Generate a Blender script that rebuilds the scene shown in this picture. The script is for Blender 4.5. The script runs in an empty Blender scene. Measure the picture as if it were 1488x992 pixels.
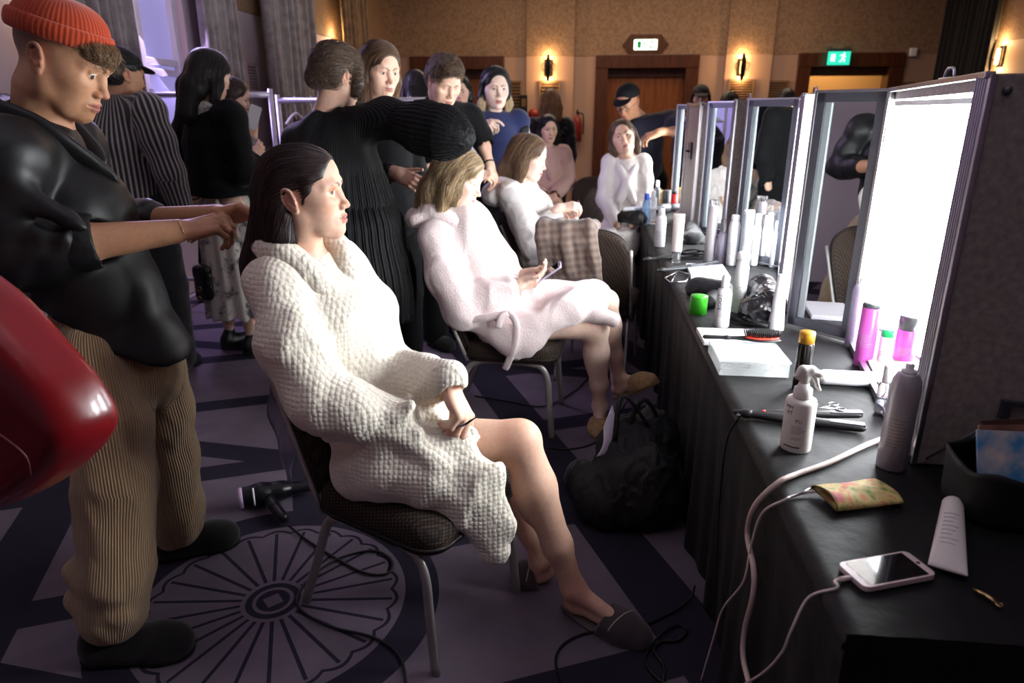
import bpy, bmesh, math, random
import numpy as np
from mathutils import Vector, Matrix
random.seed(7); RNG = np.random.default_rng(11)
SC = bpy.context.scene
COL = SC.collection
PI = math.pi
V3 = lambda *a: np.array(a, float)

# ---------------------------------------------------------------- camera geometry (metres; +Y runs along the table, floor z = 0)
CAM_H, FOC, PITCH, YAW = 1.48, 992.0, math.radians(18.4), math.radians(6.1)
CAM = V3(0, 0, CAM_H)
_fw = V3(-math.sin(YAW)*math.cos(PITCH), math.cos(YAW)*math.cos(PITCH), -math.sin(PITCH))
_rt = V3(math.cos(YAW), math.sin(YAW), 0)
_up = np.cross(_rt, _fw)
def _ray(px, py): return _fw + _rt*(px-744)/FOC - _up*(py-496)/FOC
def atz(px, py, z): d = _ray(px, py); return CAM + d*((z-CAM_H)/d[2])      # where a sight line meets height z
def aty(px, py, y): d = _ray(px, py); return CAM + d*(y/d[1])              # ... meets the plane Y = y
def atx(px, py, x): d = _ray(px, py); return CAM + d*(x/d[0])
def unit(v): v = np.asarray(v, float); return v/(np.linalg.norm(v)+1e-12)
def lerp(a, b, t): return np.asarray(a, float)*(1-t)+np.asarray(b, float)*t
def dirv(az, el=0.0):
    az, el = math.radians(az), math.radians(el)
    return V3(math.cos(az)*math.cos(el), math.sin(az)*math.cos(el), math.sin(el))
def frame(fwd, upv=(0, 0, 1)):
    x = unit(fwd); y = unit(np.cross(upv, x)); z = np.cross(x, y)
    return np.stack([x, y, z], 1)                    # columns: forward, left, up

# ---------------------------------------------------------------- materials
MATS = {}
def _n(nt, t, **kw):
    n = nt.nodes.new(t)
    for k, v in kw.items():
        if k in n.inputs: n.inputs[k].default_value = v
        else: setattr(n, k, v)
    return n
def srgb(r, g, b):
    f = lambda c: (c/255/12.92) if c/255 <= .04045 else ((c/255+.055)/1.055)**2.4
    return (f(r), f(g), f(b), 1)
def mat(name, col, rough=.6, metal=0, bump=None, spec=.5, vary=None, trans=0, emit=None, sheen=0, coat=0, attr=False, sss=0, ior=1.45, alpha=1, bumpd=.002, map_scale=None, aniso=None):
    """procedural principled material. bump=(kind, scale, strength); vary=(colour2, scale, detail)"""
    if name in MATS: return MATS[name]
    m = bpy.data.materials.new(name); m.use_nodes = True; nt = m.node_tree; nt.nodes.clear()
    out = _n(nt, 'ShaderNodeOutputMaterial'); p = _n(nt, 'ShaderNodeBsdfPrincipled')
    nt.links.new(p.outputs[0], out.inputs[0])
    p.inputs['Base Color'].default_value = col; p.inputs['Roughness'].default_value = rough
    p.inputs['Metallic'].default_value = metal; p.inputs['Specular IOR Level'].default_value = spec
    p.inputs['Transmission Weight'].default_value = trans; p.inputs['IOR'].default_value = ior
    p.inputs['Coat Weight'].default_value = coat; p.inputs['Alpha'].default_value = alpha
    if sheen:
        p.inputs['Sheen Weight'].default_value = sheen; p.inputs['Sheen Roughness'].default_value = .5
    if sss:
        p.inputs['Subsurface Weight'].default_value = sss
        p.inputs['Subsurface Radius'].default_value = (1, .35, .2); p.inputs['Subsurface Scale'].default_value = .008
    if emit:
        p.inputs['Emission Color'].default_value = emit[0]; p.inputs['Emission Strength'].default_value = emit[1]
    tc = _n(nt, 'ShaderNodeTexCoord'); co = tc.outputs['Object']
    if map_scale:
        mp = _n(nt, 'ShaderNodeMapping'); mp.inputs['Scale'].default_value = map_scale
        nt.links.new(co, mp.inputs[0]); co = mp.outputs[0]
    if attr:
        a = _n(nt, 'ShaderNodeVertexColor', layer_name='col'); nt.links.new(a.outputs[0], p.inputs['Base Color'])
    if vary:
        tx = _n(nt, 'ShaderNodeTexNoise', Scale=vary[1], Detail=vary[2] if len(vary) > 2 else 3)
        nt.links.new(co, tx.inputs['Vector'])
        rp = _n(nt, 'ShaderNodeValToRGB'); rp.color_ramp.elements[0].position = .35; rp.color_ramp.elements[1].position = .65
        rp.color_ramp.elements[0].color = col; rp.color_ramp.elements[1].color = vary[0]
        nt.links.new(tx.outputs[0], rp.inputs[0])
        if attr:
            mx = _n(nt, 'ShaderNodeMix', data_type='RGBA', blend_type='MULTIPLY'); mx.inputs[0].default_value = 1
            nt.links.new(a.outputs[0], mx.inputs[6]); nt.links.new(rp.outputs[0], mx.inputs[7]); nt.links.new(mx.outputs[2], p.inputs['Base Color'])
        else: nt.links.new(rp.outputs[0], p.inputs['Base Color'])
    if bump:
        kind, sc, st = bump[:3]
        if kind == 'noise':
            t = _n(nt, 'ShaderNodeTexNoise', Scale=sc, Detail=4); h = t.outputs[0]
        elif kind == 'vor':
            t = _n(nt, 'ShaderNodeTexVoronoi', Scale=sc, Randomness=.3); h = t.outputs['Distance']
            iv = _n(nt, 'ShaderNodeMath', operation='SUBTRACT'); iv.inputs[0].default_value = 1; nt.links.new(h, iv.inputs[1]); h = iv.outputs[0]
        elif kind == 'wave':
            t = _n(nt, 'ShaderNodeTexWave', Scale=sc, Distortion=bump[3] if len(bump) > 3 else 0, bands_direction=bump[4] if len(bump) > 4 else 'X'); h = t.outputs['Fac']
        nt.links.new(co, t.inputs['Vector'])
        b = _n(nt, 'ShaderNodeBump', Strength=st, Distance=bumpd); nt.links.new(h, b.inputs['Height']); nt.links.new(b.outputs[0], p.inputs['Normal'])
    MATS[name] = m
    return m
def nodes_of(m):
    nt = m.node_tree
    return nt, next(n for n in nt.nodes if n.type == 'BSDF_PRINCIPLED'), next(n for n in nt.nodes if n.type == 'TEX_COORD')

# ---------------------------------------------------------------- objects
def tag(o, label=None, cat=None, group=None, kind=None):
    if label: o['label'] = label
    if cat: o['category'] = cat
    if group: o['group'] = group
    if kind: o['kind'] = kind
    return o
def thing(name, label, cat, loc=(0, 0, 0), rz=0, group=None):
    o = bpy.data.objects.new(name, None); COL.objects.link(o); o.empty_display_size = .05
    o.location = tuple(loc); o.rotation_euler = (0, 0, rz)
    return tag(o, label, cat, group)
def copy_tree(o, parent=None):
    c = o.copy(); COL.objects.link(c)
    if parent is not None: c.parent = parent
    for ch in list(o.children): copy_tree(ch, c)
    return c

class MB:
    """collects shapes in one mesh with material slots"""
    def __init__(s): s.v = []; s.f = []; s.mi = []; s.mats = []; s.sm = []
    def add(s, verts, faces, m=None, smooth=True):
        b = len(s.v); s.v.extend([tuple(map(float, p)) for p in verts])
        if m not in s.mats: s.mats.append(m)
        k = s.mats.index(m)
        for f in faces: s.f.append(tuple(b+i for i in f)); s.mi.append(k); s.sm.append(smooth)
        return s
    def box(s, lo, hi, m=None, R=None, o=(0, 0, 0), bev=0.0):
        lo, hi = np.array(lo, float), np.array(hi, float)
        bm = bmesh.new(); bmesh.ops.create_cube(bm, size=1)
        c = (lo+hi)/2; d = hi-lo
        for v in bm.verts: v.co = Vector([c[i]+v.co[i]*d[i] for i in range(3)])
        if bev: bmesh.ops.bevel(bm, geom=bm.edges[:], offset=min(bev, min(abs(d))*.45), segments=2, affect='EDGES', profile=.6)
        s.bm(bm, m, R, o, smooth=False); return s
    def bm(s, bm, m=None, R=None, o=(0, 0, 0), smooth=True):
        bm.verts.ensure_lookup_table(); bm.verts.index_update()
        P = np.array([v.co[:] for v in bm.verts])
        if R is not None: P = P @ np.asarray(R).T
        P = P + np.array(o)
        s.add(P, [[v.index for v in f.verts] for f in bm.faces], m, smooth); bm.free(); return s
    def tube(s, pts, r, m=None, seg=10, cap=True, closed=False, flat=None, upv=None):
        pts = np.array(pts, float); n = len(pts)
        rr = np.full(n, r) if np.isscalar(r) else np.array(r, float)
        T = np.gradient(pts, axis=0) if not closed else np.roll(pts, -1, 0)-np.roll(pts, 1, 0)
        T /= np.linalg.norm(T, axis=1)[:, None]+1e-12
        N = V3(0, 0, 1) if upv is None else np.array(upv, float)
        if abs(T[0] @ unit(N)) > .9: N = V3(1, 0, 0)
        vs = []; fx = flat or (1, 1)
        for i in range(n):
            N = N-T[i]*(N @ T[i]); N = unit(N); B = np.cross(T[i], N)
            for k in range(seg):
                a = 2*PI*k/seg; vs.append(pts[i]+rr[i]*(math.cos(a)*N*fx[0]+math.sin(a)*B*fx[1]))
        fs = []
        for i in range(n if closed else n-1):
            j = (i+1) % n
            for k in range(seg): fs.append((i*seg+k, i*seg+(k+1) % seg, j*seg+(k+1) % seg, j*seg+k))
        if cap and not closed: fs += [tuple(range(seg))[::-1], tuple((n-1)*seg+k for k in range(seg))]
        return s.add(vs, fs, m)
    def lathe(s, prof, m=None, seg=32, R=None, o=(0, 0, 0), capb=True, capt=True, smooth=True):
        """prof: list of (r, z)"""
        vs = []; fs = []; n = len(prof)
        for r, z in prof:
            for k in range(seg): a = 2*PI*k/seg; vs.append((r*math.cos(a), r*math.sin(a), z))
        for i in range(n-1):
            for k in range(seg): fs.append((i*seg+k, i*seg+(k+1) % seg, (i+1)*seg+(k+1) % seg, (i+1)*seg+k))
        if capb: fs.append(tuple(range(seg))[::-1])
        if capt: fs.append(tuple((n-1)*seg+k for k in range(seg)))
        P = np.array(vs)
        if R is not None: P = P @ np.asarray(R).T
        return s.add(P+np.array(o), fs, m, smooth)
    def grid(s, fn, nu, nv, m=None, closed_u=False):
        vs = [fn(i/(nu if closed_u else nu-1), j/(nv-1)) for i in range(nu) for j in range(nv)]
        fs = []
        for i in range(nu if closed_u else nu-1):
            for j in range(nv-1):
                a, b = i*nv+j, ((i+1) % nu)*nv+j; fs.append((a, b, b+1, a+1))
        return s.add(vs, fs, m)
    def prism(s, poly, z0, z1, m=None, R=None, o=(0, 0, 0), smooth=False):
        n = len(poly); vs = [(x, y, z0) for x, y in poly]+[(x, y, z1) for x, y in poly]
        fs = [tuple(range(n))[::-1], tuple(range(n, 2*n))]+[(i, (i+1) % n, n+(i+1) % n, n+i) for i in range(n)]
        P = np.array(vs, float)
        if R is not None: P = P @ np.asarray(R).T
        return s.add(P+np.array(o), fs, m, smooth)
    def build(s, name, m=None, parent=None, solid=0, subsurf=0, label=None, autos=None):
        me = bpy.data.meshes.new(name); me.from_pydata(s.v, [], s.f)
        for k, q in enumerate(s.mats): me.materials.append(q or m)
        if not s.mats: me.materials.append(m)
        me.polygons.foreach_set('material_index', s.mi); me.polygons.foreach_set('use_smooth', s.sm)
        me.update()
        bm = bmesh.new(); bm.from_mesh(me); bmesh.ops.recalc_face_normals(bm, faces=bm.faces); bm.to_mesh(me); bm.free()
        if autos: me.set_sharp_from_angle(angle=math.radians(autos))
        o = bpy.data.objects.new(name, me); COL.objects.link(o)
        if parent is not None: o.parent = parent
        if solid: q = o.modifiers.new('s', 'SOLIDIFY'); q.thickness = solid; q.offset = 0
        if subsurf: q = o.modifiers.new('b', 'SUBSURF'); q.levels = q.render_levels = subsurf
        if label: o['label'] = label
        return o
def spline(pts, n=12, closed=False):
    """Catmull-Rom through pts"""
    P = np.array(pts, float); k = len(P); out = []
    if closed: Q = np.vstack([P[-1], P, P[0], P[1]]); m = k
    else: Q = np.vstack([2*P[0]-P[1], P, 2*P[-1]-P[-2]]); m = k-1
    for i in range(m):
        p0, p1, p2, p3 = Q[i:i+4]
        for t in np.linspace(0, 1, n, endpoint=False):
            out.append(.5*(2*p1+(p2-p0)*t+(2*p0-5*p1+4*p2-p3)*t*t+(3*p1-p0-3*p2+p3)*t**3))
    if not closed: out.append(P[-1])
    return np.array(out)
def Rx(a): c, s = math.cos(a), math.sin(a); return np.array([[1, 0, 0], [0, c, -s], [0, s, c]])
def Ry(a): c, s = math.cos(a), math.sin(a); return np.array([[c, 0, s], [0, 1, 0], [-s, 0, c]])
def Rz(a): c, s = math.cos(a), math.sin(a); return np.array([[c, -s, 0], [s, c, 0], [0, 0, 1]])
def text_mesh(mb, s, size, m, R, o, depth=.0003, align='CENTER', xs=1.0):
    """raised lettering appended to mb; text lies in local XY, R/o place it"""
    cu = bpy.data.curves.new('t', 'FONT'); cu.body = s; cu.size = size; cu.extrude = depth; cu.align_x = align; cu.align_y = 'CENTER'; cu.resolution_u = 2
    ob = bpy.data.objects.new('t', cu); COL.objects.link(ob)
    dg = bpy.context.evaluated_depsgraph_get(); dg.update(); me = ob.evaluated_get(dg).to_mesh()
    P = np.array([v.co[:] for v in me.vertices])
    F = [tuple(p.vertices) for p in me.polygons]
    ob.evaluated_get(dg).to_mesh_clear(); bpy.data.objects.remove(ob); bpy.data.curves.remove(cu)
    if len(P):
        P[:, 0] *= xs
        mb.add(P @ np.asarray(R).T+np.array(o), F, m, False)

# ---------------------------------------------------------------- signed-distance modelling
def noise3(P, scale, seed=0, oct=2):
    """smooth cheap noise in about [-1, 1]"""
    r = np.random.default_rng(seed); out = np.zeros(len(P)); a = 1.0
    for o in range(oct):
        for k in range(4):
            d = r.normal(size=3); d /= np.linalg.norm(d); out += a*np.sin((P @ d)*scale*(1+.35*k)+r.uniform(0, 6.28))
        scale *= 2.1; a *= .5
    return out/4
class SDF:
    def __init__(s, M=None, o=(0, 0, 0)):
        s.p = []; s.setf(M, o); s.disp = None; s.paint = []
    def setf(s, M=None, o=(0, 0, 0)): s.M = np.eye(3) if M is None else np.asarray(M, float); s.o = np.array(o, float); return s
    def w(s, p): return s.M @ np.asarray(p, float)+s.o
    def _push(s, f, lo, hi, k, op): s.p.append((f, np.array(lo), np.array(hi), k, op))
    def cap(s, a, b, ra, rb=None, k=.01, op='u', fl=None):
        """tapered capsule; fl=(axis, factor): squash across axis so the half width there is factor*r"""
        a, b = s.w(a), s.w(b); rb = ra if rb is None else rb
        ab = b-a; L2 = ab @ ab+1e-12; R = max(ra, rb)
        if fl is not None: ax = unit(s.M @ np.asarray(fl[0], float)); fc = fl[1]; R *= max(1, fc)
        def f(P):
            t = np.clip(((P-a) @ ab)/L2, 0, 1); q = P-a-t[:, None]*ab
            if fl is not None:
                h = q @ ax; q = q+ax*(h*(1/fc-1))[:, None]
                d = np.sqrt(np.einsum('ij,ij->i', q, q))-(ra+(rb-ra)*t)
                return d*min(1, fc)
            return np.sqrt(np.einsum('ij,ij->i', q, q))-(ra+(rb-ra)*t)
        s._push(f, np.minimum(a, b)-R, np.maximum(a, b)+R, k, op); return s
    def chain(s, pts, rs, k=.01, op='u', fl=None):
        rs = [rs]*len(pts) if np.isscalar(rs) else rs
        for i in range(len(pts)-1): s.cap(pts[i], pts[i+1], rs[i], rs[i+1], k, op, fl)
        return s
    def ell(s, c, r, R=None, k=.01, op='u'):
        c = s.w(c); r = np.array([r]*3 if np.isscalar(r) else r, float)
        B = s.M if R is None else s.M @ np.asarray(R, float)
        def f(P):
            q = (P-c) @ B; a = q/r; k0 = np.sqrt(np.einsum('ij,ij->i', a, a)); a = a/r; k1 = np.sqrt(np.einsum('ij,ij->i', a, a))+1e-9
            return k0*(k0-1)/k1
        e = np.sqrt(((B*r)**2).sum(1)); s._push(f, c-e, c+e, k, op); return s
    def box(s, c, h, R=None, rd=.005, k=.005, op='u'):
        c = s.w(c); h = np.array(h, float); B = s.M if R is None else s.M @ np.asarray(R, float); hh = h-rd
        def f(P):
            q = np.abs((P-c) @ B)-hh
            return np.sqrt((np.maximum(q, 0)**2).sum(1))+np.minimum(q.max(1), 0)-rd
        e = (np.abs(B)*h).sum(1); s._push(f, c-e, c+e, k, op); return s
    def cut(s, c, n, k=.002):
        """remove everything on the +n side of the plane through c"""
        c = s.w(c); n = unit(s.M @ np.asarray(n, float))
        s._push(lambda P: -((P-c) @ n), c-9, c+9, k, 's'); return s
    def ev(s, P, prims=None):
        d = np.full(len(P), .12)
        for f, lo, hi, k, op in (s.p if prims is None else prims):
            q = f(P)
            if op == 'u':
                h = np.maximum(k-np.abs(d-q), 0)/k; d = np.minimum(d, q)-h*h*k*.25
            else:
                q = -q; h = np.maximum(k-np.abs(d-q), 0)/k; d = np.maximum(d, q)+h*h*k*.25
        if s.disp is not None: d = d-s.disp(P)
        return d
    def bounds(s):
        u = [p for p in s.p if p[4] == 'u']
        return np.min([p[1] for p in u], 0), np.max([p[2] for p in u], 0)
    def mesh(s, res, lo=None, hi=None, pad=.02, smooth=0):
        L, Hh = s.bounds()
        lo = L-pad if lo is None else np.maximum(np.array(lo, float), L-pad); hi = Hh+pad if hi is None else np.minimum(np.array(hi, float), Hh+pad)
        lo = np.floor(lo/res)*res
        n = np.ceil((hi-lo)/res).astype(int)+2
        G = np.full(n, .12, np.float32); B = 12
        ax = [lo[i]+res*np.arange(n[i]) for i in range(3)]
        for i in range(0, n[0], B):
            for j in range(0, n[1], B):
                for k in range(0, n[2], B):
                    a = V3(ax[0][i], ax[1][j], ax[2][k]); b = V3(ax[0][min(i+B, n[0])-1], ax[1][min(j+B, n[1])-1], ax[2][min(k+B, n[2])-1])
                    pr = [p for p in s.p if np.all(p[1]-p[3]-.006 <= b) and np.all(p[2]+p[3]+.006 >= a)]
                    if not any(p[4] == 'u' for p in pr): continue
                    X, Y, Z = np.meshgrid(ax[0][i:i+B], ax[1][j:j+B], ax[2][k:k+B], indexing='ij')
                    G[i:i+B, j:j+B, k:k+B] = s.ev(np.stack([X.ravel(), Y.ravel(), Z.ravel()], 1), pr).reshape(X.shape)
        return surface_nets(G, lo, res, smooth)
def surface_nets(G, lo, res, smooth=0):
    S = G < 0; n = np.array(G.shape)
    c = [S[i:n[0]-1+i, j:n[1]-1+j, k:n[2]-1+k] for i in (0, 1) for j in (0, 1) for k in (0, 1)]
    cnt = sum(x.astype(np.int8) for x in c); act = (cnt > 0) & (cnt < 8)
    I = np.argwhere(act); idx = np.full(act.shape, -1, np.int64); idx[tuple(I.T)] = np.arange(len(I))
    acc = np.zeros((len(I), 3)); w = np.zeros(len(I))
    cor = [(i, j, k) for i in (0, 1) for j in (0, 1) for k in (0, 1)]
    vals = [G[I[:, 0]+a, I[:, 1]+b, I[:, 2]+d] for a, b, d in cor]
    for p in range(8):
        for q in range(p+1, 8):
            if sum(abs(x-y) for x, y in zip(cor[p], cor[q])) != 1: continue
            m = (vals[p] < 0) != (vals[q] < 0); t = np.where(m, vals[p]/(vals[p]-vals[q]+1e-20), 0)
            pt = np.array(cor[p])+t[:, None]*(np.array(cor[q])-np.array(cor[p])); acc += pt*m[:, None]; w += m
    P = lo+res*(I+acc/np.maximum(w, 1)[:, None])
    F = []
    for ax_ in range(3):
        u, v = (ax_+1) % 3, (ax_+2) % 3
        sl0 = [slice(None)]*3; sl1 = [slice(None)]*3; sl0[ax_] = slice(0, n[ax_]-1); sl1[ax_] = slice(1, n[ax_])
        ch = S[tuple(sl0)] != S[tuple(sl1)]
        E = np.argwhere(ch); E = E[(E[:, u] > 0) & (E[:, v] > 0) & (E[:, u] < n[u]-1) & (E[:, v] < n[v]-1)]
        if not len(E): continue
        def at(du, dv):
            Q = E.copy(); Q[:, u] -= du; Q[:, v] -= dv; return idx[tuple(Q.T)]
        q = np.stack([at(1, 1), at(0, 1), at(0, 0), at(1, 0)], 1)
        fl = ~S[tuple(E.T)]; q[fl] = q[fl][:, ::-1]
        F.append(q)
    F = np.concatenate(F) if F else np.zeros((0, 4), int)
    for _ in range(smooth):
        A = np.zeros_like(P); d = np.zeros(len(P))
        for a, b in ((0, 1), (1, 2), (2, 3), (3, 0)):
            np.add.at(A, F[:, a], P[F[:, b]]); np.add.at(A, F[:, b], P[F[:, a]]); np.add.at(d, F[:, a], 1); np.add.at(d, F[:, b], 1)
        P = P*.5+.5*A/np.maximum(d, 1)[:, None]
    return P, F
def clip_mesh(P, F, keep):
    """drop faces whose vertices all fail keep(P)"""
    k = keep(P); f = F[k[F].any(1)]; u = np.unique(f); mp = np.full(len(P), -1); mp[u] = np.arange(len(u))
    return P[u], mp[f]
def joinm(parts):
    Ps, Fs, b = [], [], 0
    for P, F in parts: Ps.append(P); Fs.append(F+b); b += len(P)
    return np.concatenate(Ps), np.concatenate(Fs)
def mesh_obj(name, P, F, m, parent=None, colors=None, smooth=True, origin=None, tris=None):
    me = bpy.data.meshes.new(name)
    P = np.asarray(P, np.float32); F = np.asarray(F)
    me.vertices.add(len(P)); me.vertices.foreach_set('co', P.ravel())
    me.loops.add(F.size); me.loops.foreach_set('vertex_index', F.ravel().astype(np.int32))
    k = F.shape[1]; me.polygons.add(len(F)); me.polygons.foreach_set('loop_start', (np.arange(len(F))*k).astype(np.int32))
    try: me.polygons.foreach_set('loop_total', np.full(len(F), k, np.int32))
    except Exception: pass
    me.polygons.foreach_set('use_smooth', np.full(len(F), smooth))
    me.update(calc_edges=True); me.validate()
    if colors is not None:
        a = me.color_attributes.new('col', 'FLOAT_COLOR', 'POINT'); a.data.foreach_set('color', np.c_[colors, np.ones(len(P))].astype(np.float32).ravel())
    me.materials.append(m)
    o = bpy.data.objects.new(name, me); COL.objects.link(o)
    if parent is not None: o.parent = parent
    return o
def put(o, parent, loc):
    """parent o (built in world coordinates) to an Empty standing unrotated at loc"""
    o.parent = parent; o.location = tuple(-np.array(loc, float)); return o
# ================================================================ THE ROOM
XL, XR, YB, YF, ZC = -3.4, 5.25, 11.8, -2.6, 3.7
def struct(o, name=None): o['kind'] = 'structure'; return o

def carpet_mat():
    m = mat('carpet', srgb(86, 80, 96), .95, bump=('noise', 900, .35), spec=.15)
    nt, p, tc = nodes_of(m); L = nt.links.new
    def M(op, a, b=None, c=None):
        n = _n(nt, 'ShaderNodeMath', operation=op)
        for i, q in enumerate((a, b, c)):
            if q is None: continue
            if isinstance(q, (int, float)): n.inputs[i].default_value = q
            else: L(q, n.inputs[i])
        return n.outputs[0]
    sep = _n(nt, 'ShaderNodeSeparateXYZ'); L(tc.outputs['Object'], sep.inputs[0]); X, Y = sep.outputs[0], sep.outputs[1]
    # broad interlaced bands, woven as a tilted lattice
    a = math.radians(24)
    u = M('ADD', M('MULTIPLY', X, math.cos(a)), M('MULTIPLY', Y, math.sin(a)))
    v = M('SUBTRACT', M('MULTIPLY', Y, math.cos(a)), M('MULTIPLY', X, math.sin(a)))
    def band(q, per, off, w):
        f = M('FRACT', M('ADD', M('DIVIDE', q, per), off)); return M('LESS_THAN', f, w)
    w2 = M('ADD', M('MULTIPLY', u, .5), M('MULTIPLY', v, .866))
    lat = M('MAXIMUM', M('MAXIMUM', band(u, 1.02, .10, .21), band(v, .78, .35, .17)), band(w2, 1.35, .2, .10))
    # wheel medallion
    cx, cy = WHEEL
    dx, dy = M('SUBTRACT', X, cx), M('SUBTRACT', Y, cy)
    r = M('SQRT', M('ADD', M('MULTIPLY', dx, dx), M('MULTIPLY', dy, dy))); th = M('ARCTAN2', dy, dx)
    ring = M('MULTIPLY', M('GREATER_THAN', r, .42), M('LESS_THAN', r, .53))
    sp = M('ABSOLUTE', M('SUBTRACT', M('FRACT', M('MULTIPLY', th, 24/(2*PI))), .5))   # 0 at the middle of a spoke
    spoke = M('MULTIPLY', M('LESS_THAN', M('MULTIPLY', sp, M('MULTIPLY', r, 2*PI/24)), .006), M('MULTIPLY', M('GREATER_THAN', r, .1), M('LESS_THAN', r, .38)))
    scal = M('ADD', .375, M('MULTIPLY', M('ABSOLUTE', M('SINE', M('MULTIPLY', th, 12))), .02))
    sc = M('LESS_THAN', M('ABSOLUTE', M('SUBTRACT', r, scal)), .006)
    hub = M('MULTIPLY', M('LESS_THAN', r, .085), M('GREATER_THAN', M('ADD', M('ABSOLUTE', dx), M('ABSOLUTE', dy)), .035))
    hubr = M('MULTIPLY', hub, M('GREATER_THAN', M('ABSOLUTE', M('SUBTRACT', r, .058)), .006))
    wheel = M('MAXIMUM', M('MAXIMUM', ring, spoke), M('MAXIMUM', sc, hubr))
    dark = M('ADD', M('MULTIPLY', wheel, 1), M('MULTIPLY', lat, M('SUBTRACT', 1, M('LESS_THAN', r, .53))))
    dark = M('MINIMUM', dark, 1)
    ns = _n(nt, 'ShaderNodeTexNoise', Scale=7, Detail=6); L(tc.outputs['Object'], ns.inputs['Vector'])
    nf = _n(nt, 'ShaderNodeTexNoise', Scale=420, Detail=2); L(tc.outputs['Object'], nf.inputs['Vector'])
    mx = _n(nt, 'ShaderNodeMix', data_type='RGBA'); L(dark, mx.inputs[0])
    mx.inputs[6].default_value = srgb(108, 97, 110); mx.inputs[7].default_value = srgb(44, 40, 54)
    m2 = _n(nt, 'ShaderNodeMix', data_type='RGBA', blend_type='MULTIPLY'); m2.inputs[0].default_value = 1
    rr = _n(nt, 'ShaderNodeMapRange'); rr.inputs[1].default_value = .3; rr.inputs[2].default_value = .7; rr.inputs[3].default_value = .72; rr.inputs[4].default_value = 1.1
    L(M('ADD', M('MULTIPLY', ns.outputs[0], .5), M('MULTIPLY', nf.outputs[0], .5)), rr.inputs[0])
    L(mx.outputs[2], m2.inputs[6]); L(rr.outputs[0], m2.inputs[7]); L(m2.outputs[2], p.inputs['Base Color'])
    return m
_wc = atz(397, 872, 0); WHEEL = (_wc[0], _wc[1])
M_wallpaper = mat('wallpaper', srgb(150, 120, 94), .8, bump=('noise', 120, .25), vary=(srgb(126, 98, 74), 26, 8), bumpd=.001)
M_dado = mat('painted dado', srgb(164, 132, 112), .7, bump=('noise', 300, .05))
M_lilac = mat('plaster wall', srgb(186, 170, 182), .75, bump=('noise', 200, .05))
M_wood = mat('door wood', srgb(134, 78, 40), .35, vary=(srgb(108, 58, 28), 3, 6), map_scale=(9, 9, .7))
M_woodd = mat('frame wood', srgb(86, 46, 26), .35, vary=(srgb(64, 33, 18), 4, 6), map_scale=(9, 9, .8))
M_ceil = mat('ceiling paint', srgb(150, 140, 135), .9)
M_slat = mat('vent slats', srgb(120, 92, 66), .6)
M_dark = mat('dark void', srgb(14, 12, 12), .9)
M_black = mat('black plastic', srgb(16, 16, 18), .4)
M_white = mat('white gloss plastic', srgb(232, 232, 234), .35)

def wall_panel(name, lo, hi, m):
    return struct(MB().box(lo, hi, m).build(name, m))
struct(MB().grid(lambda u, v: (XL-.2+(XR-XL+.4)*u, YF+(YB+.3-YF)*v, 0), 2, 2, None).build('floor', carpet_mat()))
wall_panel('ceiling', (XL-.2, YF, ZC), (XR+.2, YB+.2, ZC+.1), M_ceil)
# back wall: openings for three doorways, paper above a painted dado
DOORS = [(600, 733), (863, 1010), (1150, 1300)]
DT = aty(870, 80, YB)[2]
dx = [(aty(a, 165, YB)[0], aty(b, 165, YB)[0]) for a, b in DOORS]
PAPER_Z = aty(780, 82, YB)[2]
w = MB(); xs = XL-.2
for a, b in dx:
    w.box((xs, YB, 0), (a, YB+.2, PAPER_Z), M_dado); xs = b
w.box((xs, YB, 0), (XR+.2, YB+.2, PAPER_Z), M_dado)
w.box((XL-.2, YB-.008, PAPER_Z), (XR+.2, YB+.2, ZC), M_wallpaper)
w.build('wall_back', M_dado)['kind'] = 'structure'
# flat pilasters of the back wall, each as one trim
for i, (a, b) in enumerate([(765, 832), (1047, 1112)]):
    xa, xb = aty(a, 165, YB)[0], aty(b, 165, YB)[0]
    t = MB().box((xa, YB-.05, 0), (xb, YB+.001, PAPER_Z), M_dado).box((xa, YB-.058, PAPER_Z), (xb, YB, ZC), M_wallpaper)
    struct(t.build('trim_%d' % (i+1), M_dado))
struct(MB().box((XL, YB-.07, 0), (dx[0][0], YB, .14), M_woodd).build('baseboard_back', M_woodd))
# the doors
def doorway(n, x0, x1, openings):
    fr = .2
    z1 = DT
    f = MB().box((x0, YB-.05, 0), (x0+fr, YB+.22, z1), M_woodd, bev=.01).box((x1-fr, YB-.05, 0), (x1, YB+.22, z1), M_woodd, bev=.01)
    f.box((x0, YB-.06, z1-fr), (x1, YB+.22, z1), M_woodd, bev=.01)
    f.box((x0+fr, YB+.1, z1-fr-.12), (x1-fr, YB+.22, z1-fr), M_woodd)
    fo = struct(f.build('door_%d' % n, M_woodd))
    if openings == 'leaf':
        xm = (x0+x1)/2
        for a, b in ((x0+fr, xm-.003), (xm+.003, x1-fr)):
            d = MB().box((a, YB+.14, .01), (b, YB+.18, z1-fr-.12), M_wood, bev=.004)
            lf = d.build('door_leaf', M_wood, fo)
            hx = b-.08 if b < xm+.01 else a+.08
            MB().tube([(hx, YB+.13, .95), (hx, YB+.09, .95), (hx, YB+.09, 1.2), (hx, YB+.13, 1.2)], .012, None).build('pull_handle', mat('brass', srgb(170, 130, 70), .3, 1), lf)
    return fo
doorway(1, *dx[0], 'leaf'); doorway(2, *dx[1], 'leaf'); doorway(3, *dx[2], 'open')
# lit corridor beyond the open third doorway
M_corr = mat('corridor wall', srgb(196, 152, 98), .8)
struct(MB().box((dx[2][0]-.5, YB+1.6, 0), (dx[2][1]+.6, YB+1.7, 3), M_corr).build('wall_corridor', M_corr))
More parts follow.
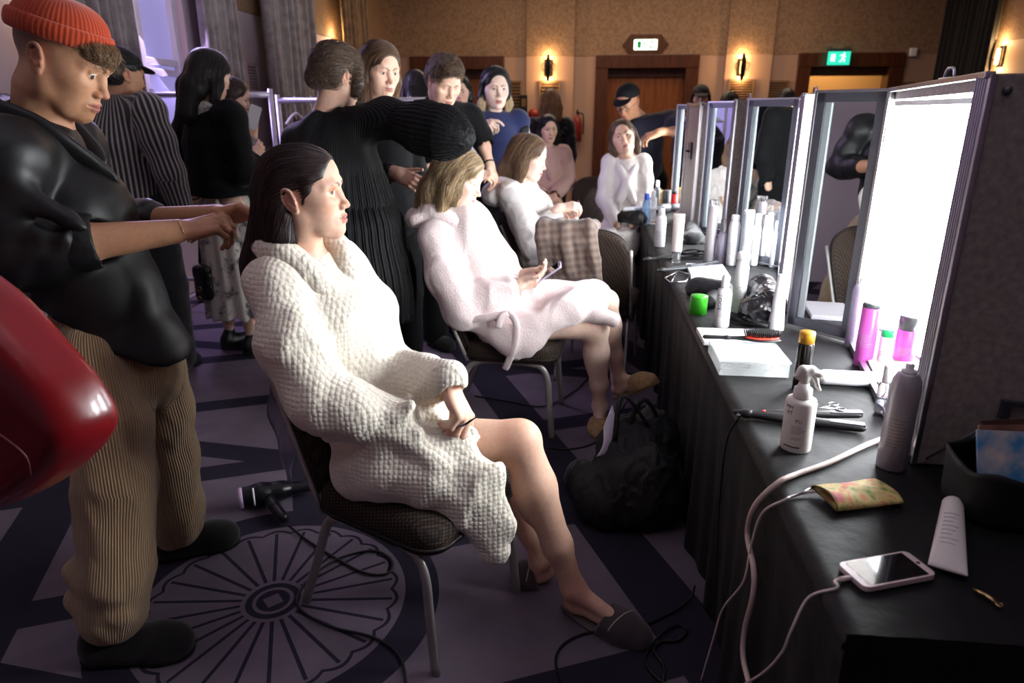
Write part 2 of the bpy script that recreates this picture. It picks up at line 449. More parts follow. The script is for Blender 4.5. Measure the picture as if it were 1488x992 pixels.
# left wall with tall window
WY0, WY1, WZ0, WZ1 = 4.85, 5.95, .95, 3.3
wl = MB()
wl.box((XL-.2, YF, 0), (XL, WY0, ZC), M_lilac).box((XL-.2, WY1, 0), (XL, YB, ZC), M_lilac)
wl.box((XL-.2, WY0, 0), (XL, WY1, WZ0), M_lilac).box((XL-.2, WY0, WZ1), (XL, WY1, ZC), M_lilac)
zp = atx(380, 25, XL)[2]
wl.box((XL-.001, WY1+.45, zp), (XL+.02, YB, ZC), M_wallpaper)
struct(wl.build('wall_left', M_lilac))
M_frame = mat('window paint', srgb(205, 200, 214), .5)
wf = MB()
for y in (WY0, WY0+.53, WY1-.06): wf.box((XL-.16, y, WZ0), (XL-.06, y+.06, WZ1), M_frame, bev=.006)
for z in (WZ0, 1.78, 1.86, 2.6, WZ1-.06): wf.box((XL-.15, WY0, z), (XL-.07, WY1, z+.05), M_frame, bev=.006)
wo = struct(wf.build('window_1', M_frame))
M_pane = mat('obscured window glass', srgb(150, 150, 190), .25, emit=(srgb(160, 150, 215), .55))
MB().box((XL-.12, WY0, WZ0), (XL-.11, WY1, WZ1), None).build('pane', M_pane, wo)
MB().box((XL-.2, WY0-.05, WZ0-.05), (XL+.05, WY1+.05, WZ0), M_frame, bev=.008).build('sill', M_frame, wo)
# right wall
struct(MB().box((XR, YF, 0), (XR+.2, YB, ZC), M_dado).box((XR-.012, YF, PAPER_Z), (XR, YB, ZC), M_wallpaper).build('wall_right', M_dado))
struct(MB().box((XL-.2, YF-.1, 0), (XR+.2, YF, ZC), M_lilac).build('wall_front', M_lilac))
# dark drape on the right wall
def drape(name, x, y0, y1, z0, z1, m, label, cat, folds, amp=.05, axis='y', tie=None, seed=0):
    r = np.random.default_rng(seed); ph = r.uniform(0, 6, 4)
    def fn(u, v):
        z = z0+(z1-z0)*v; t = u
        pinch = 1.0; sh = 0
        if tie:
            e = math.exp(-((z-tie[0])/tie[1])**2); pinch = 1-.62*e; sh = tie[2]*e
        if tie and z < tie[0]: pinch = 1-.62*(.45+.55*math.exp(-((z-tie[0])/.5)**2)); sh = tie[2]*(.5+.5*math.exp(-((z-tie[0])/.5)**2))
        c = (y0+y1)/2+sh; wv = (y1-y0)*pinch
        d = amp*(math.sin(2*PI*folds*t+ph[0]+.4*math.sin(z*1.3+ph[1]))+.4*math.sin(2*PI*folds*2.3*t+ph[2]+z*.5))
        yy = c+wv*(t-.5)
        return (x+d, yy, z) if axis == 'y' else (yy, x+d, z)
    o = MB().grid(fn, folds*14, 40).build(name, m, solid=.006)
    return tag(o, label, cat)
M_curt = mat('curtain weave', srgb(156, 146, 148), .85, bump=('noise', 300, .2), vary=(srgb(128, 118, 118), 12, 5), sheen=.3)
M_curtb = mat('gold curtain weave', srgb(120, 92, 62), .85, bump=('noise', 300, .2), vary=(srgb(92, 68, 44), 12, 5), sheen=.3)
M_curtk = mat('black drape', srgb(13, 11, 12), .9, sheen=.2)
drape('curtain', XL+.16, WY0-.5, WY0+.12, .05, 3.4, M_curt, 'grey curtain hanging on the near side of the bright window', 'curtain', 5, .045, seed=1)
drape('curtain', XL+.16, WY1-.05, WY1+.55, .05, 3.4, M_curt, 'grey curtain hanging on the far side of the bright window', 'curtain', 5, .045, seed=2)
_ya = atx(392, 120, XL+.18)[1]; _yb = atx(462, 120, XL+.18)[1]
drape('curtain', XL+.18, _ya, _yb, .05, 3.4, M_curt, 'grey curtain beyond the wall vent, between the vent and the gold curtain', 'curtain', 7, .06, seed=3)
_ya = atx(500, 60, XL+.2)[1]; _yb = atx(530, 60, XL+.2)[1]
drape('curtain', XL+.22, _ya, min(_yb, YB-.2), .05, 3.4, M_curtb, 'brown gold curtain hanging in the far left corner of the room', 'curtain', 6, .06, seed=4)
drape('curtain', XL+.14, 1.9, 2.9, .05, 3.4, M_curt, 'grey curtain at the left edge, behind the man in the orange beanie', 'curtain', 7, .05, seed=6, tie=(1.35, .45, -.15))
_ya, _yb = atx(1445, 60, XR-.1)[1], atx(1368, 60, XR-.1)[1]
drape('drape', XR-.1, _ya, _yb, .05, ZC-.1, M_curtk, 'black drape hanging from the top of the right wall', 'drape', 9, .04, seed=5)

# louvred wall vents
def vent(at, w, h, rz, label, m=M_slat, n=9):
    t = thing('wall_vent', label, 'vent', at, rz, 'louvred wall vents')
    MB().box((-w/2, -.012, -h/2), (w/2, 0, h/2), M_dark).build('backing', M_dark, t)
    f = MB()
    for s in (-1, 1): f.box((s*w/2-.012, -.03, -h/2), (s*w/2+.012, 0, h/2), m)
    for s in (-1, 1): f.box((-w/2, -.03, s*h/2-.012), (w/2, 0, s*h/2+.012), m)
    f.build('frame', m, t)
    sl = MB()
    for i in range(n):
        z = -h/2+h*(i+.5)/n; sl.box((-w/2, -.014, -h/n*.3), (w/2, .0, h/n*.3), m, Rx(.5), (0, -.012, z))
    sl.build('slats', m, t)
    return t
for (a, b, c, d, yy, lb) in [(785, 812, 118, 165, YB-.052, 'louvred vent under the lit sconce left of the double door'), (737, 757, 118, 160, YB-.001, 'louvred vent beside the dark left doorway'),
                      (1060, 1092, 116, 148, YB-.052, 'louvred vent under the lit sconce right of the double door'), (1118, 1142, 118, 150, YB-.001, 'louvred vent left of the open lit doorway'),
                      (1302, 1322, 120, 155, YB-.001, 'louvred vent right of the open lit doorway')]:
    p, q = aty(a, c, yy), aty(b, d, yy)
    vent(((p[0]+q[0])/2, yy, (p[2]+q[2])/2), q[0]-p[0], p[2]-q[2], 0, lb)
p, q = atx(354, 92, XL), atx(374, 132, XL)
vent((XL+.002, (p[1]+q[1])/2, (p[2]+q[2])/2), abs(q[1]-p[1]), p[2]-q[2], PI/2, 'pale louvred vent high on the left wall above the clothes rail', mat('pale slats', srgb(170, 155, 160), .6))
p, q = atx(268, 240, XL), atx(283, 290, XL)
vent((XL+.002, (p[1]+q[1])/2, (p[2]+q[2])/2), .55, .5, PI/2, 'low louvred vent between striped jacket and black sweater')

# wall sconces: curved dark metal leaf in front of a glowing bulb
M_bronze = mat('dark bronze', srgb(24, 20, 18), .4, .6)
M_bulb = mat('sconce glow', srgb(255, 200, 120), .5, emit=(srgb(255, 190, 105), 22))
def sconce(at, rz, label, power=9):
    t = thing('wall_sconce', label, 'wall lamp', at, rz, 'lit wall sconces')
    MB().box((-.06, -.02, -.13), (.06, 0, .13), None, bev=.006).build('back_plate', M_bronze, t)
    MB().lathe([(.006, -.1), (.02, -.09), (.024, 0), (.02, .09), (.006, .1)], None, 14, None, (0, -.055, 0)).build('bulb', M_bulb, t)
    def fn(u, v):
        z = -.2+.4*v; wd = .035*(1-(2*v-1)**2*.55); x = (u-.5)*2*wd
        return (x, -.105-.03*math.cos((2*v-1)*1.3)+.2*x*x/.05, z)
    MB().grid(fn, 7, 17).build('shade_leaf', M_bronze, t, solid=.005)
    for s in (-1, 1):
        MB().tube(spline([(s*.03, -.02, -.03), (s*.09, -.06, -.03), (s*.1, -.08, .05), (s*.04, -.1, .07)], 6), .006, None, 6).build('bracket', M_bronze, t)
    for dz in (-.17, .17):
        L = bpy.data.lights.new('sconce_light', 'POINT'); L.energy = power; L.color = (1, .62, .28); L.shadow_soft_size = .03
        lo = bpy.data.objects.new('sconce_light', L); COL.objects.link(lo); lo.parent = t; lo.location = (0, -.09, dz)
    return t
p = aty(797, 99, YB-.05); sconce((p[0], YB-.05, p[2]), 0, 'lit wall sconce on the pilaster left of the double door')
p = aty(1077, 98, YB-.05); sconce((p[0], YB-.05, p[2]), 0, 'lit wall sconce on the pilaster right of the double door')
p = atx(1456, 82, XR); sconce((XR, p[1], p[2]), -PI/2, 'lit wall sconce on the right wall past the black drape')
p = atx(72, 2, XL); sconce((XL, p[1], p[2]), PI/2, 'lit wall sconce on the left wall above the orange beanie', 5)
p = atx(487, 72, XL+.05); sconce((XL+.02, p[1], p[2]), PI/2, 'lit wall sconce behind the pinned up hair by the gold curtain', 7)
# emergency exit signs with the running figure and arrow
M_green = mat('exit green', srgb(10, 120, 60), .4, emit=(srgb(10, 130, 60), .8))
M_signw = mat('lit sign white', srgb(240, 250, 240), .4, emit=(srgb(225, 255, 225), 3.0))
M_teal = mat('lit teal sign', srgb(40, 190, 160), .4, emit=(srgb(40, 200, 165), 1.4))
def runner(mb, x, z, s, m, y):
    R = np.array([[1, 0, 0], [0, 0, -1], [0, 1, 0]])
    def poly(pts): mb.prism([(x+a*s, b*s) for a, b in pts], 0, .003, m, R, (0, y, z))
    poly([(math.cos(i*PI/5)*.1+.12, math.sin(i*PI/5)*.1+.42) for i in range(10)])
    poly([(-.08, .3), (.14, .28), (.1, -.05), (-.06, -.05)])
    poly([(-.06, .0), (.06, -.05), (-.1, -.4), (-.34, -.42), (-.34, -.34), (-.18, -.3)])
    poly([(.0, -.02), (.1, -.02), (.28, -.2), (.2, -.46), (.12, -.44), (.17, -.22)])
    poly([(.1, .28), (.34, .1), (.3, .04), (.08, .18)]); poly([(-.08, .3), (-.3, .16), (-.34, .22), (-.1, .36)])
p = aty(938, 65, YB-.03)
t = thing('exit_sign', 'white and green running man exit sign on a wooden hexagonal board above the double door', 'sign', p)
W = aty(972, 65, YB)[0]-aty(905, 65, YB)[0]
MB().prism([(-W/2, 0), (-W*.33, .15), (W*.33, .15), (W/2, 0), (W*.33, -.15), (-W*.33, -.15)], 0, .03, None, np.array([[1, 0, 0], [0, 0, -1], [0, 1, 0]]), (0, .03, 0)).build('board', M_woodd, t)
MB().box((-.18, -.03, -.075), (.18, -.001, .075), None, bev=.02).build('lit_panel', M_signw, t)
s_ = MB(); R_ = np.array([[1, 0, 0], [0, 0, -1], [0, 1, 0]])
runner(s_, -.02, 0, .12, M_green, -.031)
for a in ([(-.13, .05), (-.07, .05), (-.07, -.05), (-.13, -.05)], ): s_.prism(a, 0, .002, M_green, R_, (0, -.031, 0))
s_.prism([(.06, .05), (.12, .05), (.12, -.05), (.06, -.05)], 0, .002, M_green, R_, (0, -.031, 0))
s_.prism([(.075, .03), (.105, .03), (.105, -.005), (.115, -.005), (.09, -.035), (.065, -.005), (.075, -.005)], 0, .004, M_signw, R_, (0, -.031, 0))
s_.build('pictogram', M_green, t)
p = aty(1219, 84, YB-.2)
t = thing('exit_sign', 'teal lit exit sign hanging in front of the open doorway', 'sign', p)
MB().box((-.16, -.015, -.1), (.16, .015, .09), None, bev=.006).build('lit_panel', M_teal, t)
MB().box((-.17, -.03, .09), (.17, .03, .13), None, bev=.008).box((-.14, -.01, .13), (-.12, .19, .16), None).box((.12, -.01, .13), (.14, .19, .16), None).build('housing', mat('sign housing', srgb(60, 80, 76), .4), t)
s_ = MB(); M_signl = mat('sign pale figure', srgb(220, 255, 245), .4, emit=(srgb(210, 255, 240), 2.2)); runner(s_, .05, 0, .14, M_signl, -.016)
s_.prism([(-.06, .05), (-.12, .05), (-.12, -.05), (-.06, -.05)], 0, .002, M_signl, R_, (0, -.0155, 0)); s_.build('pictogram', M_signl, t)
# smoke detector-like white box right of the doorway, dark intercom, fire point on the back wall
p = aty(1326, 76, YB-.012)
tag(MB().box((-.05, -.05, -.06), (.05, .01, .06), None, bev=.015).build('wall_sensor', M_white), 'small white sensor box on the wall right of the open doorway', 'sensor').location = p
p = aty(761, 153, YB-.04); t = thing('call_panel', 'dark narrow call panel on the wall beside the left doorway', 'panel', p)
MB().box((-.06, -.02, -.16), (.06, .04, .16), None, bev=.008).build('panel', M_black, t)
MB().box((-.035, -.025, -.02), (.035, -.019, .1), None, bev=.003).build('plate', mat('panel brass', srgb(130, 100, 70), .4, .6), t)
p = aty(773, 166, YB-.05); t = thing('fire_alarm', 'small round red fire bell on the pilaster edge', 'alarm', (p[0]+.03, YB-.051, p[2]))
M_red = mat('red enamel', srgb(120, 30, 20), .4)
MB().lathe([(.02, .06), (.06, .05), (.085, .02), (.09, 0)], None, 24, Rx(PI/2)).build('gong', M_red, t)

# ---------------------------------------------------------------- lamps and camera
def area(name, loc, target, sx, sy, e, col):
    L = bpy.data.lights.new(name, 'AREA'); L.shape = 'RECTANGLE'; L.size = sx; L.size_y = sy; L.energy = e; L.color = col
    o = bpy.data.objects.new(name, L); COL.objects.link(o); o.location = loc
    o.rotation_euler = (Vector(target)-Vector(loc)).to_track_quat('-Z', 'Y').to_euler(); return o
area('ceiling_fill', (.6, 9.6, ZC-.03), (.6, 9.61, 0), 5.5, 2.6, 135, (1, .78, .6))
area('ceiling_fill', (.2, 3.2, ZC-.03), (.2, 3.21, 0), 4.5, 5, 18, (.9, .8, 1))
area('ceiling_fill', (-.3, .2, ZC-.03), (-.3, .21, 0), 4, 2.5, 15, (.95, .88, 1))  # added ceiling fill for the surfaces that face the camera
area('window_light', (XL+.02, (WY0+WY1)/2, 2.2), (0, 4.0, .4), .9, 1.9, 95, (.66, .52, 1))
area('corridor_light', ((dx[2][0]+dx[2][1])/2, YB+.9, 2.9), ((dx[2][0]+dx[2][1])/2, YB+1.3, 0), 1, .8, 40, (1, .72, .4))
cam = bpy.data.cameras.new('camera'); cam.sensor_width = 36; cam.lens = FOC/1488*36; cam.clip_start = .05
co = bpy.data.objects.new('camera', cam); COL.objects.link(co); SC.camera = co
co.matrix_world = Matrix(((_rt[0], _up[0], -_fw[0], CAM[0]), (_rt[1], _up[1], -_fw[1], CAM[1]), (_rt[2], _up[2], -_fw[2], CAM[2]), (0, 0, 0, 1)))
cam.dof.use_dof = True; cam.dof.focus_distance = 1.95; cam.dof.aperture_fstop = 3.5
wd = bpy.data.worlds.new('world'); SC.world = wd; wd.use_nodes = True
wd.node_tree.nodes['Background'].inputs[0].default_value = (.06, .05, .08, 1); wd.node_tree.nodes['Background'].inputs[1].default_value = .3
SC.view_settings.view_transform = 'Standard'; SC.view_settings.look = 'None'; SC.view_settings.gamma = 1; SC.view_settings.use_curve_mapping = False
SC.view_settings.exposure = 0
SC.cycles.use_denoising = True; SC.cycles.max_bounces = 8; SC.cycles.sample_clamp_indirect = 6
# ================================================================ FURNITURE
M_steel = mat('brushed chair steel', srgb(176, 172, 168), .42, .6, bump=('noise', 200, .05))
def chair_fabric():
    m = mat('banquet chair weave', srgb(46, 34, 28), .85, bumpd=.0015)
    nt, p, tc = nodes_of(m); L = nt.links.new
    a = _n(nt, 'ShaderNodeTexVoronoi', Scale=115, Randomness=.05); mp = _n(nt, 'ShaderNodeMapping'); mp.inputs['Scale'].default_value = (1, .8, 1); mp.inputs['Rotation'].default_value = (.4, .3, .785)
    L(tc.outputs['Object'], mp.inputs[0]); L(mp.outputs[0], a.inputs['Vector'])
    r = _n(nt, 'ShaderNodeValToRGB'); r.color_ramp.elements[0].position = .3; r.color_ramp.elements[1].position = .55
    r.color_ramp.elements[0].color = srgb(70, 52, 38); r.color_ramp.elements[1].color = srgb(20, 14, 13)
    L(a.outputs['Distance'], r.inputs[0]); L(r.outputs[0], p.inputs['Base Color'])
    b = _n(nt, 'ShaderNodeBump', Strength=.6, Distance=.0015); b.invert = True; L(a.outputs['Distance'], b.inputs['Height']); L(b.outputs[0], p.inputs['Normal'])
    return m
M_seat = chair_fabric()
M_piping = mat('dark seat piping', srgb(24, 18, 16), .6)
def rrect(w, d, r, n=6):
    out = []
    for cx, cy, a0 in ((w/2-r, d/2-r, 0), (-w/2+r, d/2-r, 90), (-w/2+r, -d/2+r, 180), (w/2-r, -d/2+r, 270)):
        for i in range(n+1): a = math.radians(a0+90*i/n); out.append((cx+r*math.cos(a), cy+r*math.sin(a)))
    return out
def make_chair(label, loc, rz):
    t = thing('banquet_chair', label, 'chair', loc, rz, 'brown patterned banquet chairs')
    # seat: crowned cushion on a dark pan
    rings = [(.99, .375), (1.02, .385), (1.04, .41), (1.04, .44), (1.0, .462), (.9, .474), (.6, .482), (.2, .484)]
    sp = rrect(.44, .43, .075); n = len(sp); v = []; f = []
    for k, z in rings:
        for x, y in sp:
            zz = z-.03*max(0, (x*k-.1)/.12)**2*(.6 if z > .4 else .1); v.append((x*k+.04, y*k, zz))
    for i in range(len(rings)-1):
        for j in range(n): f.append((i*n+j, i*n+(j+1) % n, (i+1)*n+(j+1) % n, (i+1)*n+j))
    f += [tuple(range(n))[::-1], tuple((len(rings)-1)*n+j for j in range(n))]
    so = MB().add(v, f, None).build('seat', M_seat, t)
    MB().tube([(x*1.05+.04, y*1.05, .40-.03*max(0, (x-.1)/.12)**2*.1) for x, y in sp], .005, None, 6, closed=True).build('piping', M_piping, so)
    # backrest: padded, round-shouldered, leaning back
    def prof(s):                                     # outline in (y, h)
        return s
    out = [(-.2, 0), (-.205, .25), (-.2, .36), (-.175, .43), (-.12, .475), (-.05, .492), (.05, .492), (.12, .475), (.175, .43), (.2, .36), (.205, .25), (.2, 0)]
    out = [tuple(p) for p in spline(out, 4)]
    n = len(out); cyh = (0, .22)
    v = []; f = []
    lay = [(.86, .034), (.97, .028), (1.0, .014), (1.0, -.012), (.97, -.022), (.88, -.026)]
    B0, B1 = V3(-.155, 0, .44), unit(V3(-.19, 0, .45))
    nb = V3(B1[2], 0, -B1[0])
    def bp(y, h, d): return B0+V3(0, y, 0)+B1*h+nb*(d+.02*math.cos(y*7)-.02)
    for k, d in lay:
        for y, h in out: v.append(bp(y*k, cyh[1]+(h-cyh[1])*k, d))
    for i in range(len(lay)-1):
        for j in range(n): f.append((i*n+j, i*n+(j+1) % n, (i+1)*n+(j+1) % n, (i+1)*n+j))
    f += [tuple(range(n))[::-1], tuple((len(lay)-1)*n+j for j in range(n))]
    bo = MB().add(v, f, None).build('backrest', M_seat, t)
    MB().tube([bp(y, h, .016) for y, h in out], .004, None, 6).build('piping', M_piping, bo)
    for s in (-1, 1):
        # front leg: bends out of the side rail
        pts = spline([(-.02, s*.185, .372), (.12, s*.19, .37), (.19, s*.195, .355), (.222, s*.2, .30), (.232, s*.203, .2), (.25, s*.208, .0)], 6)
        MB().tube(pts, .0125, None, 10, flat=(1.25, .8)).build('leg', M_steel, t)
        pts = spline([(-.02, s*.185, .372), (-.1, s*.187, .365), (-.16, s*.19, .33), (-.21, s*.195, .2), (-.29, s*.2, .0)], 6)
        MB().tube(pts, .0125, None, 10, flat=(1.25, .8)).build('leg', M_steel, t)
        pts = [bp(s*.207, h, -.012) for h in np.linspace(-.06, .40, 8)]
        MB().tube(pts, .009, None, 8).build('back_post', M_steel, t)
    MB().tube([(.1, -.185, .366), (.1, .185, .366)], .01, None, 8).build('cross_rail', M_steel, t)
    return t
DEG = math.radians
chair1 = make_chair('nearest brown banquet chair, carrying the woman in the white waffle robe', (-.5, 1.78, 0), DEG(-27))
def place_chair(label, x, y, rz):
    c = copy_tree(chair1); c.location = (x, y, 0); c.rotation_euler = (0, 0, DEG(rz)); c['label'] = label; return c
place_chair('brown banquet chair under the woman in the pink robe with a phone', -.36, 3.2, -4)
place_chair('brown banquet chair under the white-robed woman behind the draped tweed coat', -.2, 4.6, -2)
chairJ = place_chair('empty brown banquet chair with a checked tweed coat over its back', .10, 3.98, 80)
place_chair('empty dark banquet chair between the far pink robe and the far white robe', .06, 6.55, -92)
place_chair('brown banquet chair under the far woman in white robe tilting her head', .18, 5.50, -84)
place_chair('empty dark chair against the double door behind the tilted white-robed woman', .42, 8.2, -95)
place_chair('chair under the far seated woman in the dusty pink robe', -.42, 6.95, -75)

# table cloth: one black cloth over the long trestle table, hanging to the floor
TX, TY0, TY1, TZ, TXB = .408, .885, 5.92, .74, 1.32
def cloth_mat():
    m = mat('black tablecloth', srgb(8, 8, 10), .62, sheen=.03, bump=('noise', 14, .35), bumpd=.012, spec=.3)
    return m
M_cloth = cloth_mat()
def cloth():
    prof = []                                        # path from floor in front, over the top, to the back edge
    for z in np.linspace(.004, TZ-.03, 18): prof.append(('f', z))
    for a in np.linspace(0, 90, 6): prof.append(('c', a))
    for x in np.linspace(TX+.05, TXB, 40): prof.append(('t', x))
    for z in np.linspace(TZ-.03, .004, 6): prof.append(('b', z))
    ny = 300; vs = []; np_ = len(prof)
    ys = np.linspace(TY0, TY1, ny)
    def ripple(y, z):
        q = (TZ-z)/TZ
        return q*(.014*math.sin(y*17+1.3*math.sin(y*3))+.010*math.sin(y*39+2)+.012*math.sin(y*7.3+.8))
    for y in ys:
        for k, q in prof:
            if k == 'f': vs.append((TX+.004-(TZ-q)*-.012+ripple(y, q), y, q))
            elif k == 'c': a = math.radians(q); vs.append((TX+.03-.03*math.cos(a)+.0, y, TZ-.03+.03*math.sin(a)))
            elif k == 't':
                w = .0016*math.sin(q*31+2*math.sin(y*9))+.0016*math.sin(y*26+5*q)+.0008*math.sin(60*q+45*y)
                vs.append((q, y, TZ+min(w, .0) ))
            else: vs.append((TXB+.002+ripple(y, q), y, q))
    fs = []
    for i in range(ny-1):
        for j in range(np_-1): a = i*np_+j; fs.append((a, a+1, a+np_+1, a+np_))
    mb = MB().add(vs, fs, M_cloth)
    # the near end drop
    nx = 60; xs = np.linspace(TX+.004, TXB, nx); zs = np.linspace(TZ-.002, .004, 20); vs = []; fs = []
    for x in xs:
        for z in zs:
            q = (TZ-z)/TZ; vs.append((x+.0, TY0-.0-q*(.03+.02*math.sin(x*16)+.012*math.sin(x*37+1)), z))
    for i in range(nx-1):
        for j in range(19): a = i*20+j; fs.append((a, a+1, a+21, a+20))
    mb.add(vs, fs, M_cloth)
    return tag(mb.build('tablecloth', M_cloth), 'long black cloth draped over the make-up table down to the carpet', 'tablecloth')
cloth()

# make-up stations: aluminium flight cases stood open on the table, mirror wing on the far side, light panels inside
M_alu = mat('aluminium edge', srgb(190, 190, 196), .3, .95)
M_alud = mat('dark anodised frame', srgb(96, 98, 106), .4, .7)
M_case = mat('grey laminate case', srgb(168, 158, 152), .45, .0, bump=('noise', 160, .1), vary=(srgb(142, 132, 128), 60, 4))
M_mirror = mat('mirror glass', (.93, .95, .96, 1), .0, 1.0)
M_diff = mat('light panel', srgb(250, 252, 255), .5, emit=((.93, .97, 1.0, 1), 44.0))
M_diff2 = mat('softer light panel', srgb(250, 252, 255), .5, emit=((.93, .97, 1.0, 1), 23.0))
M_paleframe = mat('pale mirror rim', srgb(176, 190, 192), .35, .3)
M_rib = mat('ribbed aluminium', srgb(150, 146, 158), .4, .4)
def ridged(mb, x, y0, y1, z0, z1, m):
    """ribbed edge extrusion, ribs running upright, facing -X"""
    n = 6; w = (y1-y0)/n
    for i in range(n): mb.box((x-.004, y0+i*w+.0012, z0), (x+.012, y0+(i+1)*w-.0012, z1), m, bev=.0015)
def station(y0, y1, xf, hinge, tip, label, near=False, light=None, depth=.27):
    t = thing('mirror_case', label, 'make-up mirror', (xf, y0, TZ+.002), 0, 'open make-up mirror cases')
    z0, z1 = 0, .81; D = depth; y1 -= y0; W = .05
    L = lambda p: (p[0]-xf, p[1]-y0)
    h0 = L(hinge); xb = D-.05; lw = .2 if depth < .3 else .29
    b = MB()
    b.box((.008, 0, z0), (D, W, z1), M_case, bev=.004).box((max(h0[0]+.012, D-.10), y1-.03, z0), (D, y1, z1), M_case, bev=.004)
    b.box((D-.02, W, z0), (D, y1-.03, z1), M_case)
    pl = [(.01, W-.01), (D, W-.01), (D, y1-.01), (max(h0[0]+.012, D-.10), y1-.01), (h0[0]+.012, h0[1]-.01)]
    b.prism(pl, z1-.03, z1, M_case).prism(pl, z0, z0+.025, M_case)
    bo = b.build('case_shell', M_case, t)
    e = MB(); ridged(e, 0, 0, W, z0, z1, M_rib)
    e.build('ribbed_edge', M_alud, t)
    d2 = unit(V3(h0[0], h0[1], 0)); Rr = np.array([[d2[0], -d2[1], 0], [d2[1], d2[0], 0], [0, 0, 1]]); ll = math.hypot(h0[0], h0[1])
    e = MB().box((0, -.006, z1-.008), (ll, .012, z1+.004), M_alu, Rr, bev=.002).box((0, -.006, z0), (ll, .012, z0+.02), M_alu, Rr, bev=.002)
    e.box((D-.01, -.004, z0), (D+.008, .01, z1), M_alu, bev=.002).box((-.004, -.005, z0), (.008, .006, z1), M_alu, bev=.002).build('edge_trim', M_alu, t)
    # back plane: light panel at the far side, mirror in the middle, added unseen near-side panel to light the sitters
    w2 = y1-.03
    for a, c in ((w2-lw, w2-.008), (w2-2*lw, w2-lw-.003), (W+.01, W+(.13 if depth < .3 else .29))):
        MB().box((xb-.03, a, .03), (xb-.005, c, z1-.045), None, bev=.004).build('light_panel', light or M_diff, t)
    ms_ = W+(.165 if depth < .3 else .325)
    MB().box((xb-.025, ms_, .04), (xb-.012, w2-2*lw-.045, z1-.05), None).build('mirror', M_mirror, t)
    fr = MB()
    for a in (ms_-.017, w2-2*lw-.025): fr.box((xb-.035, a-.016, .03), (xb, a+.016, z1-.04), M_paleframe, bev=.003)
    fr.box((xb-.03, W, .02), (xb+.03, w2, .035), M_alud).box((xb-.03, W, z1-.045), (xb+.03, w2, z1-.03), M_alud)
    fr.build('inner_frame', M_alud, t)
    # mirror wing on its hinge
    h, q = np.array(L(hinge)), np.array(L(tip)); u = (q-h)/np.linalg.norm(q-h); wl = np.linalg.norm(q-h)
    R = np.array([[u[0], -u[1], 0], [u[1], u[0], 0], [0, 0, 1]])   # x along wing, y = normal
    sgn = 1 if (R @ V3(0, 1, 0))[0] < 0 else -1
    o = V3(h[0], h[1], 0)
    wg = MB()
    def bx(a, c, m, bev=.002):
        lo = V3(min(a[0], c[0]), min(sgn*a[1], sgn*c[1]), a[2]); hi = V3(max(a[0], c[0]), max(sgn*a[1], sgn*c[1]), c[2]); wg.box(lo, hi, m, R, o, bev)
    F = .035
    bx((0, -.03, .012), (wl, -.004, z1), M_case)
    for a, c in (((0, -.03, .012), (F, .012, z1)), ((wl-F, -.03, .012), (wl, .012, z1)), ((0, -.03, .012), (wl, .012, .012+F)), ((0, -.03, z1-F), (wl, .012, z1))): bx(a, c, M_alud)
    for a, c in (((-.003, .004, .01), (.006, .016, z1+.003)), ((wl-.006, .004, .01), (wl+.003, .016, z1+.003)), ((0, .004, .008), (wl, .016, .016)), ((0, .004, z1-.006), (wl, .016, z1+.003))): bx(a, c, M_alu)
    wo = wg.build('wing_frame', M_alud, t)
    pm = MB(); wg = pm
    bx((wl-F-.022, -.003, .012+F), (wl-F, .006, z1-F), M_paleframe); pm.build('wing_rim', M_paleframe, t)
    pm = MB(); wg = pm
    bx((F, -.004, .012+F), (wl-F-.022, .0, z1-F), M_mirror, 0); pm.build('wing_mirror', M_mirror, t)
    for z in (.15, .62): MB().tube([(h[0]-.003, h[1]-.005, z), (h[0]-.003, h[1]-.005, z+.08)], .008, M_alu, 8).build('hinge', M_alu, t)
    la = MB()
    la.box((.10, y1*.3, z1), (.14, y1*.3+.07, z1+.012), M_alu, bev=.003).tube(spline([(.11, y1*.3+.01, z1+.01), (.11, y1*.3+.02, z1+.03), (.11, y1*.3+.05, z1+.03), (.11, y1*.3+.06, z1+.01)], 5), .004, M_alu, 6)
    la.build('latch', M_alu, t)
    return t
st1 = station(1.443, 2.66, .741, (.908, 2.304), (.75, 2.486), 'nearest open mirror case with glowing white light panels on the table', True, depth=.37)
# stay rod and corner bracket on the near case
br = MB().tube([(.02, -.012, .02), (.16, -.012, .13)], .003, M_alud, 6).box((.15, -.016, .12), (.168, -.002, .165), M_alud, bev=.002).box((.168, -.012, .15), (.235, -.003, .162), M_alud, bev=.002)
br.build('stay_bracket', M_alud, st1); MB().lathe([(.008, 0), (.008, .006), (.004, .009)], M_alud, 10, Rx(PI/2), (.03, -.001, .78)).build('corner_stud', M_alud, st1)
station(2.80, 3.56, .80, (.985, 3.50), (.805, 3.75), 'second mirror case, behind the row of white bottles on the table', light=M_diff2)
station(3.86, 4.42, .76, (.879, 4.391), (.745, 4.58), 'third mirror case along the table, narrow beside the grey closed case', light=M_diff2)
station(5.22, 5.86, .70, (.84, 5.80), (.71, 5.90), 'farthest mirror case, added as a light at the end of the table past the closed grey case', light=M_diff2)  # added station, mostly hidden; its panels brighten the far white robe
t = thing('flight_case', 'closed grey flight case on the table left of the third mirror case', 'case', (.70, 4.66, TZ+.002))
MB().box((0, 0, 0), (.3, .54, .8), M_case, bev=.006).build('case_shell', M_case, t)
e = MB()
for a, c in (((-.006, -.006, 0), (.02, .02, .806)), ((-.006, .52, 0), (.02, .546, .806)), ((-.006, 0, .785), (.02, .54, .806)), ((-.006, 0, 0), (.02, .54, .02)), ((.28, -.006, 0), (.306, .02, .806)), ((0, -.006, .785), (.3, .02, .806))): e.box(a, c, M_alu, bev=.003)
e.build('edge_trim', M_alu, t)
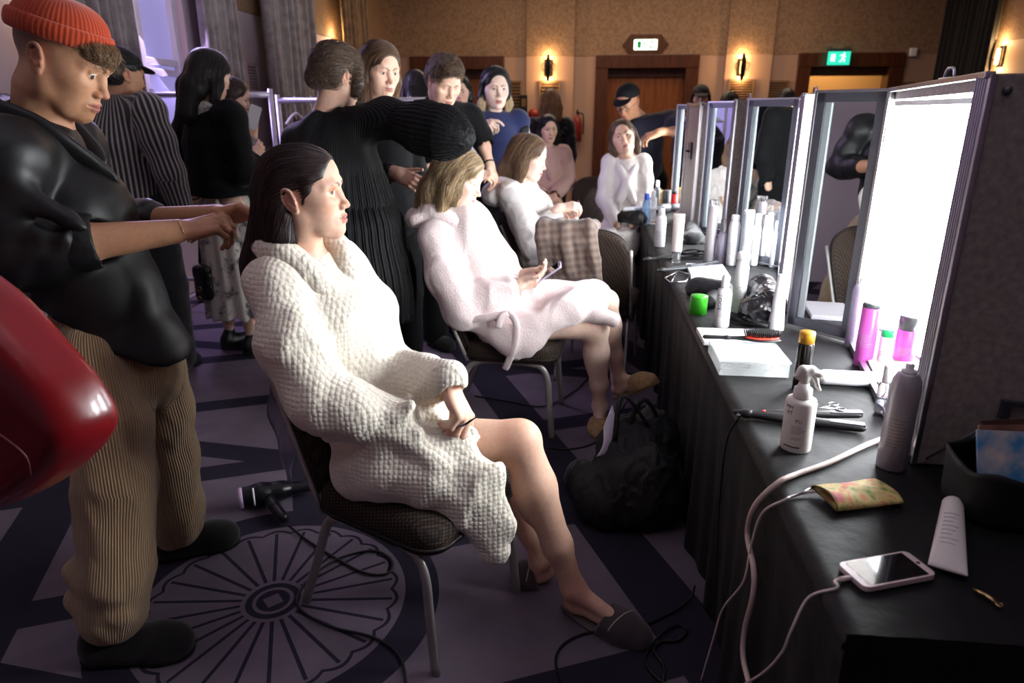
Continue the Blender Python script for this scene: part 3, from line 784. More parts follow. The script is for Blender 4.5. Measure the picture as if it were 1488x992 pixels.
MB().box((-.012, .20, .45), (-.003, .34, .56), M_alud, bev=.003).tube(spline([(-.012, .23, .5), (-.03, .24, .5), (-.03, .30, .5), (-.012, .31, .5)], 5), .006, M_black, 6).build('latch', M_alud, t)

# clothes rails by the window
M_chrome = mat('white metal tube', srgb(205, 200, 215), .3, .5)
M_blackcloth = mat('black garment', srgb(15, 14, 16), .85, sheen=.3, bump=('noise', 30, .3), bumpd=.01)
M_browncloth = mat('dark brown garment', srgb(44, 26, 24), .85, sheen=.3, bump=('noise', 30, .3), bumpd=.01)
def rack(x0, x1, y, h, label):
    t = thing('clothes_rail', label, 'clothes rail', ((x0+x1)/2, y, 0)); w = (x1-x0)/2
    MB().tube([(-w, 0, h), (w, 0, h)], .02, None, 12).build('top_rail', M_chrome, t)
    MB().tube([(-w, 0, .25), (w, 0, .25)], .013, None, 10).build('lower_rail', M_chrome, t)
    for s in (-1, 1):
        MB().tube([(s*w, 0, .08), (s*w, 0, h+.04)], .017, None, 12).build('upright', M_chrome, t)
        MB().tube([(s*w, -.24, .08), (s*w, .24, .08)], .016, None, 10).build('foot_bar', M_chrome, t)
        for q in (-1, 1): MB().lathe([(.012, -.012), (.033, -.012), (.036, 0), (.033, .012), (.012, .012)], None, 18, Ry(PI/2), (s*w, q*.22, .036)).build('caster', M_black, t)
    return t
ra = aty(222, 138, 4.95); rb = aty(393, 138, 4.95)
rack(ra[0], rb[0], 4.95, ra[2], 'white clothes rail with bare top bar in front of the window')
rc = aty(398, 146, 5.15); rd = aty(640, 146, 5.15)
rack(rc[0]+.03, rd[0], 5.15, rc[2], 'white clothes rail hung with dark clothes, half hidden by the black pleated dress')
M_hanger = mat('white hanger', srgb(220, 214, 226), .4)
def garment(x, y, zr, m, label, L=.95, hm=M_hanger, seed=0):
    t = thing('hung_garment', label, 'garment', (x, y, zr), 0, 'clothes on the rails')
    MB().tube(spline([(0, .026, .014), (0, .021, .036), (0, 0, .048), (0, -.022, .036), (0, -.027, .016), (0, -.018, -.006), (0, 0, -.032), (0, 0, -.07)], 6), .0025, None, 6).tube(spline([(0, -.2, -.15), (0, -.1, -.10), (0, 0, -.07), (0, .1, -.10), (0, .2, -.15)], 5), .009, None, 8).build('hanger', hm, t)
    r = np.random.default_rng(seed)
    ph = r.uniform(0, 6, 3)
    def fn(u, v):
        a = 2*PI*u; z = -.085-L*v; yw = .05+.17*min(1, v*6)**.6+.02*v; xw = .018+.026*min(1, v*4)
        k = 1+.10*v*math.sin(5*a+ph[0])+.06*v*math.sin(9*a+ph[1])
        return (xw*math.cos(a)*k, yw*math.sin(a)*k, z-.05*abs(math.sin(a)) if v < .2 else z)
    MB().grid(fn, 48, 24, None, True).build('cloth', m, t)
    return t
for i in range(8):
    x = rc[0]+.16+.125*i
    garment(x, 5.15, rc[2]-.02, M_browncloth if i in (0, 5) else M_blackcloth, ['dark brown garment first on the rail beside the white upright', 'black garment second along the rail from the white upright', 'black garment third along the rail from the white upright', 'black garment on a white hanger near the pleated dress shoulder', 'black garment fifth along the rail from the white upright', 'dark brown garment sixth along the rail from the white upright', 'black garment seventh along the rail, behind the black pleated dress', 'black garment last along the rail, behind the black pleated dress'][i], 1.0, M_hanger, i)
# ================================================================ PEOPLE: modelling kit
def skin_mat():
    m = mat('skin', (1, 1, 1, 1), .48, attr=True, vary=((.93, .9, .9, 1), 90, 3), bump=('noise', 700, .12), bumpd=.0006, spec=.45, sss=.12)
    return m
M_skin = skin_mat()
def hair_mat(): return mat('hair', (1, 1, 1, 1), .42, attr=True, spec=.5, sheen=.1)
M_hair = hair_mat()
SKINS = dict(warm=srgb(222, 178, 148)[:3], tan=srgb(196, 146, 112)[:3], fair=srgb(230, 188, 163)[:3], pale=srgb(236, 204, 186)[:3], legs=srgb(206, 152, 118)[:3])

def paint_col(S, P, base):
    C = np.tile(np.array(base, float), (len(P), 1))
    for c, B, r, col, soft, st in S.paint:
        q = np.linalg.norm(((P-c) @ B)/r, axis=1); w = np.clip((1+soft-q)/(2*soft+1e-6), 0, 1); w = (w*w*(3-2*w)*st)[:, None]
        C = C*(1-w)+np.array(col[:3])*w
    return C
def dab(S, c, r, col, soft=.3, st=1.0, R=None):
    S.paint.append((S.w(c), S.M if R is None else S.M @ R, np.array([r]*3 if np.isscalar(r) else r, float), col, soft, st))

def head(S, M, o, s=1.0, jaw=.88, nose=1.0, lips=1.0, open_=1.0, look=0.0, lipcol=srgb(176, 96, 88), brow=srgb(50, 34, 26), iris=srgb(48, 32, 24), gaze=0.0, shadow=None, blush=None, neck=None, neck_r=.046, eyey=.0315, fem=True, brow_t=1.0, lashes=True, stern=0, nosew=1.0, ears=True):
    """front +X, left +Y, up +Z, origin between the ears at eye height"""
    S.setf(M, o); v = lambda *a: V3(*a)*s; k = lambda q: q*s
    S.ell(v(-.014, 0, .030), v(.098, .0735, .086), k=k(.02))
    S.ell(v(.030, 0, .040), v(.060, .062, .062), k=k(.03))
    S.ell(v(.030, 0, -.025), v(.056, .058, .072), k=k(.03))
    S.ell(v(.012, 0, -.01), v(.06, .068, .06), k=k(.03))
    for y in (-1, 1):
        S.chain([v(-.006, y*.050*jaw, -.048), v(.004, y*.0475*jaw, -.070), v(.045, y*.027*jaw, -.096), v(.066, y*.010*jaw, -.103)], [k(.024), k(.0185), k(.015), k(.0155)], k(.03))
        S.ell(v(.052, y*.043, -.026), v(.028, .021, .020), k=k(.03))
        S.ell(v(.045, y*.033*jaw, -.058), v(.026, .020, .03), k=k(.03))
    S.ell(v(.052, 0, -.072), v(.036, .030, .032), k=k(.025))
    S.ell(v(.0725, 0, -.1005), v(.0165, .0175, .0135), k=k(.018))
    S.ell(v(.03, 0, -.088), v(.04, .032, .02), k=k(.02))
    # eye sockets, brow ridge
    for y in (-1, 1):
        S.ell(v(.098, y*eyey, .0), v(.020, .023, .0125), k=k(.022), op='s')
        S.chain([v(.083, y*.010, .016), v(.0815, y*.030, .0205), v(.068, y*.050, .015)], [k(.0075), k(.007), k(.006)], k(.018))
    # nose
    S.chain([v(.081, 0, .012), v(.088, 0, -.008), v(.1005*1, 0, -.030)], [k(.0075), k(.0072), k(.0088)], k(.014))
    S.ell(v(.088+.0175*nose, 0, -.0385), v(.0105, .0100*nosew, .0090), k=k(.008))
    for y in (-1, 1): S.ell(v(.0935, y*.0120*nosew, -.0425), v(.0112, .0072, .0078), k=k(.006))
    S.cap(v(.089, 0, -.050), v(.092, 0, -.0455), k(.008), k(.006), k=k(.01))
    for y in (-1, 1): S.ell(v(.1000, y*.0066*nosew, -.0488), v(.0052, .0034, .0036), k=k(.003), op='s')
    # mouth
    S.ell(v(.077, 0, -.072), v(.021, .027, .019), k=k(.012))
    for y in (-1, 1):
        S.chain([v(.0965, y*.0045, -.0655), v(.0935, y*.012, -.0675), v(.0835, y*.0225, -.0715)], [k(.0052*lips), k(.0046*lips), k(.0026)], k(.004))
        S.chain([v(.0945, y*.003, -.0785), v(.0915, y*.012, -.0775), v(.0835, y*.021, -.0735)], [k(.0062*lips), k(.0056*lips), k(.003)], k(.004))
        S.chain([v(.105, 0, -.0722), v(.1005, y*.011, -.0722), v(.0875, y*.0245, -.0722)], [k(.0022), k(.0022), k(.0022)], k(.003), op='s')
    # eyes: lids around a ball
    ec = []
    for y in (-1, 1):
        c = v(.0715, y*eyey, .0); ec.append(c)
        S.ell(c, k(.0152), k=k(.005))
        R = Rz(y*.18) @ Rx(y*-.09)
        S.ell(c+v(.0130, y*.0008, -.0012-.002*(1-open_)), v(.0110, .0128, .0056*open_+.0006), R=R, k=k(.0015), op='s')
        S.ell(c, k(.0133), k=k(.0004))
        S.chain([c+v(.0105, -y*.011, .0068), c+v(.0128, 0, .0098), c+v(.008, y*.0125, .0072)], k(.0022), k=k(.006))
    # neck
    if neck is not None:
        nk = np.asarray(neck, float); M0, o0 = S.M, S.o
        top = S.w(v(-.022, 0, -.055)); t2 = S.w(v(-.026, 0, -.085)); S.setf()
        S.chain([top, t2, lerp(t2, nk, .6), nk], [k(neck_r), k(neck_r*.98), neck_r*1.0, neck_r*1.12], k=.03); S.setf(M0, o0)
        for y in (-1, 1):
            a = S.w(v(-.012, y*.05, -.05)); M0, o0 = S.M, S.o; S.setf()
            S.cap(a, nk+(M0 @ V3(.045, y*.012, 0)), .013, .012, k=.025); S.setf(M0, o0)
    # ears
    if ears:
        for y in (-1, 1):
            R = Rz(y*.38) @ Rx(y*-.12) @ Ry(-.22); c = v(-.016, y*.0745, -.012); E = lambda a, b, d: c+R @ v(a, b*y, d)
            S.ell(E(0, .001, -.002), v(.0165, .0055, .029), R=R, k=k(.006))
            S.ell(E(.002, .009, .004), v(.0095, .007, .018), R=R, k=k(.004), op='s')
            rim = spline([E(.013, .002, .006), E(.012, .005, .023), E(.0, .007, .0315), E(-.013, .008, .024), E(-.0165, .008, .004), E(-.011, .005, -.018), E(.002, .002, -.027)], 4)
            S.chain(rim, k(.0036), k=k(.003))
            S.ell(E(.004, .003, -.026), v(.0085, .0045, .0085), R=R, k=k(.004))
            S.chain([E(-.008, .006, .014), E(-.007, .006, -.004), E(.002, .005, -.014)], k(.0032), k=k(.004))
            S.ell(E(.013, .004, -.008), v(.0045, .004, .007), R=R, k=k(.003))
    # colour of the features
    dab(S, v(.098, 0, -.0685), v(.013, .0235, .0044*lips+.0012), lipcol, .25, .85); dab(S, v(.096, 0, -.0778), v(.013, .0205, .0052*lips+.0012), lipcol, .25, .85)
    dab(S, v(.1, 0, -.0722), v(.014, .023, .0011), tuple(.35*c for c in lipcol[:3]), .5, .8)
    for y in (-1, 1):
        for i, (a, b, d) in enumerate([(.090, .012, .0150+.003*0-.004*stern), (.0905, .0185, .0195-.002*stern), (.0885, .026, .0218), (.083, .034, .0218), (.075, .043, .0185)]):
            dab(S, v(a, y*b, d), v(.014, .0062, (.0034, .0036, .0032, .0027, .0018)[i]*brow_t), brow, .55, .8)
        c = v(.0715, y*eyey, 0)
        if shadow is not None: dab(S, c+v(.011, y*.003, .008), v(.012, .017, .0085), shadow, .7, .75)
        dab(S, c+v(.0125, y*.0005, -.001), v(.0055, .0122, .0062), (.86, .83, .81), .05, 1.0 if open_ > .3 else 0)
        if open_ > .3:
            ir = c+v(.0128*math.cos(gaze), .0128*math.sin(gaze), -.0005+look*.004)
            dab(S, ir, v(.0062, .0062, .0062), iris, .12); dab(S, ir, v(.0030, .0030, .0030), (.005, .005, .005), .15)
        if lashes:
            for q in np.linspace(-1, 1, 9):
                dab(S, c+v(.0135-.0045*q*q, y*(.001+.0122*q), -.0008+(.0056*open_)*(1-q*q)+.0006), v(.006, .0022, .0012), (.015, .01, .01), .5, .9)
        if blush is not None: dab(S, v(.07, y*.043, -.03), v(.03, .024, .02), blush, .9, .5)
        dab(S, v(-.016, y*.083, -.012), v(.024, .012, .032), srgb(196, 110, 92), .8, .35)
    dab(S, v(.104, 0, -.04), v(.016, .018, .012), srgb(205, 125, 105), .9, .3)
    S.setf(); return S

FL = dict(i=(.0885, .0265, [.043, .025, .021]), m=(.0925, .0065, [.047, .029, .022]), r=(.0885, -.0135, [.043, .027, .021]), p=(.0805, -.0310, [.033, .020, .018]))
def hand(S, o, xdir, zdir, side=1, s=1.0, curl=None, spread=(.10, .02, -.06, -.16), thumb=(40, 25, 15, 15), wr=.024, nail=srgb(214, 160, 148), arm=None):
    """palm from the wrist o along xdir, zdir = back of the hand, thumb on side*(z x x). curl: four triples of degrees. thumb=(out, under, bend, bend)"""
    x = unit(xdir); z = unit(np.asarray(zdir, float)-x*(np.asarray(zdir, float) @ x)); y = np.cross(z, x)*side
    M = np.stack([x, y, z], 1); S.setf(M, o); v = lambda *a: V3(*a)*s
    curl = curl or [(20, 25, 15)]*4
    if arm is None: S.cap(v(-.03, 0, 0), v(.012, 0, 0), wr*s, wr*s*1.02, k=.01, fl=((0, 0, 1), .78))
    S.ell(v(.05, -.002, -.002), v(.043, .037, .0125), k=.012*s)
    S.ell(v(.040, .022, -.009), v(.034, .015, .0135), R=Rz(.25), k=.012*s)
    S.ell(v(.040, -.024, -.008), v(.034, .0125, .0125), k=.012*s)
    for n, (key, cu, sp) in enumerate(zip('imrp', curl, spread)):
        bx, by, ls = FL[key]; rr = [(.0105, .0092, .0082, .0072), (.0108, .0095, .0084, .0073), (.0102, .009, .008, .007), (.0092, .0078, .007, .0062)][n]
        S.cap(v(.008, by*.55, 0), v(bx, by, .001-.003*(n == 3)), .0105*s, rr[0]*s, k=.010*s)
        p = v(bx, by, .001-.003*(n == 3)); a = 0; hd = V3(math.cos(sp), math.sin(sp), 0)
        for j in range(3):
            a += math.radians(cu[j]); d = hd*math.cos(a)-V3(0, 0, 1)*math.sin(a); q = p+d*ls[j]*s
            S.cap(p, q, rr[j]*s, rr[j+1]*s, k=(.004 if j else .006)*s); p = q
        up = hd*math.sin(a)+V3(0, 0, 1)*math.cos(a)
        dab(S, p-d*.0015*s+up*rr[3]*.9*s, v(.0068, .0056, .004), nail, .15, .8, np.stack([d, np.cross(up, d), up], 1))
        kp = v(bx, by, .012); dab(S, kp, v(.012, .008, .008), srgb(190, 110, 92), .9, .35)
    o1, u1, b1, b2 = [math.radians(q) for q in thumb]
    p = v(.018, .021, -.006); az = o1
    for j, (L, r0, r1, bd) in enumerate(((.044, .0145, .0118, 0), (.032, .0112, .0098, b1), (.026, .0096, .0078, b2))):
        az -= bd; d = V3(math.cos(az)*math.cos(u1), math.sin(az)*math.cos(u1), -math.sin(u1)); q = p+d*L*s
        S.cap(p, q, r0*s, r1*s, k=(.012 if j == 0 else .004)*s); p = q
    up = unit(V3(0, .3, 1)-d*(V3(0, .3, 1) @ d)); dab(S, p+up*.0065*s, v(.008, .0066, .0045), nail, .15, .8, np.stack([d, np.cross(up, d), up], 1))
    S.setf(); return M

def limb(S, a, b, c, r, k=.03):
    """two-bone limb, r = 5 radii: root, mid, joint, mid, end"""
    a, b, c = map(np.asarray, (a, b, c))
    S.chain([a, lerp(a, b, .45), b], [r[0], r[1], r[2]], k); S.chain([b, lerp(b, c, .35), c], [r[2]*.98, r[3], r[4]], k)
def leg(S, hip, kn, an, s=1.0, calfdir=None, k=.03):
    hip, kn, an = map(np.asarray, (hip, kn, an)); u = unit(an-kn)
    S.chain([hip, lerp(hip, kn, .5), kn], [.080*s, .066*s, .050*s], k)
    S.chain([kn, lerp(kn, an, .3), lerp(kn, an, .7), an], [.049*s, .050*s, .037*s, .029*s], k)
    cd = np.asarray(calfdir, float) if calfdir is not None else np.zeros(3)
    S.ell(lerp(kn, an, .3)+cd*.016*s, np.array([.042, .042, .10])*s, R=frame(u if abs(u[2]) < .9 else V3(0, 0, -1), (0, 1, 0))[:, [1, 2, 0]], k=.03)
    S.ell(kn-cd*.016*s, .040*s, k=.02)
def foot_frame(an, heel, toe):
    an, heel, toe = (np.asarray(q, float) for q in (an, heel, toe)); f = unit(toe-heel); side = unit(np.cross(an-heel, f))
    if side @ np.cross((0, 0, 1), f) < 0: side = -side
    return f, side, np.cross(f, side)
def foot(S, an, heel, toe, s=1.0, k=.015):
    """bare foot: heel and toe are the end points of its sole"""
    an, heel, toe = (np.asarray(q, float) for q in (an, heel, toe)); f, side, up = foot_frame(an, heel, toe)
    h = heel+f*.032*s+up*.030*s
    S.ell(h, V3(.036, .030, .034)*s, R=np.stack([f, side, up], 1), k=k)
    S.cap(an, h+up*.012*s, .029*s, .027*s, k=.03)
    ball = toe-f*.062*s+up*.018*s
    S.cap(an-up*.012*s+f*.01, ball+up*.008*s, .028*s, .020*s, k=.03); S.cap(h, ball-side*.012*s, .026*s, .018*s, k=.02); S.cap(h+f*.07*s, ball+side*.014*s, .02*s, .019*s, k=.02)
    for sgn, l in ((1, 1.0), (.5, .98), (0, .92), (-.5, .84), (-1, .74)):
        S.cap(ball+side*sgn*.024*s, ball+side*sgn*.028*s+f*.052*l*s-up*.006*s, .0125*s, .0090*s if sgn < 1 else .0115*s, k=.006)
    for q in (-1, 1): S.ell(an+side*q*.025*s, .013*s, k=.015)

def mesh_person(S, base, regions=(), res=.008, parent=None, loc=(0, 0, 0), name='body'):
    """one skin mesh: finer sampling inside the given boxes (centre, half size, voxel)"""
    parts = []
    P, F = S.mesh(res)
    bx = [(np.array(c)-h, np.array(c)+h, r) for c, h, r in regions]
    for lo, hi, r in bx: P, F = clip_mesh(P, F, lambda Q, lo=lo, hi=hi: ~np.all((Q > lo+res*1.2) & (Q < hi-res*1.2), 1))
    parts.append((P, F))
    for i, (lo, hi, r) in enumerate(bx):
        p, f = S.mesh(r, lo, hi)
        p, f = clip_mesh(p, f, lambda Q, lo=lo, hi=hi: np.all((Q > lo) & (Q < hi), 1))
        for l2, h2, r2 in bx[:i]: p, f = clip_mesh(p, f, lambda Q, l2=l2, h2=h2: ~np.all((Q > l2+.004) & (Q < h2-.004), 1))
        parts.append((p, f))
    P, F = joinm(parts)
    o = mesh_obj(name, P, F, M_skin, None, paint_col(S, P, base)); put(o, parent, loc); return o

def band_attr(o, P, chains):
    """'band' = running distance round the nearest limb, for stripes and wales that follow it; chains = [(points, radius, seam direction)]"""
    best = np.full(len(P), 9e9); val = np.zeros(len(P))
    for pts, r, seam in chains:
        for a, b in zip(pts[:-1], pts[1:]):
            a, b = np.asarray(a, float), np.asarray(b, float); u = unit(b-a); t = np.clip(((P-a) @ (b-a))/((b-a) @ (b-a)), 0, 1); q = P-a-t[:, None]*(b-a)
            d = np.linalg.norm(q, axis=1)/r; n1 = unit(np.asarray(seam, float)-u*(np.asarray(seam, float) @ u)); n2 = np.cross(u, n1)
            th = np.arctan2(-(q @ n2), -(q @ n1)); m = d < best; best[m] = d[m]; val[m] = (th*r)[m]
    at_ = o.data.attributes.new('band', 'FLOAT', 'POINT'); at_.data.foreach_set('value', val.astype(np.float32))
def band_wave(m, period, sharp=None):
    nt, p, tc = nodes_of(m); L = nt.links.new
    a = _n(nt, 'ShaderNodeAttribute', attribute_name='band'); q = _n(nt, 'ShaderNodeMath', operation='MULTIPLY'); q.inputs[1].default_value = 2*PI/period; L(a.outputs['Fac'], q.inputs[0])
    s_ = _n(nt, 'ShaderNodeMath', operation='SINE'); L(q.outputs[0], s_.inputs[0]); h = _n(nt, 'ShaderNodeMath', operation='MULTIPLY_ADD'); h.inputs[1].default_value = .5; h.inputs[2].default_value = .5; L(s_.outputs[0], h.inputs[0]); return nt, p, h.outputs[0]

def cloth_obj(S, name, m, parent, loc, res=.008, smooth=1, label=None, lo=None, hi=None):
    P, F = S.mesh(res, lo, hi, smooth=smooth); o = mesh_obj(name, P, F, m); put(o, parent, loc)
    if label: o['label'] = label
    return o
def fold_disp(amp, scale, seed, stretch=(1, 1, 1)):
    st = np.array(stretch, float)
    def f(P):
        Q = P*st; n = noise3(Q, scale, seed, 3); m = noise3(Q+.31*n[:, None], scale*1.7, seed+5, 1)
        return amp*(1-np.abs(n))*1.2-amp*.6+amp*.45*m
    return f

# ---------------------------------------------------------------- hair
def grad(S, P, prims, e=.0015):
    g = np.zeros_like(P)
    for i in range(3):
        d = np.zeros(3); d[i] = e; g[:, i] = S.ev(P+d, prims)-S.ev(P-d, prims)
    return g/(np.linalg.norm(g, axis=1)[:, None]+1e-9)
def strands(S, roots, flow, n=14, step=.009, lift=.0012, rad=.0007, cols=((.02, .012, .01),), wave=0, seed=3, jit=.25, stay=.02):
    """hair strands combed over the hair mass S along flow(P); returns verts, tris-as-quads, colours"""
    r = np.random.default_rng(seed); P = roots.copy(); N = len(P); path = [P.copy()]
    off = lift*(.2+1.4*r.random(N)); jv = r.normal(size=(N, 3))*jit; ph = r.uniform(0, 6.28, N)
    dis = S.disp; S.disp = None
    for i in range(n-1):
        d = flow(P)+jv*.35
        if wave: d = d+wave*np.stack([np.sin(ph+i*.8), np.cos(ph*1.3+i*.7), 0*ph], 1)
        g = grad(S, P, None); sd = S.ev(P)
        near = (sd < stay)[:, None]
        t = d-np.where(near, g*np.einsum('ij,ij->i', d, g)[:, None]*.95, 0); t /= np.linalg.norm(t, axis=1)[:, None]+1e-9
        P = P+t*step
        sd = S.ev(P); mv = np.where((sd < stay), np.clip(off-sd, -.01, .01), 0)
        P = P+g*mv[:, None]*.8; path.append(P.copy())
    S.disp = dis
    Q = np.stack(path, 1)                                       # N, n, 3
    T = np.gradient(Q, axis=1); T /= np.linalg.norm(T, axis=2)[..., None]+1e-9
    A = np.cross(T, r.normal(size=(N, 1, 3))); A /= np.linalg.norm(A, axis=2)[..., None]+1e-9; Bn = np.cross(T, A)
    tp = np.sin(np.linspace(.35, 1, n)*PI)[None, :, None]*.9+.1
    rr = (rad*(.6+.8*r.random(N)))[:, None, None]*tp
    V = np.stack([Q+rr*(math.cos(a)*A+math.sin(a)*Bn) for a in (0, 2.094, 4.189)], 2)   # N, n, 3, 3
    idx = np.arange(N*n*3).reshape(N, n, 3); F = []
    for a in range(3):
        b = (a+1) % 3; F.append(np.stack([idx[:, :-1, a], idx[:, :-1, b], idx[:, 1:, b], idx[:, 1:, a]], -1).reshape(-1, 4))
    ci = r.integers(0, len(cols), N); C = np.array([c[:3] for c in cols])[ci]*(.75+.5*r.random(N))[:, None]
    return V.reshape(-1, 3), np.concatenate(F), np.repeat(C, n*3, 0)
def hair_obj(S, flow, cols, parent, loc, n=900, steps=14, step=.009, rad=.0007, res=.005, lift=.0015, wave=0, seed=3, base=None, stay=.02, name='hair', keep=None, jit=.25, rootsel=None):
    P, F = S.mesh(res)
    if keep is not None: P, F = clip_mesh(P, F, keep)
    r = np.random.default_rng(seed); sel = np.arange(len(P)) if rootsel is None else np.where(rootsel(P))[0]
    R = P[r.choice(sel, n)]+r.normal(size=(n, 3))*.002
    V, G, C = strands(S, R, flow, steps, step, lift, rad, cols, wave, seed, jit, stay)
    bc = np.array((base if base is not None else np.array(cols[0][:3])*.55)[:3])
    P2, F2 = joinm([(P, F), (V, G)])
    o = mesh_obj(name, P2, F2, M_hair, None, np.concatenate([np.tile(bc, (len(P), 1)), C])); put(o, parent, loc); return o
# ---------------------------------------------------------------- a compact kit for the other people
class Fig:
    def __init__(s, label, o, haz, hp, baz, up=(0, 0, 1), sc=1.0, skin='fair', neck=None, w=.165, lean=(0, 0, 0)):
        s.o = np.asarray(o, float); s.M = frame(dirv(haz, hp), up); s.sc = sc; s.f = dirv(baz); s.l = dirv(baz+90); s.loc = (s.o[0], s.o[1], 0); s.skin = skin
        s.t = thing('person', label, 'person', s.loc); z = V3(0, 0, 1); J = s.J = {}; e = s.o[2]; ln = np.asarray(lean, float)
        J['neck'] = np.asarray(neck, float) if neck is not None else s.o-.035*s.f-.185*z
        J['shR'] = J['neck']-s.l*w-.05*z; J['shL'] = J['neck']+s.l*w-.05*z
        J['elR'] = J['shR']-s.l*.05-.28*z; J['elL'] = J['shL']+s.l*.05-.28*z
        J['wrR'] = J['elR']+s.f*.10-.22*z; J['wrL'] = J['elL']+s.f*.10-.22*z
        b = J['neck']*V3(1, 1, 0)+ln
        J['pel'] = b+z*.60*e; 
        for k, q in (('R', -1), ('L', 1)):
            J['hip'+k] = b+s.l*q*.095+z*.57*e; J['kn'+k] = b+s.l*q*.10+z*.31*e+s.f*.02; J['an'+k] = b+s.l*q*.11+z*.06
        s.hands = []; s.S = SDF()
    def set(s, **kw):
        for k, v in kw.items(): s.J[k] = np.asarray(v, float)
        return s
    def head(s, **kw):
        head(s.S, s.M, s.o, s.sc, neck=s.J['neck'], **kw); return s
    def hand(s, side, xdir, zdir, **kw):
        w = s.J['wr'+side]; sd = 1 if side == 'L' else -1
        # the thumb lies toward y = z cross x; for a right hand with the back up that is the left side
        hand(s.S, w, xdir, zdir, side=kw.pop('th', 1 if side == 'R' else -1), s=kw.pop('size', 1.0), **kw); s.hands.append(w+unit(xdir)*.085); return s
    def body(s, legs=True, hr=.0034, br=.011, legk=.9, calf=(0, 0, 0), dabs=None):
        J, S = s.J, s.S
        for k in 'RL': limb(S, J['sh'+k], J['el'+k], J['wr'+k], np.array((.046, .043, .037, .038, .027))*.96)
        S.chain([J['neck']+V3(0, 0, -.05), lerp(J['neck'], J['pel'], .4), J['pel']], [.07, .10, .11], .05); S.cap(J['shR'], J['shL'], .05, k=.04)
        if legs:
            for k in 'RL': leg(S, J['hip'+k], J['kn'+k], J['an'+k], legk, calf)
        mesh_person(S, SKINS[s.skin], [(s.o, V3(.155, .155, .16), hr)]+[(h, V3(.11, .11, .11), hr) for h in s.hands], br, s.t, s.loc); return s
    def top(s, m, r=(.10, .155, .145, .16), hem=-.05, sl=(.07, .068, .06, .05), end=.9, name='top', res=.009, fold=.006, open_=True, seed=1, arms='RL', k=.05, extra=None, fs=14, smooth=1):
        J = s.J; S = SDF(); hp = J['pel']+V3(0, 0, hem)
        c = lerp(J['neck'], J['pel'], .38)
        S.chain([J['neck']+V3(0, 0, -.10), c, lerp(c, hp, .5), hp], r, k); S.chain([J['shR'], J['neck']+V3(0, 0, -.055), J['shL']], [sl[0], sl[0]*.9, sl[0]], k)
        for a in arms:
            sh, el, wr = J['sh'+a], J['el'+a], J['wr'+a]
            if end > 1: S.chain([sh, lerp(sh, el, .5), el, lerp(el, wr, end-1)], sl, .03); q, dd = lerp(el, wr, end-1), unit(wr-el)
            else: S.chain([sh, lerp(sh, el, end*.5), lerp(sh, el, end)], sl[:3], .03); q, dd = lerp(sh, el, end), unit(el-sh)
            if open_: S.cap(q-dd*.01, q+dd*.1, sl[-1]*.8, sl[-1], k=.005, op='s')
        S.cut(hp+V3(0, 0, -.06), (0, 0, -1), .01)
        if extra: extra(S)
        if fold: S.disp = fold_disp(fold, fs, seed, (1, 1, .7))
        s.topS = S; cloth_obj(S, name, m, s.t, s.loc, res, smooth); return s
    def trousers(s, m, r=(.13, .11, .085, .075), res=.011, name='trousers', fold=.005):
        J = s.J; S = SDF(); S.chain([J['pel']+V3(0, 0, .05), J['pel']+V3(0, 0, -.06)], [r[0]*1.02, r[0]*1.05], .05)
        for k in 'RL': S.chain([J['hip'+k], J['kn'+k], lerp(J['kn'+k], J['an'+k], .9)], r[1:], .03)
        S.disp = fold_disp(fold, 13, 3); cloth_obj(S, name, m, s.t, s.loc, res, 1); return s
    def shoes(s, m=None, L=.27):
        for k in 'RL': a = s.J['an'+k]*V3(1, 1, 0); shoe(s.t, s.loc, a-s.f*.07, a+s.f*(L-.07), m or M_shoe, M_shoes, .9)
        return s
    def hair(s, kind, cols, n=900, length=.2, vol=1.0, part=0, rad=.0009, res=.005, base=None, wave=.1, jit=.2, extra=None, face=None, seed=4, lift=.002, steps=14, step=.014, side=.028, name='hair', back=1.0):
        S = SDF(s.M, s.o); c = s.sc; v = lambda *a: V3(*a)*c
        S.ell(v(-.022, 0, .036), v(.102*vol, .0825*vol, .088*vol), k=.02); S.ell(v(-.05, 0, -.005), v(.072, .078*vol, .08), k=.03); S.ell(v(.014, 0, .048), v(.079, .0755*vol, .071*vol), k=.02)
        if kind in ('long', 'bob'):
            L = length
            S.chain([v(-.06, 0, -.02), v(-.075*back, 0, -.10), v(-.085*back, 0, -L)], [.072*c, .066*c, .050*c], .03, fl=((0, 1, 0), 1.15))
            for y in (-1, 1): S.chain([v(-.005, y*.072, .02), v(-.008, y*.080, -.06), v(-.012, y*.080, -L*.95)], [side*c, side*1.05*c, side*.75*c], .03)
        fc = face or [((.092, 0, -.035), (.072, .064, .082)), ((.104, 0, .020), (.056, .058, .060))]
        for a, b in fc: S.ell(v(*a), v(*b), k=.010, op='s')
        if kind in ('short', 'up'):
            for y in (-1, 1): S.ell(v(-.010, y*.090, -.022), v(.030, .032, .042), k=.01, op='s')
            S.ell(v(-.05, 0, -.12), v(.12, .12, .055), k=.02, op='s')
        if extra: extra(S, v)
        o, M = s.o, s.M
        def flow(P):
            q = (P-o) @ M
            if kind == 'short': d = np.stack([.55+0*q[:, 0], .25*np.sign(q[:, 1]+.001), .25-8*np.abs(q[:, 1])], 1)
            elif kind == 'up': d = np.stack([-1+0*q[:, 0], -.3*q[:, 1]/.08, -.25+0*q[:, 0]], 1)
            else:
                top_ = np.clip((q[:, 2]-.05)/.05, 0, 1); d = np.stack([-.25-.2*top_, np.sign(q[:, 1]-part)*(.15+1.3*top_), -1+.5*top_], 1)
                fall = (q[:, 2] < -.03)[:, None]; g = M.T @ V3(0, 0, -1); d = np.where(fall, g+.2*d, d)
            return d @ M.T
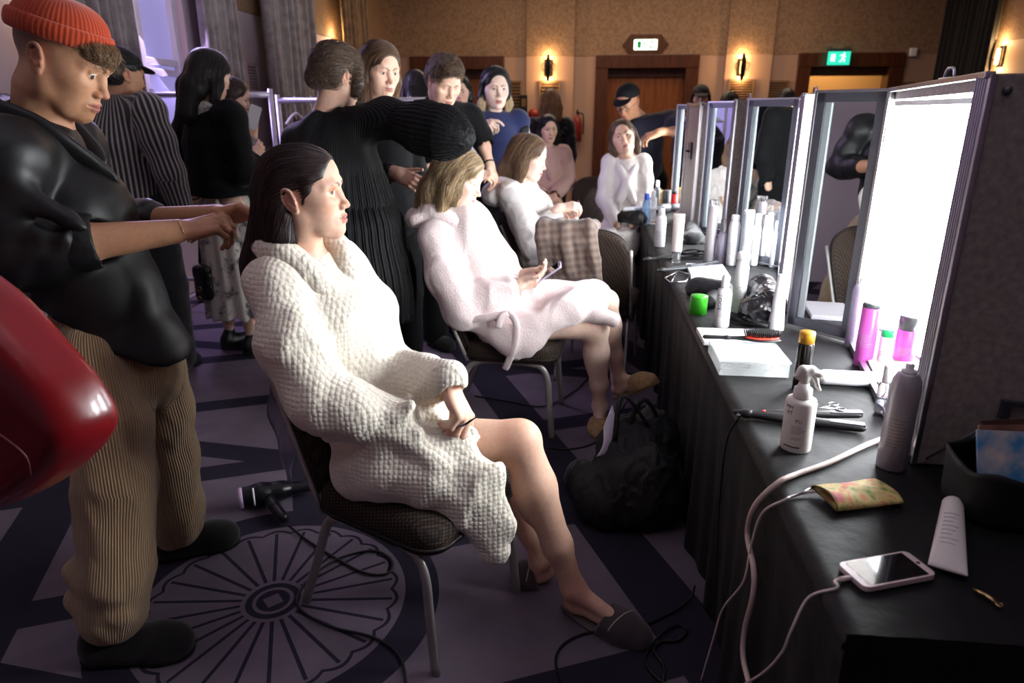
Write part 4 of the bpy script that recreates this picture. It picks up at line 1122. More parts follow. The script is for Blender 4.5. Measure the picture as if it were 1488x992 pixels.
        s.hairS = S; hair_obj(S, flow, cols, s.t, s.loc, n, steps, step*c, rad, res, lift, wave, seed, base, jit=jit, name=name); return s
BRN = [srgb(70, 48, 34), srgb(92, 66, 46), srgb(54, 36, 26), srgb(112, 84, 60)]
BLK = [srgb(20, 15, 14), srgb(28, 20, 18), srgb(14, 11, 11)]
DBL = [srgb(134, 108, 76), srgb(104, 80, 54), srgb(168, 142, 104), srgb(78, 58, 40), srgb(188, 164, 126)]
# ================================================================ THE CAST: the seated woman in the waffle robe
def waffle_mat(name, col, sc=78, st=.75, d=.005):
    m = mat(name, col, .9, bump=('vor', sc, st), bumpd=d, sheen=.4, spec=.2)
    return m
M_waffle = waffle_mat('cream waffle robe', srgb(238, 230, 213))
def slipper(parent, loc, an, heel, toe, m, msole, s=1.0, stripe=None, closed=False):
    """backless house slipper; heel, toe = the ends of the bare sole it carries"""
    f, side, up = foot_frame(an, heel, toe); R = np.stack([f, side, up], 1); o = np.asarray(heel, float)-up*.004
    L = np.linalg.norm(np.asarray(toe)-heel); e0, e1 = -.022*s, L+.022*s; n = 44; pts = []
    for i in range(n):
        a = 2*PI*i/n; q = .5-.5*math.cos(a); w = .052*s*max(math.sin(PI*q), 0)**.40*(.86+.16*math.sin((q-.25)*PI*1.1))
        pts.append((e0+q*(e1-e0), w if math.sin(a) > 0 else -w))
    so = MB().prism(pts, -.010, .003, None, R, o).build('sole', msole); put(so, parent, loc)
    S = SDF(R, o); a0 = .44*L if not closed else .10*L
    S.chain([V3(a0-.03, 0, .028), V3(.72*L, 0, .018), V3(e1-.050*s, 0, .010)], [.055*s, .054*s, .047*s], k=.02, fl=((0, 0, 1), .85))
    S.cut(V3(0, 0, -.001), (0, 0, -1), .002); S.cut(V3(a0+.01, 0, .03), (-.93, 0, .36), .004)
    cloth_obj(S, 'upper', m, parent, loc, .0035, 1)
    if stripe is not None:
        pp = []
        for q in np.linspace(-.95, .95, 15):
            y = q*.050*s; p0 = V3(.70*L+.02*q, y, .0); lo_, hi_ = 0.0, .12
            for _ in range(18):
                mid = (lo_+hi_)/2
                if S.ev(np.array([S.w(p0+V3(0, 0, mid))]))[0] < 0: lo_ = mid
                else: hi_ = mid
            pp.append(R @ (p0+V3(0, 0, hi_+.0008))+o)
        put(MB().tube(pp, .0016, None, 6).build('stripe', stripe), parent, loc)

def collar(S, pts, r, k=.02, fl=None): S.chain(spline(pts, 5), r, k, fl=fl)

# joints, in metres
HO = aty(443, 279, 1.76)
HM = frame(dirv(6, 3), (0, -.02, 1))
hf = dirv(-13); hl = V3(-hf[1], hf[0], 0)
Hneck = aty(437, 372, 1.78)
Hsr = Hneck-hl*.125+V3(0, 0, -.055)-hf*.0; Hsl = Hneck+hl*.14+V3(0, 0, -.045)+hf*.02
Hel = aty(462, 572, 1.57); Hwr = aty(568, 606, 1.62)
Hell = aty(560, 545, 1.86); Hwl = aty(652, 556, 1.665)
Hhip, Hknee, Hank = V3(-.60, 1.74, .565), aty(754, 640, 1.75), aty(832, 852, 1.73)
Hhip2, Hknee2, Hank2 = V3(-.54, 1.90, .55), aty(738, 672, 1.90), aty(786, 812, 1.90)
Hheel, Htoe = aty(824, 876, 1.775), atz(938, 931, .012)
Hheel2, Htoe2 = aty(800, 838, 1.93), atz(752, 842, .012)
wl = thing('person', 'woman in a cream waffle robe seated in profile on the nearest chair, legs crossed', 'person', (HO[0], HO[1], 0)); HL = (HO[0], HO[1], 0)
S = SDF()
head(S, HM, HO, 1.0, jaw=.74, lips=1.2, shadow=srgb(206, 104, 48), blush=srgb(224, 150, 118), lipcol=srgb(176, 100, 92), brow=srgb(52, 36, 28), brow_t=1.15, neck=Hneck, neck_r=.044, open_=.95, iris=srgb(40, 30, 28), nose=.92, gaze=-.6)
# arms, legs, trunk under the robe
limb(S, Hsr, Hel, Hwr, (.045, .043, .036, .036, .026)); limb(S, Hsl, Hell, Hwl, (.045, .043, .036, .036, .026))
S.chain([Hneck+V3(0, 0, -.05), Hneck+V3(.03, 0, -.2), V3(-.60, 1.80, .75), V3(-.57, 1.82, .57)], [.07, .105, .10, .12], .05)
S.cap(Hsr, Hsl, .05, k=.04)
leg(S, Hhip, Hknee, Hank, 1.14, calfdir=(-.75, .0, -.25)); leg(S, Hhip2, Hknee2, Hank2, 1.08, calfdir=(-.6, .1, -.2))
foot(S, Hank, Hheel, Htoe, .95); foot(S, Hank2, Hheel2, Htoe2, .92)
hz = unit(V3(.45, -.15, .75))
hx = unit(aty(676, 606, 1.63)-Hwl)
hand(S, Hwl+hx*.01, hx, V3(.80, -.1, .45), side=1, s=1.06, curl=[(34, 50, 28), (46, 56, 32), (54, 58, 35), (60, 58, 35)], thumb=(16, 38, 6, 12), wr=.024)
hand(S, Hwr+unit(Hwr-Hel)*.0, unit(Hwr-Hel)+V3(0, 0, -.2), V3(.1, -.6, .6), side=1, s=.9, curl=[(40, 40, 30)]*4, wr=.022)
tip = Hwl+hx*.10
dab(S, Hank, (.07, .07, .1), srgb(190, 112, 92), .9, .35); dab(S, Hknee, (.06, .06, .06), srgb(214, 150, 122), .9, .4)
mesh_person(S, SKINS['fair'], [(HO, V3(.16, .16, .165), .0019), (Hwl+hx*.06, V3(.10, .10, .11), .0024)], .0065, wl, HL)

# robe
S = SDF()
pel = V3(-.565, 1.80, .585)
S.chain([pel, V3(-.66, 1.795, .76), V3(-.735, 1.785, .93), Hneck+V3(-.005, 0, -.10)], [.158, .150, .148, .105], .06)
S.chain([Hsr+V3(0, 0, -.005), Hneck+V3(-.02, 0, -.035), Hsl+V3(0, 0, -.005)], [.066, .07, .072], .05)
# near sleeve, forearm folded across the lap
S.chain([Hsr, lerp(Hsr, Hel, .5)+V3(-.01, -.015, 0), Hel+V3(.0, 0, -.015), lerp(Hel, Hwr, .55)+V3(0, -.01, -.005), Hwr+V3(.015, 0, 0)], [.068, .076, .080, .070, .052], .04)
# far sleeve
S.chain([Hsl, lerp(Hsl, Hell, .5)+V3(.02, 0, .02), Hell, lerp(Hell, Hwl, .55), Hwl-hx*.008], [.074, .082, .078, .064, .052], .04)
S.cap(Hwl-hx*.012, Hwl+hx*.09, .037, .047, k=.010, op='s')
# lap and skirt over the thighs
S.chain([V3(-.54, 1.76, .575), lerp(Hhip, Hknee, .32)+V3(0, 0, .005), lerp(Hhip, Hknee, .52)+V3(0, .01, .0)], [.135, .112, .092], .04)
S.chain([V3(-.52, 1.88, .565), lerp(Hhip2, Hknee2, .45)], [.13, .10], .04)
S.chain([V3(-.60, 1.66, .53), aty(560, 680, 1.62), aty(630, 690, 1.60)], [.09, .075, .05], .05)
# front edge that falls from the lap past the seat edge
fl = [aty(618, 622, 1.68), aty(650, 650, 1.625), aty(684, 700, 1.60), aty(706, 755, 1.595), aty(712, 800, 1.59)]
S.chain(fl, [.035, .055, .060, .055, .040], .03, fl=((.25, -1, .15), .38))
S.chain([aty(585, 640, 1.61), aty(625, 700, 1.585), aty(655, 720, 1.585)], [.05, .05, .03], .04, fl=((.25, -1, .1), .5))
# open thigh: skirt edge stops above the knee
u = unit(Hknee-Hhip)
S.cap(lerp(Hhip, Hknee, .56), Hknee+u*.1, .088, .09, k=.012, op='s')
# belt
# folds
for a, b, r in (((430, 560), (560, 640), .017), ((470, 640), (560, 610), .018), ((540, 650), (590, 600), .02), ((500, 690), (600, 640), .016), ((420, 470), (470, 560), .014), ((570, 640), (640, 690), .014)):
    p, q = aty(*a, 1.54), aty(*b, 1.53); S.cap(p+V3(0, .04, 0), q+V3(0, .05, 0), r, r*.6, k=.035)
S.disp = fold_disp(.009, 9, 21, (1, 1.3, .8))
P0, F0 = S.mesh(.0055, smooth=1)
ro = mesh_obj('robe', P0, F0, M_waffle); put(ro, wl, HL)
# shawl collar: thick roll round the nape and down both fronts
S = SDF()
nk = Hneck+V3(0, 0, .03)
nape = nk-hf*.085+V3(0, .0, .0)
near = [nape+hl*.02, nk-hf*.055-hl*.075+V3(0, 0, .012), nk-hl*.088+hf*.02+V3(0, 0, -.012), nk+hf*.085-hl*.055+V3(0, 0, -.085), nk+hf*.135+hl*.005+V3(0, 0, -.19), nk+hf*.155+hl*.055+V3(0, 0, -.30)]
far = [nape-hl*.02, nk-hf*.03+hl*.08+V3(0, 0, .012), nk+hl*.092+hf*.045+V3(0, 0, -.005), nk+hf*.10+hl*.062+V3(0, 0, -.075), nk+hf*.128+hl*.01+V3(0, 0, -.18), nk+hf*.14-hl*.04+V3(0, 0, -.28)]
collar(S, far, .030); collar(S, near, .034)
S.disp = fold_disp(.004, 26, 4)
cloth_obj(S, 'shawl_collar', M_waffle, wl, HL, .005, 1)
cu = SDF(); hx_ = hx
# hair: slicked back from the hairline, falling behind the shoulders
def HW(*a): return HO+HM @ V3(*a)
S = SDF(HM, HO)
S.ell(V3(-.024, 0, .037), V3(.100, .0800, .0865), k=.02)
S.ell(V3(-.06, 0, -.01), V3(.07, .076, .085), k=.03)
S.ell(V3(.016, 0, .048), V3(.078, .0735, .070), k=.02)
S.chain([V3(-.08, 0, -.03), V3(-.108, -.005, -.11), V3(-.145, -.015, -.19), V3(-.165, -.02, -.27)], [.066, .062, .055, .03], .04, fl=((1, 0, 0), .75))
S.chain([V3(-.05, -.056, -.055), V3(-.06, -.058, -.11), V3(-.085, -.05, -.16)], [.028, .03, .02], .03)
S.chain([V3(-.05, .056, -.055), V3(-.06, .056, -.11), V3(-.085, .05, -.16)], [.028, .026, .018], .03)
S.ell(V3(.101, 0, -.040), V3(.066, .12, .080), k=.012, op='s')            # the face
S.ell(V3(.108, -.0, .024), V3(.056, .064, .058), k=.012, op='s')           # the forehead
for y in (-1, 1): S.chain([V3(.030, y*.062, .035), V3(.024, y*.066, .010), V3(.012, y*.070, -.018)], [.012, .011, .006], .012)
for y in (-1, 1): S.ell(V3(-.014, y*.090, -.018), V3(.023, .030, .036), k=.008, op='s')
cols = [srgb(46, 26, 22), srgb(36, 20, 18), srgb(58, 34, 28), srgb(70, 44, 40), srgb(28, 16, 15)]
def hflow(P):
    q = (P-HO) @ HM; d = np.tile(V3(-.9, 0, -.15), (len(P), 1)); low = np.clip((.03-q[:, 2])/.07, 0, 1)[:, None]; back = np.clip((-.03-q[:, 0])/.06, 0, 1)[:, None]
    d = d*(1-np.maximum(low*.8, back))+V3(-.28, -.02, -1)*np.maximum(low*.8, back)
    return d @ HM.T
hair_obj(S, hflow, cols, wl, HL, 2600, 16, .0105, .00055, .004, lift=.001, seed=8, jit=.1)
# what she holds: a steel hair clip
cp = Hwl+hx*.105+V3(-.01, -.028, -.01)
t = thing('hair_clip', 'pointed steel hair clip between the fingers of the woman in the waffle robe', 'hair clip', cp)
d = unit(aty(640, 616, 1.66)-aty(690, 600, 1.66))
put(MB().tube([cp-d*.015, cp+d*.02, cp+d*.055], [.0035, .003, .0008], None, 6, flat=(1, .5)).build('jaw', mat('steel clip', srgb(120, 118, 124), .3, .9)), t, cp)
put(MB().tube([cp-d*.015, cp-d*.03+V3(0, 0, .006), cp-d*.05+V3(0, 0, .012)], [.0035, .003, .0008], None, 6, flat=(1, .5)).build('grip', M_black), t, cp)
# slippers
M_slip = mat('charcoal felt slipper', srgb(62, 52, 56), .9, bump=('noise', 500, .3), sheen=.2)
M_slips = mat('slipper sole', srgb(104, 92, 92), .8); M_line = mat('slipper line', srgb(196, 188, 186), .7)
sl = thing('slipper', 'charcoal slipper with a white line on the raised near foot of the waffle-robed woman', 'slipper', HL, 0, 'charcoal slippers'); slipper(sl, HL, Hank, Hheel, Htoe, M_slip, M_slips, 1.0, M_line)
sl = thing('slipper', 'charcoal slipper on the tucked far foot behind the shin of the waffle-robed woman', 'slipper', HL, 0, 'charcoal slippers'); slipper(sl, HL, Hank2, Hheel2, Htoe2, M_slip, M_slips, .95, M_line)

# ================================================================ hairdresser in the orange beanie
MO = aty(93, 86, 1.70); MM = frame(dirv(11, -26), (0, 0, 1)); ML = (MO[0], MO[1], 0)
man = thing('person', 'man in an orange beanie and black leather shirt arranging the nearest woman\'s hair', 'person', ML)
mf = dirv(20); mlft = dirv(110)
Mneck = aty(56, 186, 1.69)
Msr = Mneck-mlft*.19+V3(0, 0, -.06)-mf*.01; Msl = Mneck+mlft*.19+V3(0, 0, -.06)
Mwr = aty(256, 336, 1.68); Mel = aty(20, 366, 1.50)
Mwl = aty(318, 312, 1.84); Mell = aty(120, 330, 1.95)
M_h1, M_k1, M_a1 = aty(140, 520, 1.58), aty(168, 700, 1.52), aty(168, 905, 1.46)
M_h2, M_k2, M_a2 = aty(205, 520, 1.78), aty(238, 660, 1.88), aty(262, 785, 1.94)
S = SDF()
head(S, MM, MO, 1.06, jaw=1.04, lips=1.05, brow=srgb(36, 26, 20), brow_t=1.15, neck=Mneck, neck_r=.055, open_=.38, look=-1.0, gaze=-.25, lashes=False, lipcol=srgb(160, 92, 84), nose=.95, nosew=1.15, stern=.3)
limb(S, Msr, Mel, Mwr, (.05, .050, .050, .051, .031)); limb(S, Msl, Mell, Mwl, (.05, .048, .042, .044, .029))
S.chain([Mneck+V3(0, 0, -.06), Mneck+V3(0, 0, -.28), lerp(M_h1, M_h2, .5)+V3(0, 0, .1)], [.08, .11, .12], .06); S.cap(Msr, Msl, .055, k=.05)
limb(S, M_h1, M_k1, M_a1, (.08, .07, .055, .05, .04)); limb(S, M_h2, M_k2, M_a2, (.08, .07, .055, .05, .04))
xr = unit(aty(312, 322, 1.74)-Mwr)
hand(S, Mwr+xr*.01, xr+V3(0, 0, -.04), V3(-.12, -.55, .8), side=1, s=1.02, curl=[(30, 52, 25), (38, 55, 30), (44, 55, 30), (50, 52, 30)], thumb=(24, 30, 12, 12), wr=.027)
xl = unit(aty(352, 300, 1.80)-aty(318, 305, 1.81))
hand(S, Mwl, xl, V3(.1, .5, .8), side=-1, s=1.0, curl=[(30, 20, 10), (34, 30, 15), (40, 35, 20), (45, 40, 20)], thumb=(26, 46, 6, 8), wr=.026)
dab(S, MO+MM @ V3(-.06, 0, .03)*1.06, (.10, .10, .06), srgb(92, 66, 56), .35, .75)
mesh_person(S, SKINS['tan'], [(MO, V3(.17, .17, .175), .002), (Mwr+xr*.08, V3(.11, .10, .09), .0025), (Mwl+xl*.07, V3(.10, .10, .09), .0028)], .007, man, ML)
# beanie: ribbed, rolled cuff, worn high above the ears
M_beanie = mat('orange rib knit', srgb(172, 58, 22), .9, sheen=.25, bump=('noise', 300, .3), bumpd=.001)
def beanie(parent, loc, M, o, s, m, rib=64):
    Rb = M @ Ry(-.16)
    def w(p): return o+Rb @ (np.asarray(p)*s)
    b = MB()
    def crown(u, v):
        a = 2*PI*u; e = v*PI/2; k = 1+.012*math.cos(rib*a)*math.cos(e)**.4*(1 if v > .02 else .3)
        r = math.cos(e)**.75
        return w(V3(-.014+.1045*r*math.cos(a)*k, .0835*r*math.sin(a)*k, .062+.072*math.sin(e)))
    b.grid(crown, 256, 22, None, True); o1 = b.build('crown', m, autos=None); put(o1, parent, loc)
    c = MB()
    def cuff(u, v):
        a = 2*PI*u; t = v*2*PI; k = 1+.012*math.cos(rib*a)
        return w(V3(-.014+(.105+.0085*math.cos(t))*math.cos(a)*k, (.0838+.0085*math.cos(t))*math.sin(a)*k, .058+.021*math.sin(t)-.004*math.cos(a)))
    c.grid(cuff, 256, 17, None, True); o2 = c.build('rolled_cuff', m); put(o2, parent, loc)
bn = thing('beanie', 'orange ribbed beanie with a rolled cuff on the hairdresser at the left', 'hat', ML)
beanie(bn, ML, MM, MO, 1.06, M_beanie)
# his hair: faded sides, bleached fringe falling over the brow
S = SDF(MM, MO)
S.ell(V3(.030, .0, .052)*1.06, V3(.066, .068, .030)*1.06, k=.02)
S.ell(V3(.074, -.005, .045)*1.06, V3(.030, .052, .026)*1.06, k=.02)
fcol = [srgb(150, 116, 76), srgb(112, 84, 56), srgb(70, 50, 36), srgb(172, 140, 98)]
hair_obj(S, lambda P: np.tile(MM @ V3(.9, -.35, -.55), (len(P), 1)), fcol, man, ML, 1700, 8, .0058, .0006, .004, lift=.004, wave=.5, seed=5, base=srgb(74, 54, 40), jit=.5, stay=.006)
# leather shirt
M_leather = mat('black leather', srgb(17, 17, 19), .46, spec=.5, bump=('noise', 220, .2), bumpd=.001)
S = SDF(); mid = lerp(M_h1, M_h2, .5)
ch = Mneck+V3(0, 0, -.22)+mf*.02; hem = mid+V3(0, 0, -.03)
S.chain([Mneck+V3(0, 0, -.09)-mf*.01, ch, lerp(ch, hem, .5), hem], [.10, .148, .150, .180], .08)
S.chain([hem, hem+V3(.02, 0, -.12)], [.180, .185], .05)
S.chain([Msr, Mneck+V3(0, 0, -.05)-mf*.015, Msl], [.085, .085, .085], .05)
S.chain([Msr, lerp(Msr, Mel, .5)+V3(-.02, -.02, 0), Mel+V3(-.01, 0, 0), lerp(Mel, Mwr, .20), lerp(Mel, Mwr, .34)], [.080, .084, .080, .072, .064], .03)
S.chain([Msl, lerp(Msl, Mell, .5), Mell, lerp(Mell, Mwl, .5)], [.088, .085, .075, .062], .03)
S.cap(lerp(Mel, Mwr, .40), lerp(Mel, Mwr, .66), .056, .058, k=.004, op='s')
S.cut(aty(150, 522, 1.50), unit(V3(-.55, 0, -.8)), .01); S.cut(V3(0, 0, aty(200, 548, 1.58)[2]), (0, 0, -1), .01)
for a, b, r in (((15, 262), (105, 318), .016), ((20, 292), (120, 330), .014), ((10, 330), (90, 345), .014)):
    p, q = aty(*a, 1.455), aty(*b, 1.50); S.cap(p, q, r, r*.6, k=.03)
S.disp = fold_disp(.010, 9, 33, (1, 1, .6))
sh = cloth_obj(S, 'leather_shirt', M_leather, man, ML, .0065, 2)
S = SDF()
cpts = [Mneck-mf*.075+V3(0, 0, .055), Mneck-mf*.05-mlft*.085+V3(0, 0, .035), Mneck-mlft*.095+mf*.03+V3(0, 0, -.005), Mneck+mf*.10-mlft*.05+V3(0, 0, -.085), Mneck+mf*.135-mlft*.01+V3(0, 0, -.14)]
S.chain(spline(cpts, 5), .030, .012, fl=((mlft[0], mlft[1], .4), .45))
cpts = [Mneck-mf*.075+V3(0, 0, .055), Mneck-mf*.05+mlft*.085+V3(0, 0, .03), Mneck+mlft*.095+mf*.03+V3(0, 0, -.01), Mneck+mf*.10+mlft*.05+V3(0, 0, -.09)]
S.chain(spline(cpts, 5), .030, .012, fl=((mlft[0], mlft[1], -.4), .45))
cloth_obj(S, 'collar', M_leather, man, ML, .005, 1)
S = SDF(); ca, cb = lerp(Mel, Mwr, .27), lerp(Mel, Mwr, .50)
S.chain([ca, lerp(ca, cb, .5), cb], [.074, .072, .068], .01); S.cap(lerp(ca, cb, .6), cb+unit(cb-ca)*.1, .058, .062, k=.004, op='s'); S.cut(cb, unit(cb-ca), .004)
S.disp = fold_disp(.003, 20, 3)
cloth_obj(S, 'rolled_cuff', M_leather, man, ML, .005, 1)
# corduroy trousers
def cord_mat():
    m = mat('beige corduroy', srgb(176, 150, 116), .9, sheen=.3, spec=.15); nt, p, h = band_wave(m, .0075)
    b = _n(nt, 'ShaderNodeBump', Strength=.9, Distance=.003); nt.links.new(h, b.inputs['Height']); nt.links.new(b.outputs[0], p.inputs['Normal'])
    r = _n(nt, 'ShaderNodeValToRGB'); r.color_ramp.elements[0].color = srgb(150, 124, 92); r.color_ramp.elements[1].color = srgb(186, 160, 124); nt.links.new(h, r.inputs[0]); nt.links.new(r.outputs[0], p.inputs['Base Color']); return m
M_cord = cord_mat()
S = SDF()
S.chain([mid+V3(-.01, 0, .10), mid+V3(0, 0, -.02)], [.14, .15], .05)
S.chain([M_h1+V3(-.01, 0, 0), lerp(M_h1, M_k1, .5), M_k1, lerp(M_k1, M_a1, .6), M_a1+V3(-.0, 0, .045)], [.115, .110, .098, .096, .090], .03)
S.chain([M_h2, lerp(M_h2, M_k2, .5), M_k2, lerp(M_k2, M_a2, .6), M_a2+V3(0, 0, .045)], [.115, .11, .10, .095, .085], .03)
for an in (M_a1, M_a2):
    S.cap(an+V3(-.075, -.03, .10), an+V3(.07, -.05, .07), .03, .02, k=.03); S.cap(an+V3(-.07, -.03, .19), an+V3(.06, -.06, .15), .025, .018, k=.03)
S.cut(V3(0, 0, .055), (0, 0, -1), .008)
S.disp = fold_disp(.007, 12, 9, (1, 1, .6))
P_, F_2 = S.mesh(.0065, smooth=2); o_ = mesh_obj('corduroy_trousers', P_, F_2, M_cord); band_attr(o_, P_, [([mid+V3(-.01, 0, .10), mid+V3(0, 0, -.03)], .16, (0, 1, 0)), ([M_h1, M_k1, M_a1], .11, (0, 1, 0)), ([M_h2, M_k2, M_a2], .10, (0, 1, 0))]); put(o_, man, ML)
# shoes
M_shoe = mat('black suede', srgb(14, 13, 13), .95, bump=('noise', 300, .3), sheen=.2); M_shoes = mat('black rubber', srgb(10, 10, 10), .7)
def shoe(parent, loc, heel, toe, m, ms, s=1.0, h=.075):
    heel, toe = np.array(heel, float), np.array(toe, float); f = unit((toe-heel)*V3(1, 1, 0)); L = np.linalg.norm((toe-heel)[:2]); R = frame(f)
    S = SDF(R, V3(heel[0], heel[1], 0))
    S.chain([V3(.05, 0, h*.75), V3(L*.45, 0, h*.62), V3(L*.72, 0, .046), V3(L-.052, 0, .040)], [.046*s, .044*s, .046*s, .044*s], k=.03); S.chain([V3(.045, 0, .03), V3(L-.055, 0, .03)], [.04*s, .045*s], k=.03)
    S.cap(V3(.05, 0, h), V3(.075, 0, h+.04), .040*s, .038*s, k=.02); S.cut(V3(0, 0, .012), (0, 0, -1), .003)
    cloth_obj(S, 'shoe', m, parent, loc, .0055, 1)
    S = SDF(R, V3(heel[0], heel[1], 0)); S.chain([V3(.045, 0, .014), V3(L*.4, 0, .014), V3(L*.72, 0, .014), V3(L-.050, 0, .014)], [.046*s, .043*s, .052*s, .047*s], k=.02, fl=((0, 0, 1), 1)); S.cut(V3(0, 0, .024), (0, 0, 1), .003); S.cut(V3(0, 0, .0), (0, 0, -1), .002)
    cloth_obj(S, 'shoe_sole', ms, parent, loc, .005, 1)
shoe(man, ML, atz(122, 958, .0), atz(284, 945, 0), M_shoe, M_shoes, 1.08); shoe(man, ML, atz(222, 812, .0), atz(350, 785, 0), M_shoe, M_shoes, 1.08)
# bangles
M_gold = mat('gold', srgb(210, 180, 130), .25, 1)
def bangle(label, o, d, r, m=M_gold, name='bracelet', tr=.0016):
    A = frame(d, (0, .3, 1)); pts = [o+A @ V3(0, r*math.cos(a), r*.86*math.sin(a)) for a in np.linspace(0, 2*PI, 30)[:-1]]
    b = MB().tube(pts, tr, m, 6, closed=True).build(name, m); tag(b, label, 'bracelet'); return b
bangle('thin bangle on the near wrist of the man in the orange beanie', Mwr+xr*.012, xr, .0315)
# ================================================================ the woman in the pink robe with a phone
M_pink = mat('pale pink fleece robe', srgb(240, 221, 219), .92, bump=('noise', 130, .55), bumpd=.006, sheen=.6, spec=.15)
M_fleece = mat('white fleece robe', srgb(228, 222, 218), .92, bump=('noise', 120, .6), bumpd=.006, sheen=.6, spec=.15)
w2 = Fig('woman in a pale pink fleece robe looking down at a phone on the second chair', aty(668, 257, 3.12), -4, -22, -6, neck=aty(652, 308, 3.14), skin='pale', sc=1.03)
J = w2.J
w2.set(shR=aty(634, 345, 3.02), shL=aty(690, 330, 3.27), elR=aty(672, 450, 2.97), wrR=aty(752, 415, 3.03), elL=aty(730, 425, 3.30), wrL=aty(758, 402, 3.17), pel=V3(-.43, 3.2, .60),
       hipR=V3(-.40, 3.10, .56), knR=aty(866, 478, 3.06), anR=aty(872, 590, 3.12), hipL=V3(-.38, 3.28, .58), knL=aty(880, 438, 3.2), anL=aty(898, 548, 3.30))
w2.head(jaw=.86, open_=.25, look=-1, lipcol=srgb(186, 112, 104), brow=srgb(110, 84, 62), lashes=True, nose=1.05, neck_r=.043)
xr = unit(aty(795, 405, 3.05)-J['wrR']); xl = unit(aty(800, 395, 3.13)-J['wrL'])
w2.hand('R', xr, V3(-.1, -.75, -.6), size=.95, curl=[(25, 25, 15), (30, 30, 18), (36, 32, 20), (40, 35, 20)], thumb=(30, -20, 8, 8), wr=.022)
w2.hand('L', xl, V3(-.2, .6, -.7), size=.95, curl=[(25, 28, 18), (30, 32, 18), (36, 34, 20), (40, 35, 20)], thumb=(30, -20, 8, 8), wr=.022)
h2R, t2R = atz(872, 604, .012), atz(870, 634, .012); t2R = h2R+unit(t2R-h2R)*.235
h2L, t2L = aty(896, 574, 3.31), aty(945, 556, 3.22); t2L = h2L+unit(t2L-h2L)*.235
foot(w2.S, J['anR'], h2R, t2R, .95); foot(w2.S, J['anL'], h2L, t2L, .95)
w2.body(hr=.0026, br=.0075, legk=1.1, calf=(-.7, .1, -.1))
S = SDF(); L2 = w2.loc
S.chain([J['pel'], V3(-.47, 3.19, .78), lerp(J['neck'], V3(-.47, 3.19, .78), .35), J['neck']+V3(0, 0, -.09)], [.155, .145, .145, .10], .06)
S.chain([J['shR'], J['neck']+V3(-.02, 0, -.045), J['shL']], [.070, .075, .07], .05)
S.chain([J['shR'], lerp(J['shR'], J['elR'], .5)+V3(-.02, -.01, 0), J['elR']+V3(0, 0, -.005), lerp(J['elR'], J['wrR'], .5), lerp(J['elR'], J['wrR'], .86)], [.078, .082, .082, .072, .066], .04)
S.chain([J['shL'], J['elL'], lerp(J['elL'], J['wrL'], .7)], [.075, .075, .06], .04)
S.cap(lerp(J['elR'], J['wrR'], .80), J['wrR']+xr*.05, .046, .05, k=.006, op='s')
S.chain([J['pel']+V3(.05, -.02, -.01), lerp(J['hipL'], J['knL'], .5)+V3(0, -.06, .0), lerp(J['hipL'], J['knL'], .88)+V3(0, -.03, .02)], [.14, .115, .092], .04)
S.chain([V3(-.40, 3.06, .54), V3(-.25, 3.03, .53), aty(770, 490, 2.98)], [.10, .085, .06], .05)
S.chain([aty(715, 470, 2.97), aty(745, 495, 2.945), aty(766, 512, 2.94)], [.07, .06, .028], .04, fl=((0, 1, 0), .55))
S.chain([aty(780, 470, 2.97), aty(830, 445, 3.0), aty(862, 420, 3.06)], [.07, .06, .04], .04, fl=((0, 1, 0), .6))
S.cap(lerp(J['hipL'], J['knL'], .86), J['knL']+V3(.1, 0, 0), .082, .09, k=.01, op='s')
S.chain([aty(842, 455, 3.04), aty(870, 458, 3.02), aty(890, 464, 3.0)], [.03, .035, .032], .02)
S.disp = fold_disp(.010, 10, 12, (1, 1, .8))
cloth_obj(S, 'robe', M_pink, w2.t, L2, .0065, 1)
S = SDF(); nk = J['neck']+V3(0, 0, .005); f, l = w2.f, w2.l
collar(S, [nk-f*.09-l*.03, nk-f*.06-l*.08+V3(0, 0, .0), nk-l*.09+f*.03+V3(0, 0, -.03), nk+f*.09-l*.05+V3(0, 0, -.10), nk+f*.14+V3(0, 0, -.2), nk+f*.15+l*.04+V3(0, 0, -.3)], .034)
collar(S, [nk-f*.09+l*.03, nk-f*.03+l*.085, nk+l*.09+f*.05+V3(0, 0, -.015), nk+f*.10+l*.05+V3(0, 0, -.09), nk+f*.13+V3(0, 0, -.19), nk+f*.14-l*.03+V3(0, 0, -.28)], .030)
S.ell(nk-f*.12-l*.03+V3(0, 0, -.03), V3(.075, .11, .055), k=.03)
S.disp = fold_disp(.005, 24, 5); cloth_obj(S, 'hooded_collar', M_pink, w2.t, L2, .006, 1)
b = MB().tube(spline([aty(718, 462, 2.93), aty(738, 456, 2.90), aty(750, 470, 2.895), aty(748, 500, 2.90), aty(738, 528, 2.93), aty(734, 536, 2.94)], 6), .016, None, 10, flat=(1, .45))
b.tube(spline([aty(738, 456, 2.895), aty(728, 462, 2.885), aty(724, 476, 2.89)], 5), .015, None, 10, flat=(1, .45)).tube(spline([aty(660, 470, 2.93), aty(700, 462, 2.90), aty(738, 456, 2.895)], 5), .016, None, 10, flat=(1, .45))
put(b.build('belt_tie', M_pink), w2.t, L2)
def bobx(S, v):
    S.chain([v(.02, -.07, .0), v(.03, -.078, -.05), v(.035, -.074, -.10)], [.016, .014, .008], .02)
    S.ell(v(-.018, -.085, -.012), v(.016, .03, .022), k=.008, op='s')
    S.chain([v(.055, .058, .03), v(.075, .05, -.05), v(.08, .045, -.14)], [.014, .012, .006], .02)
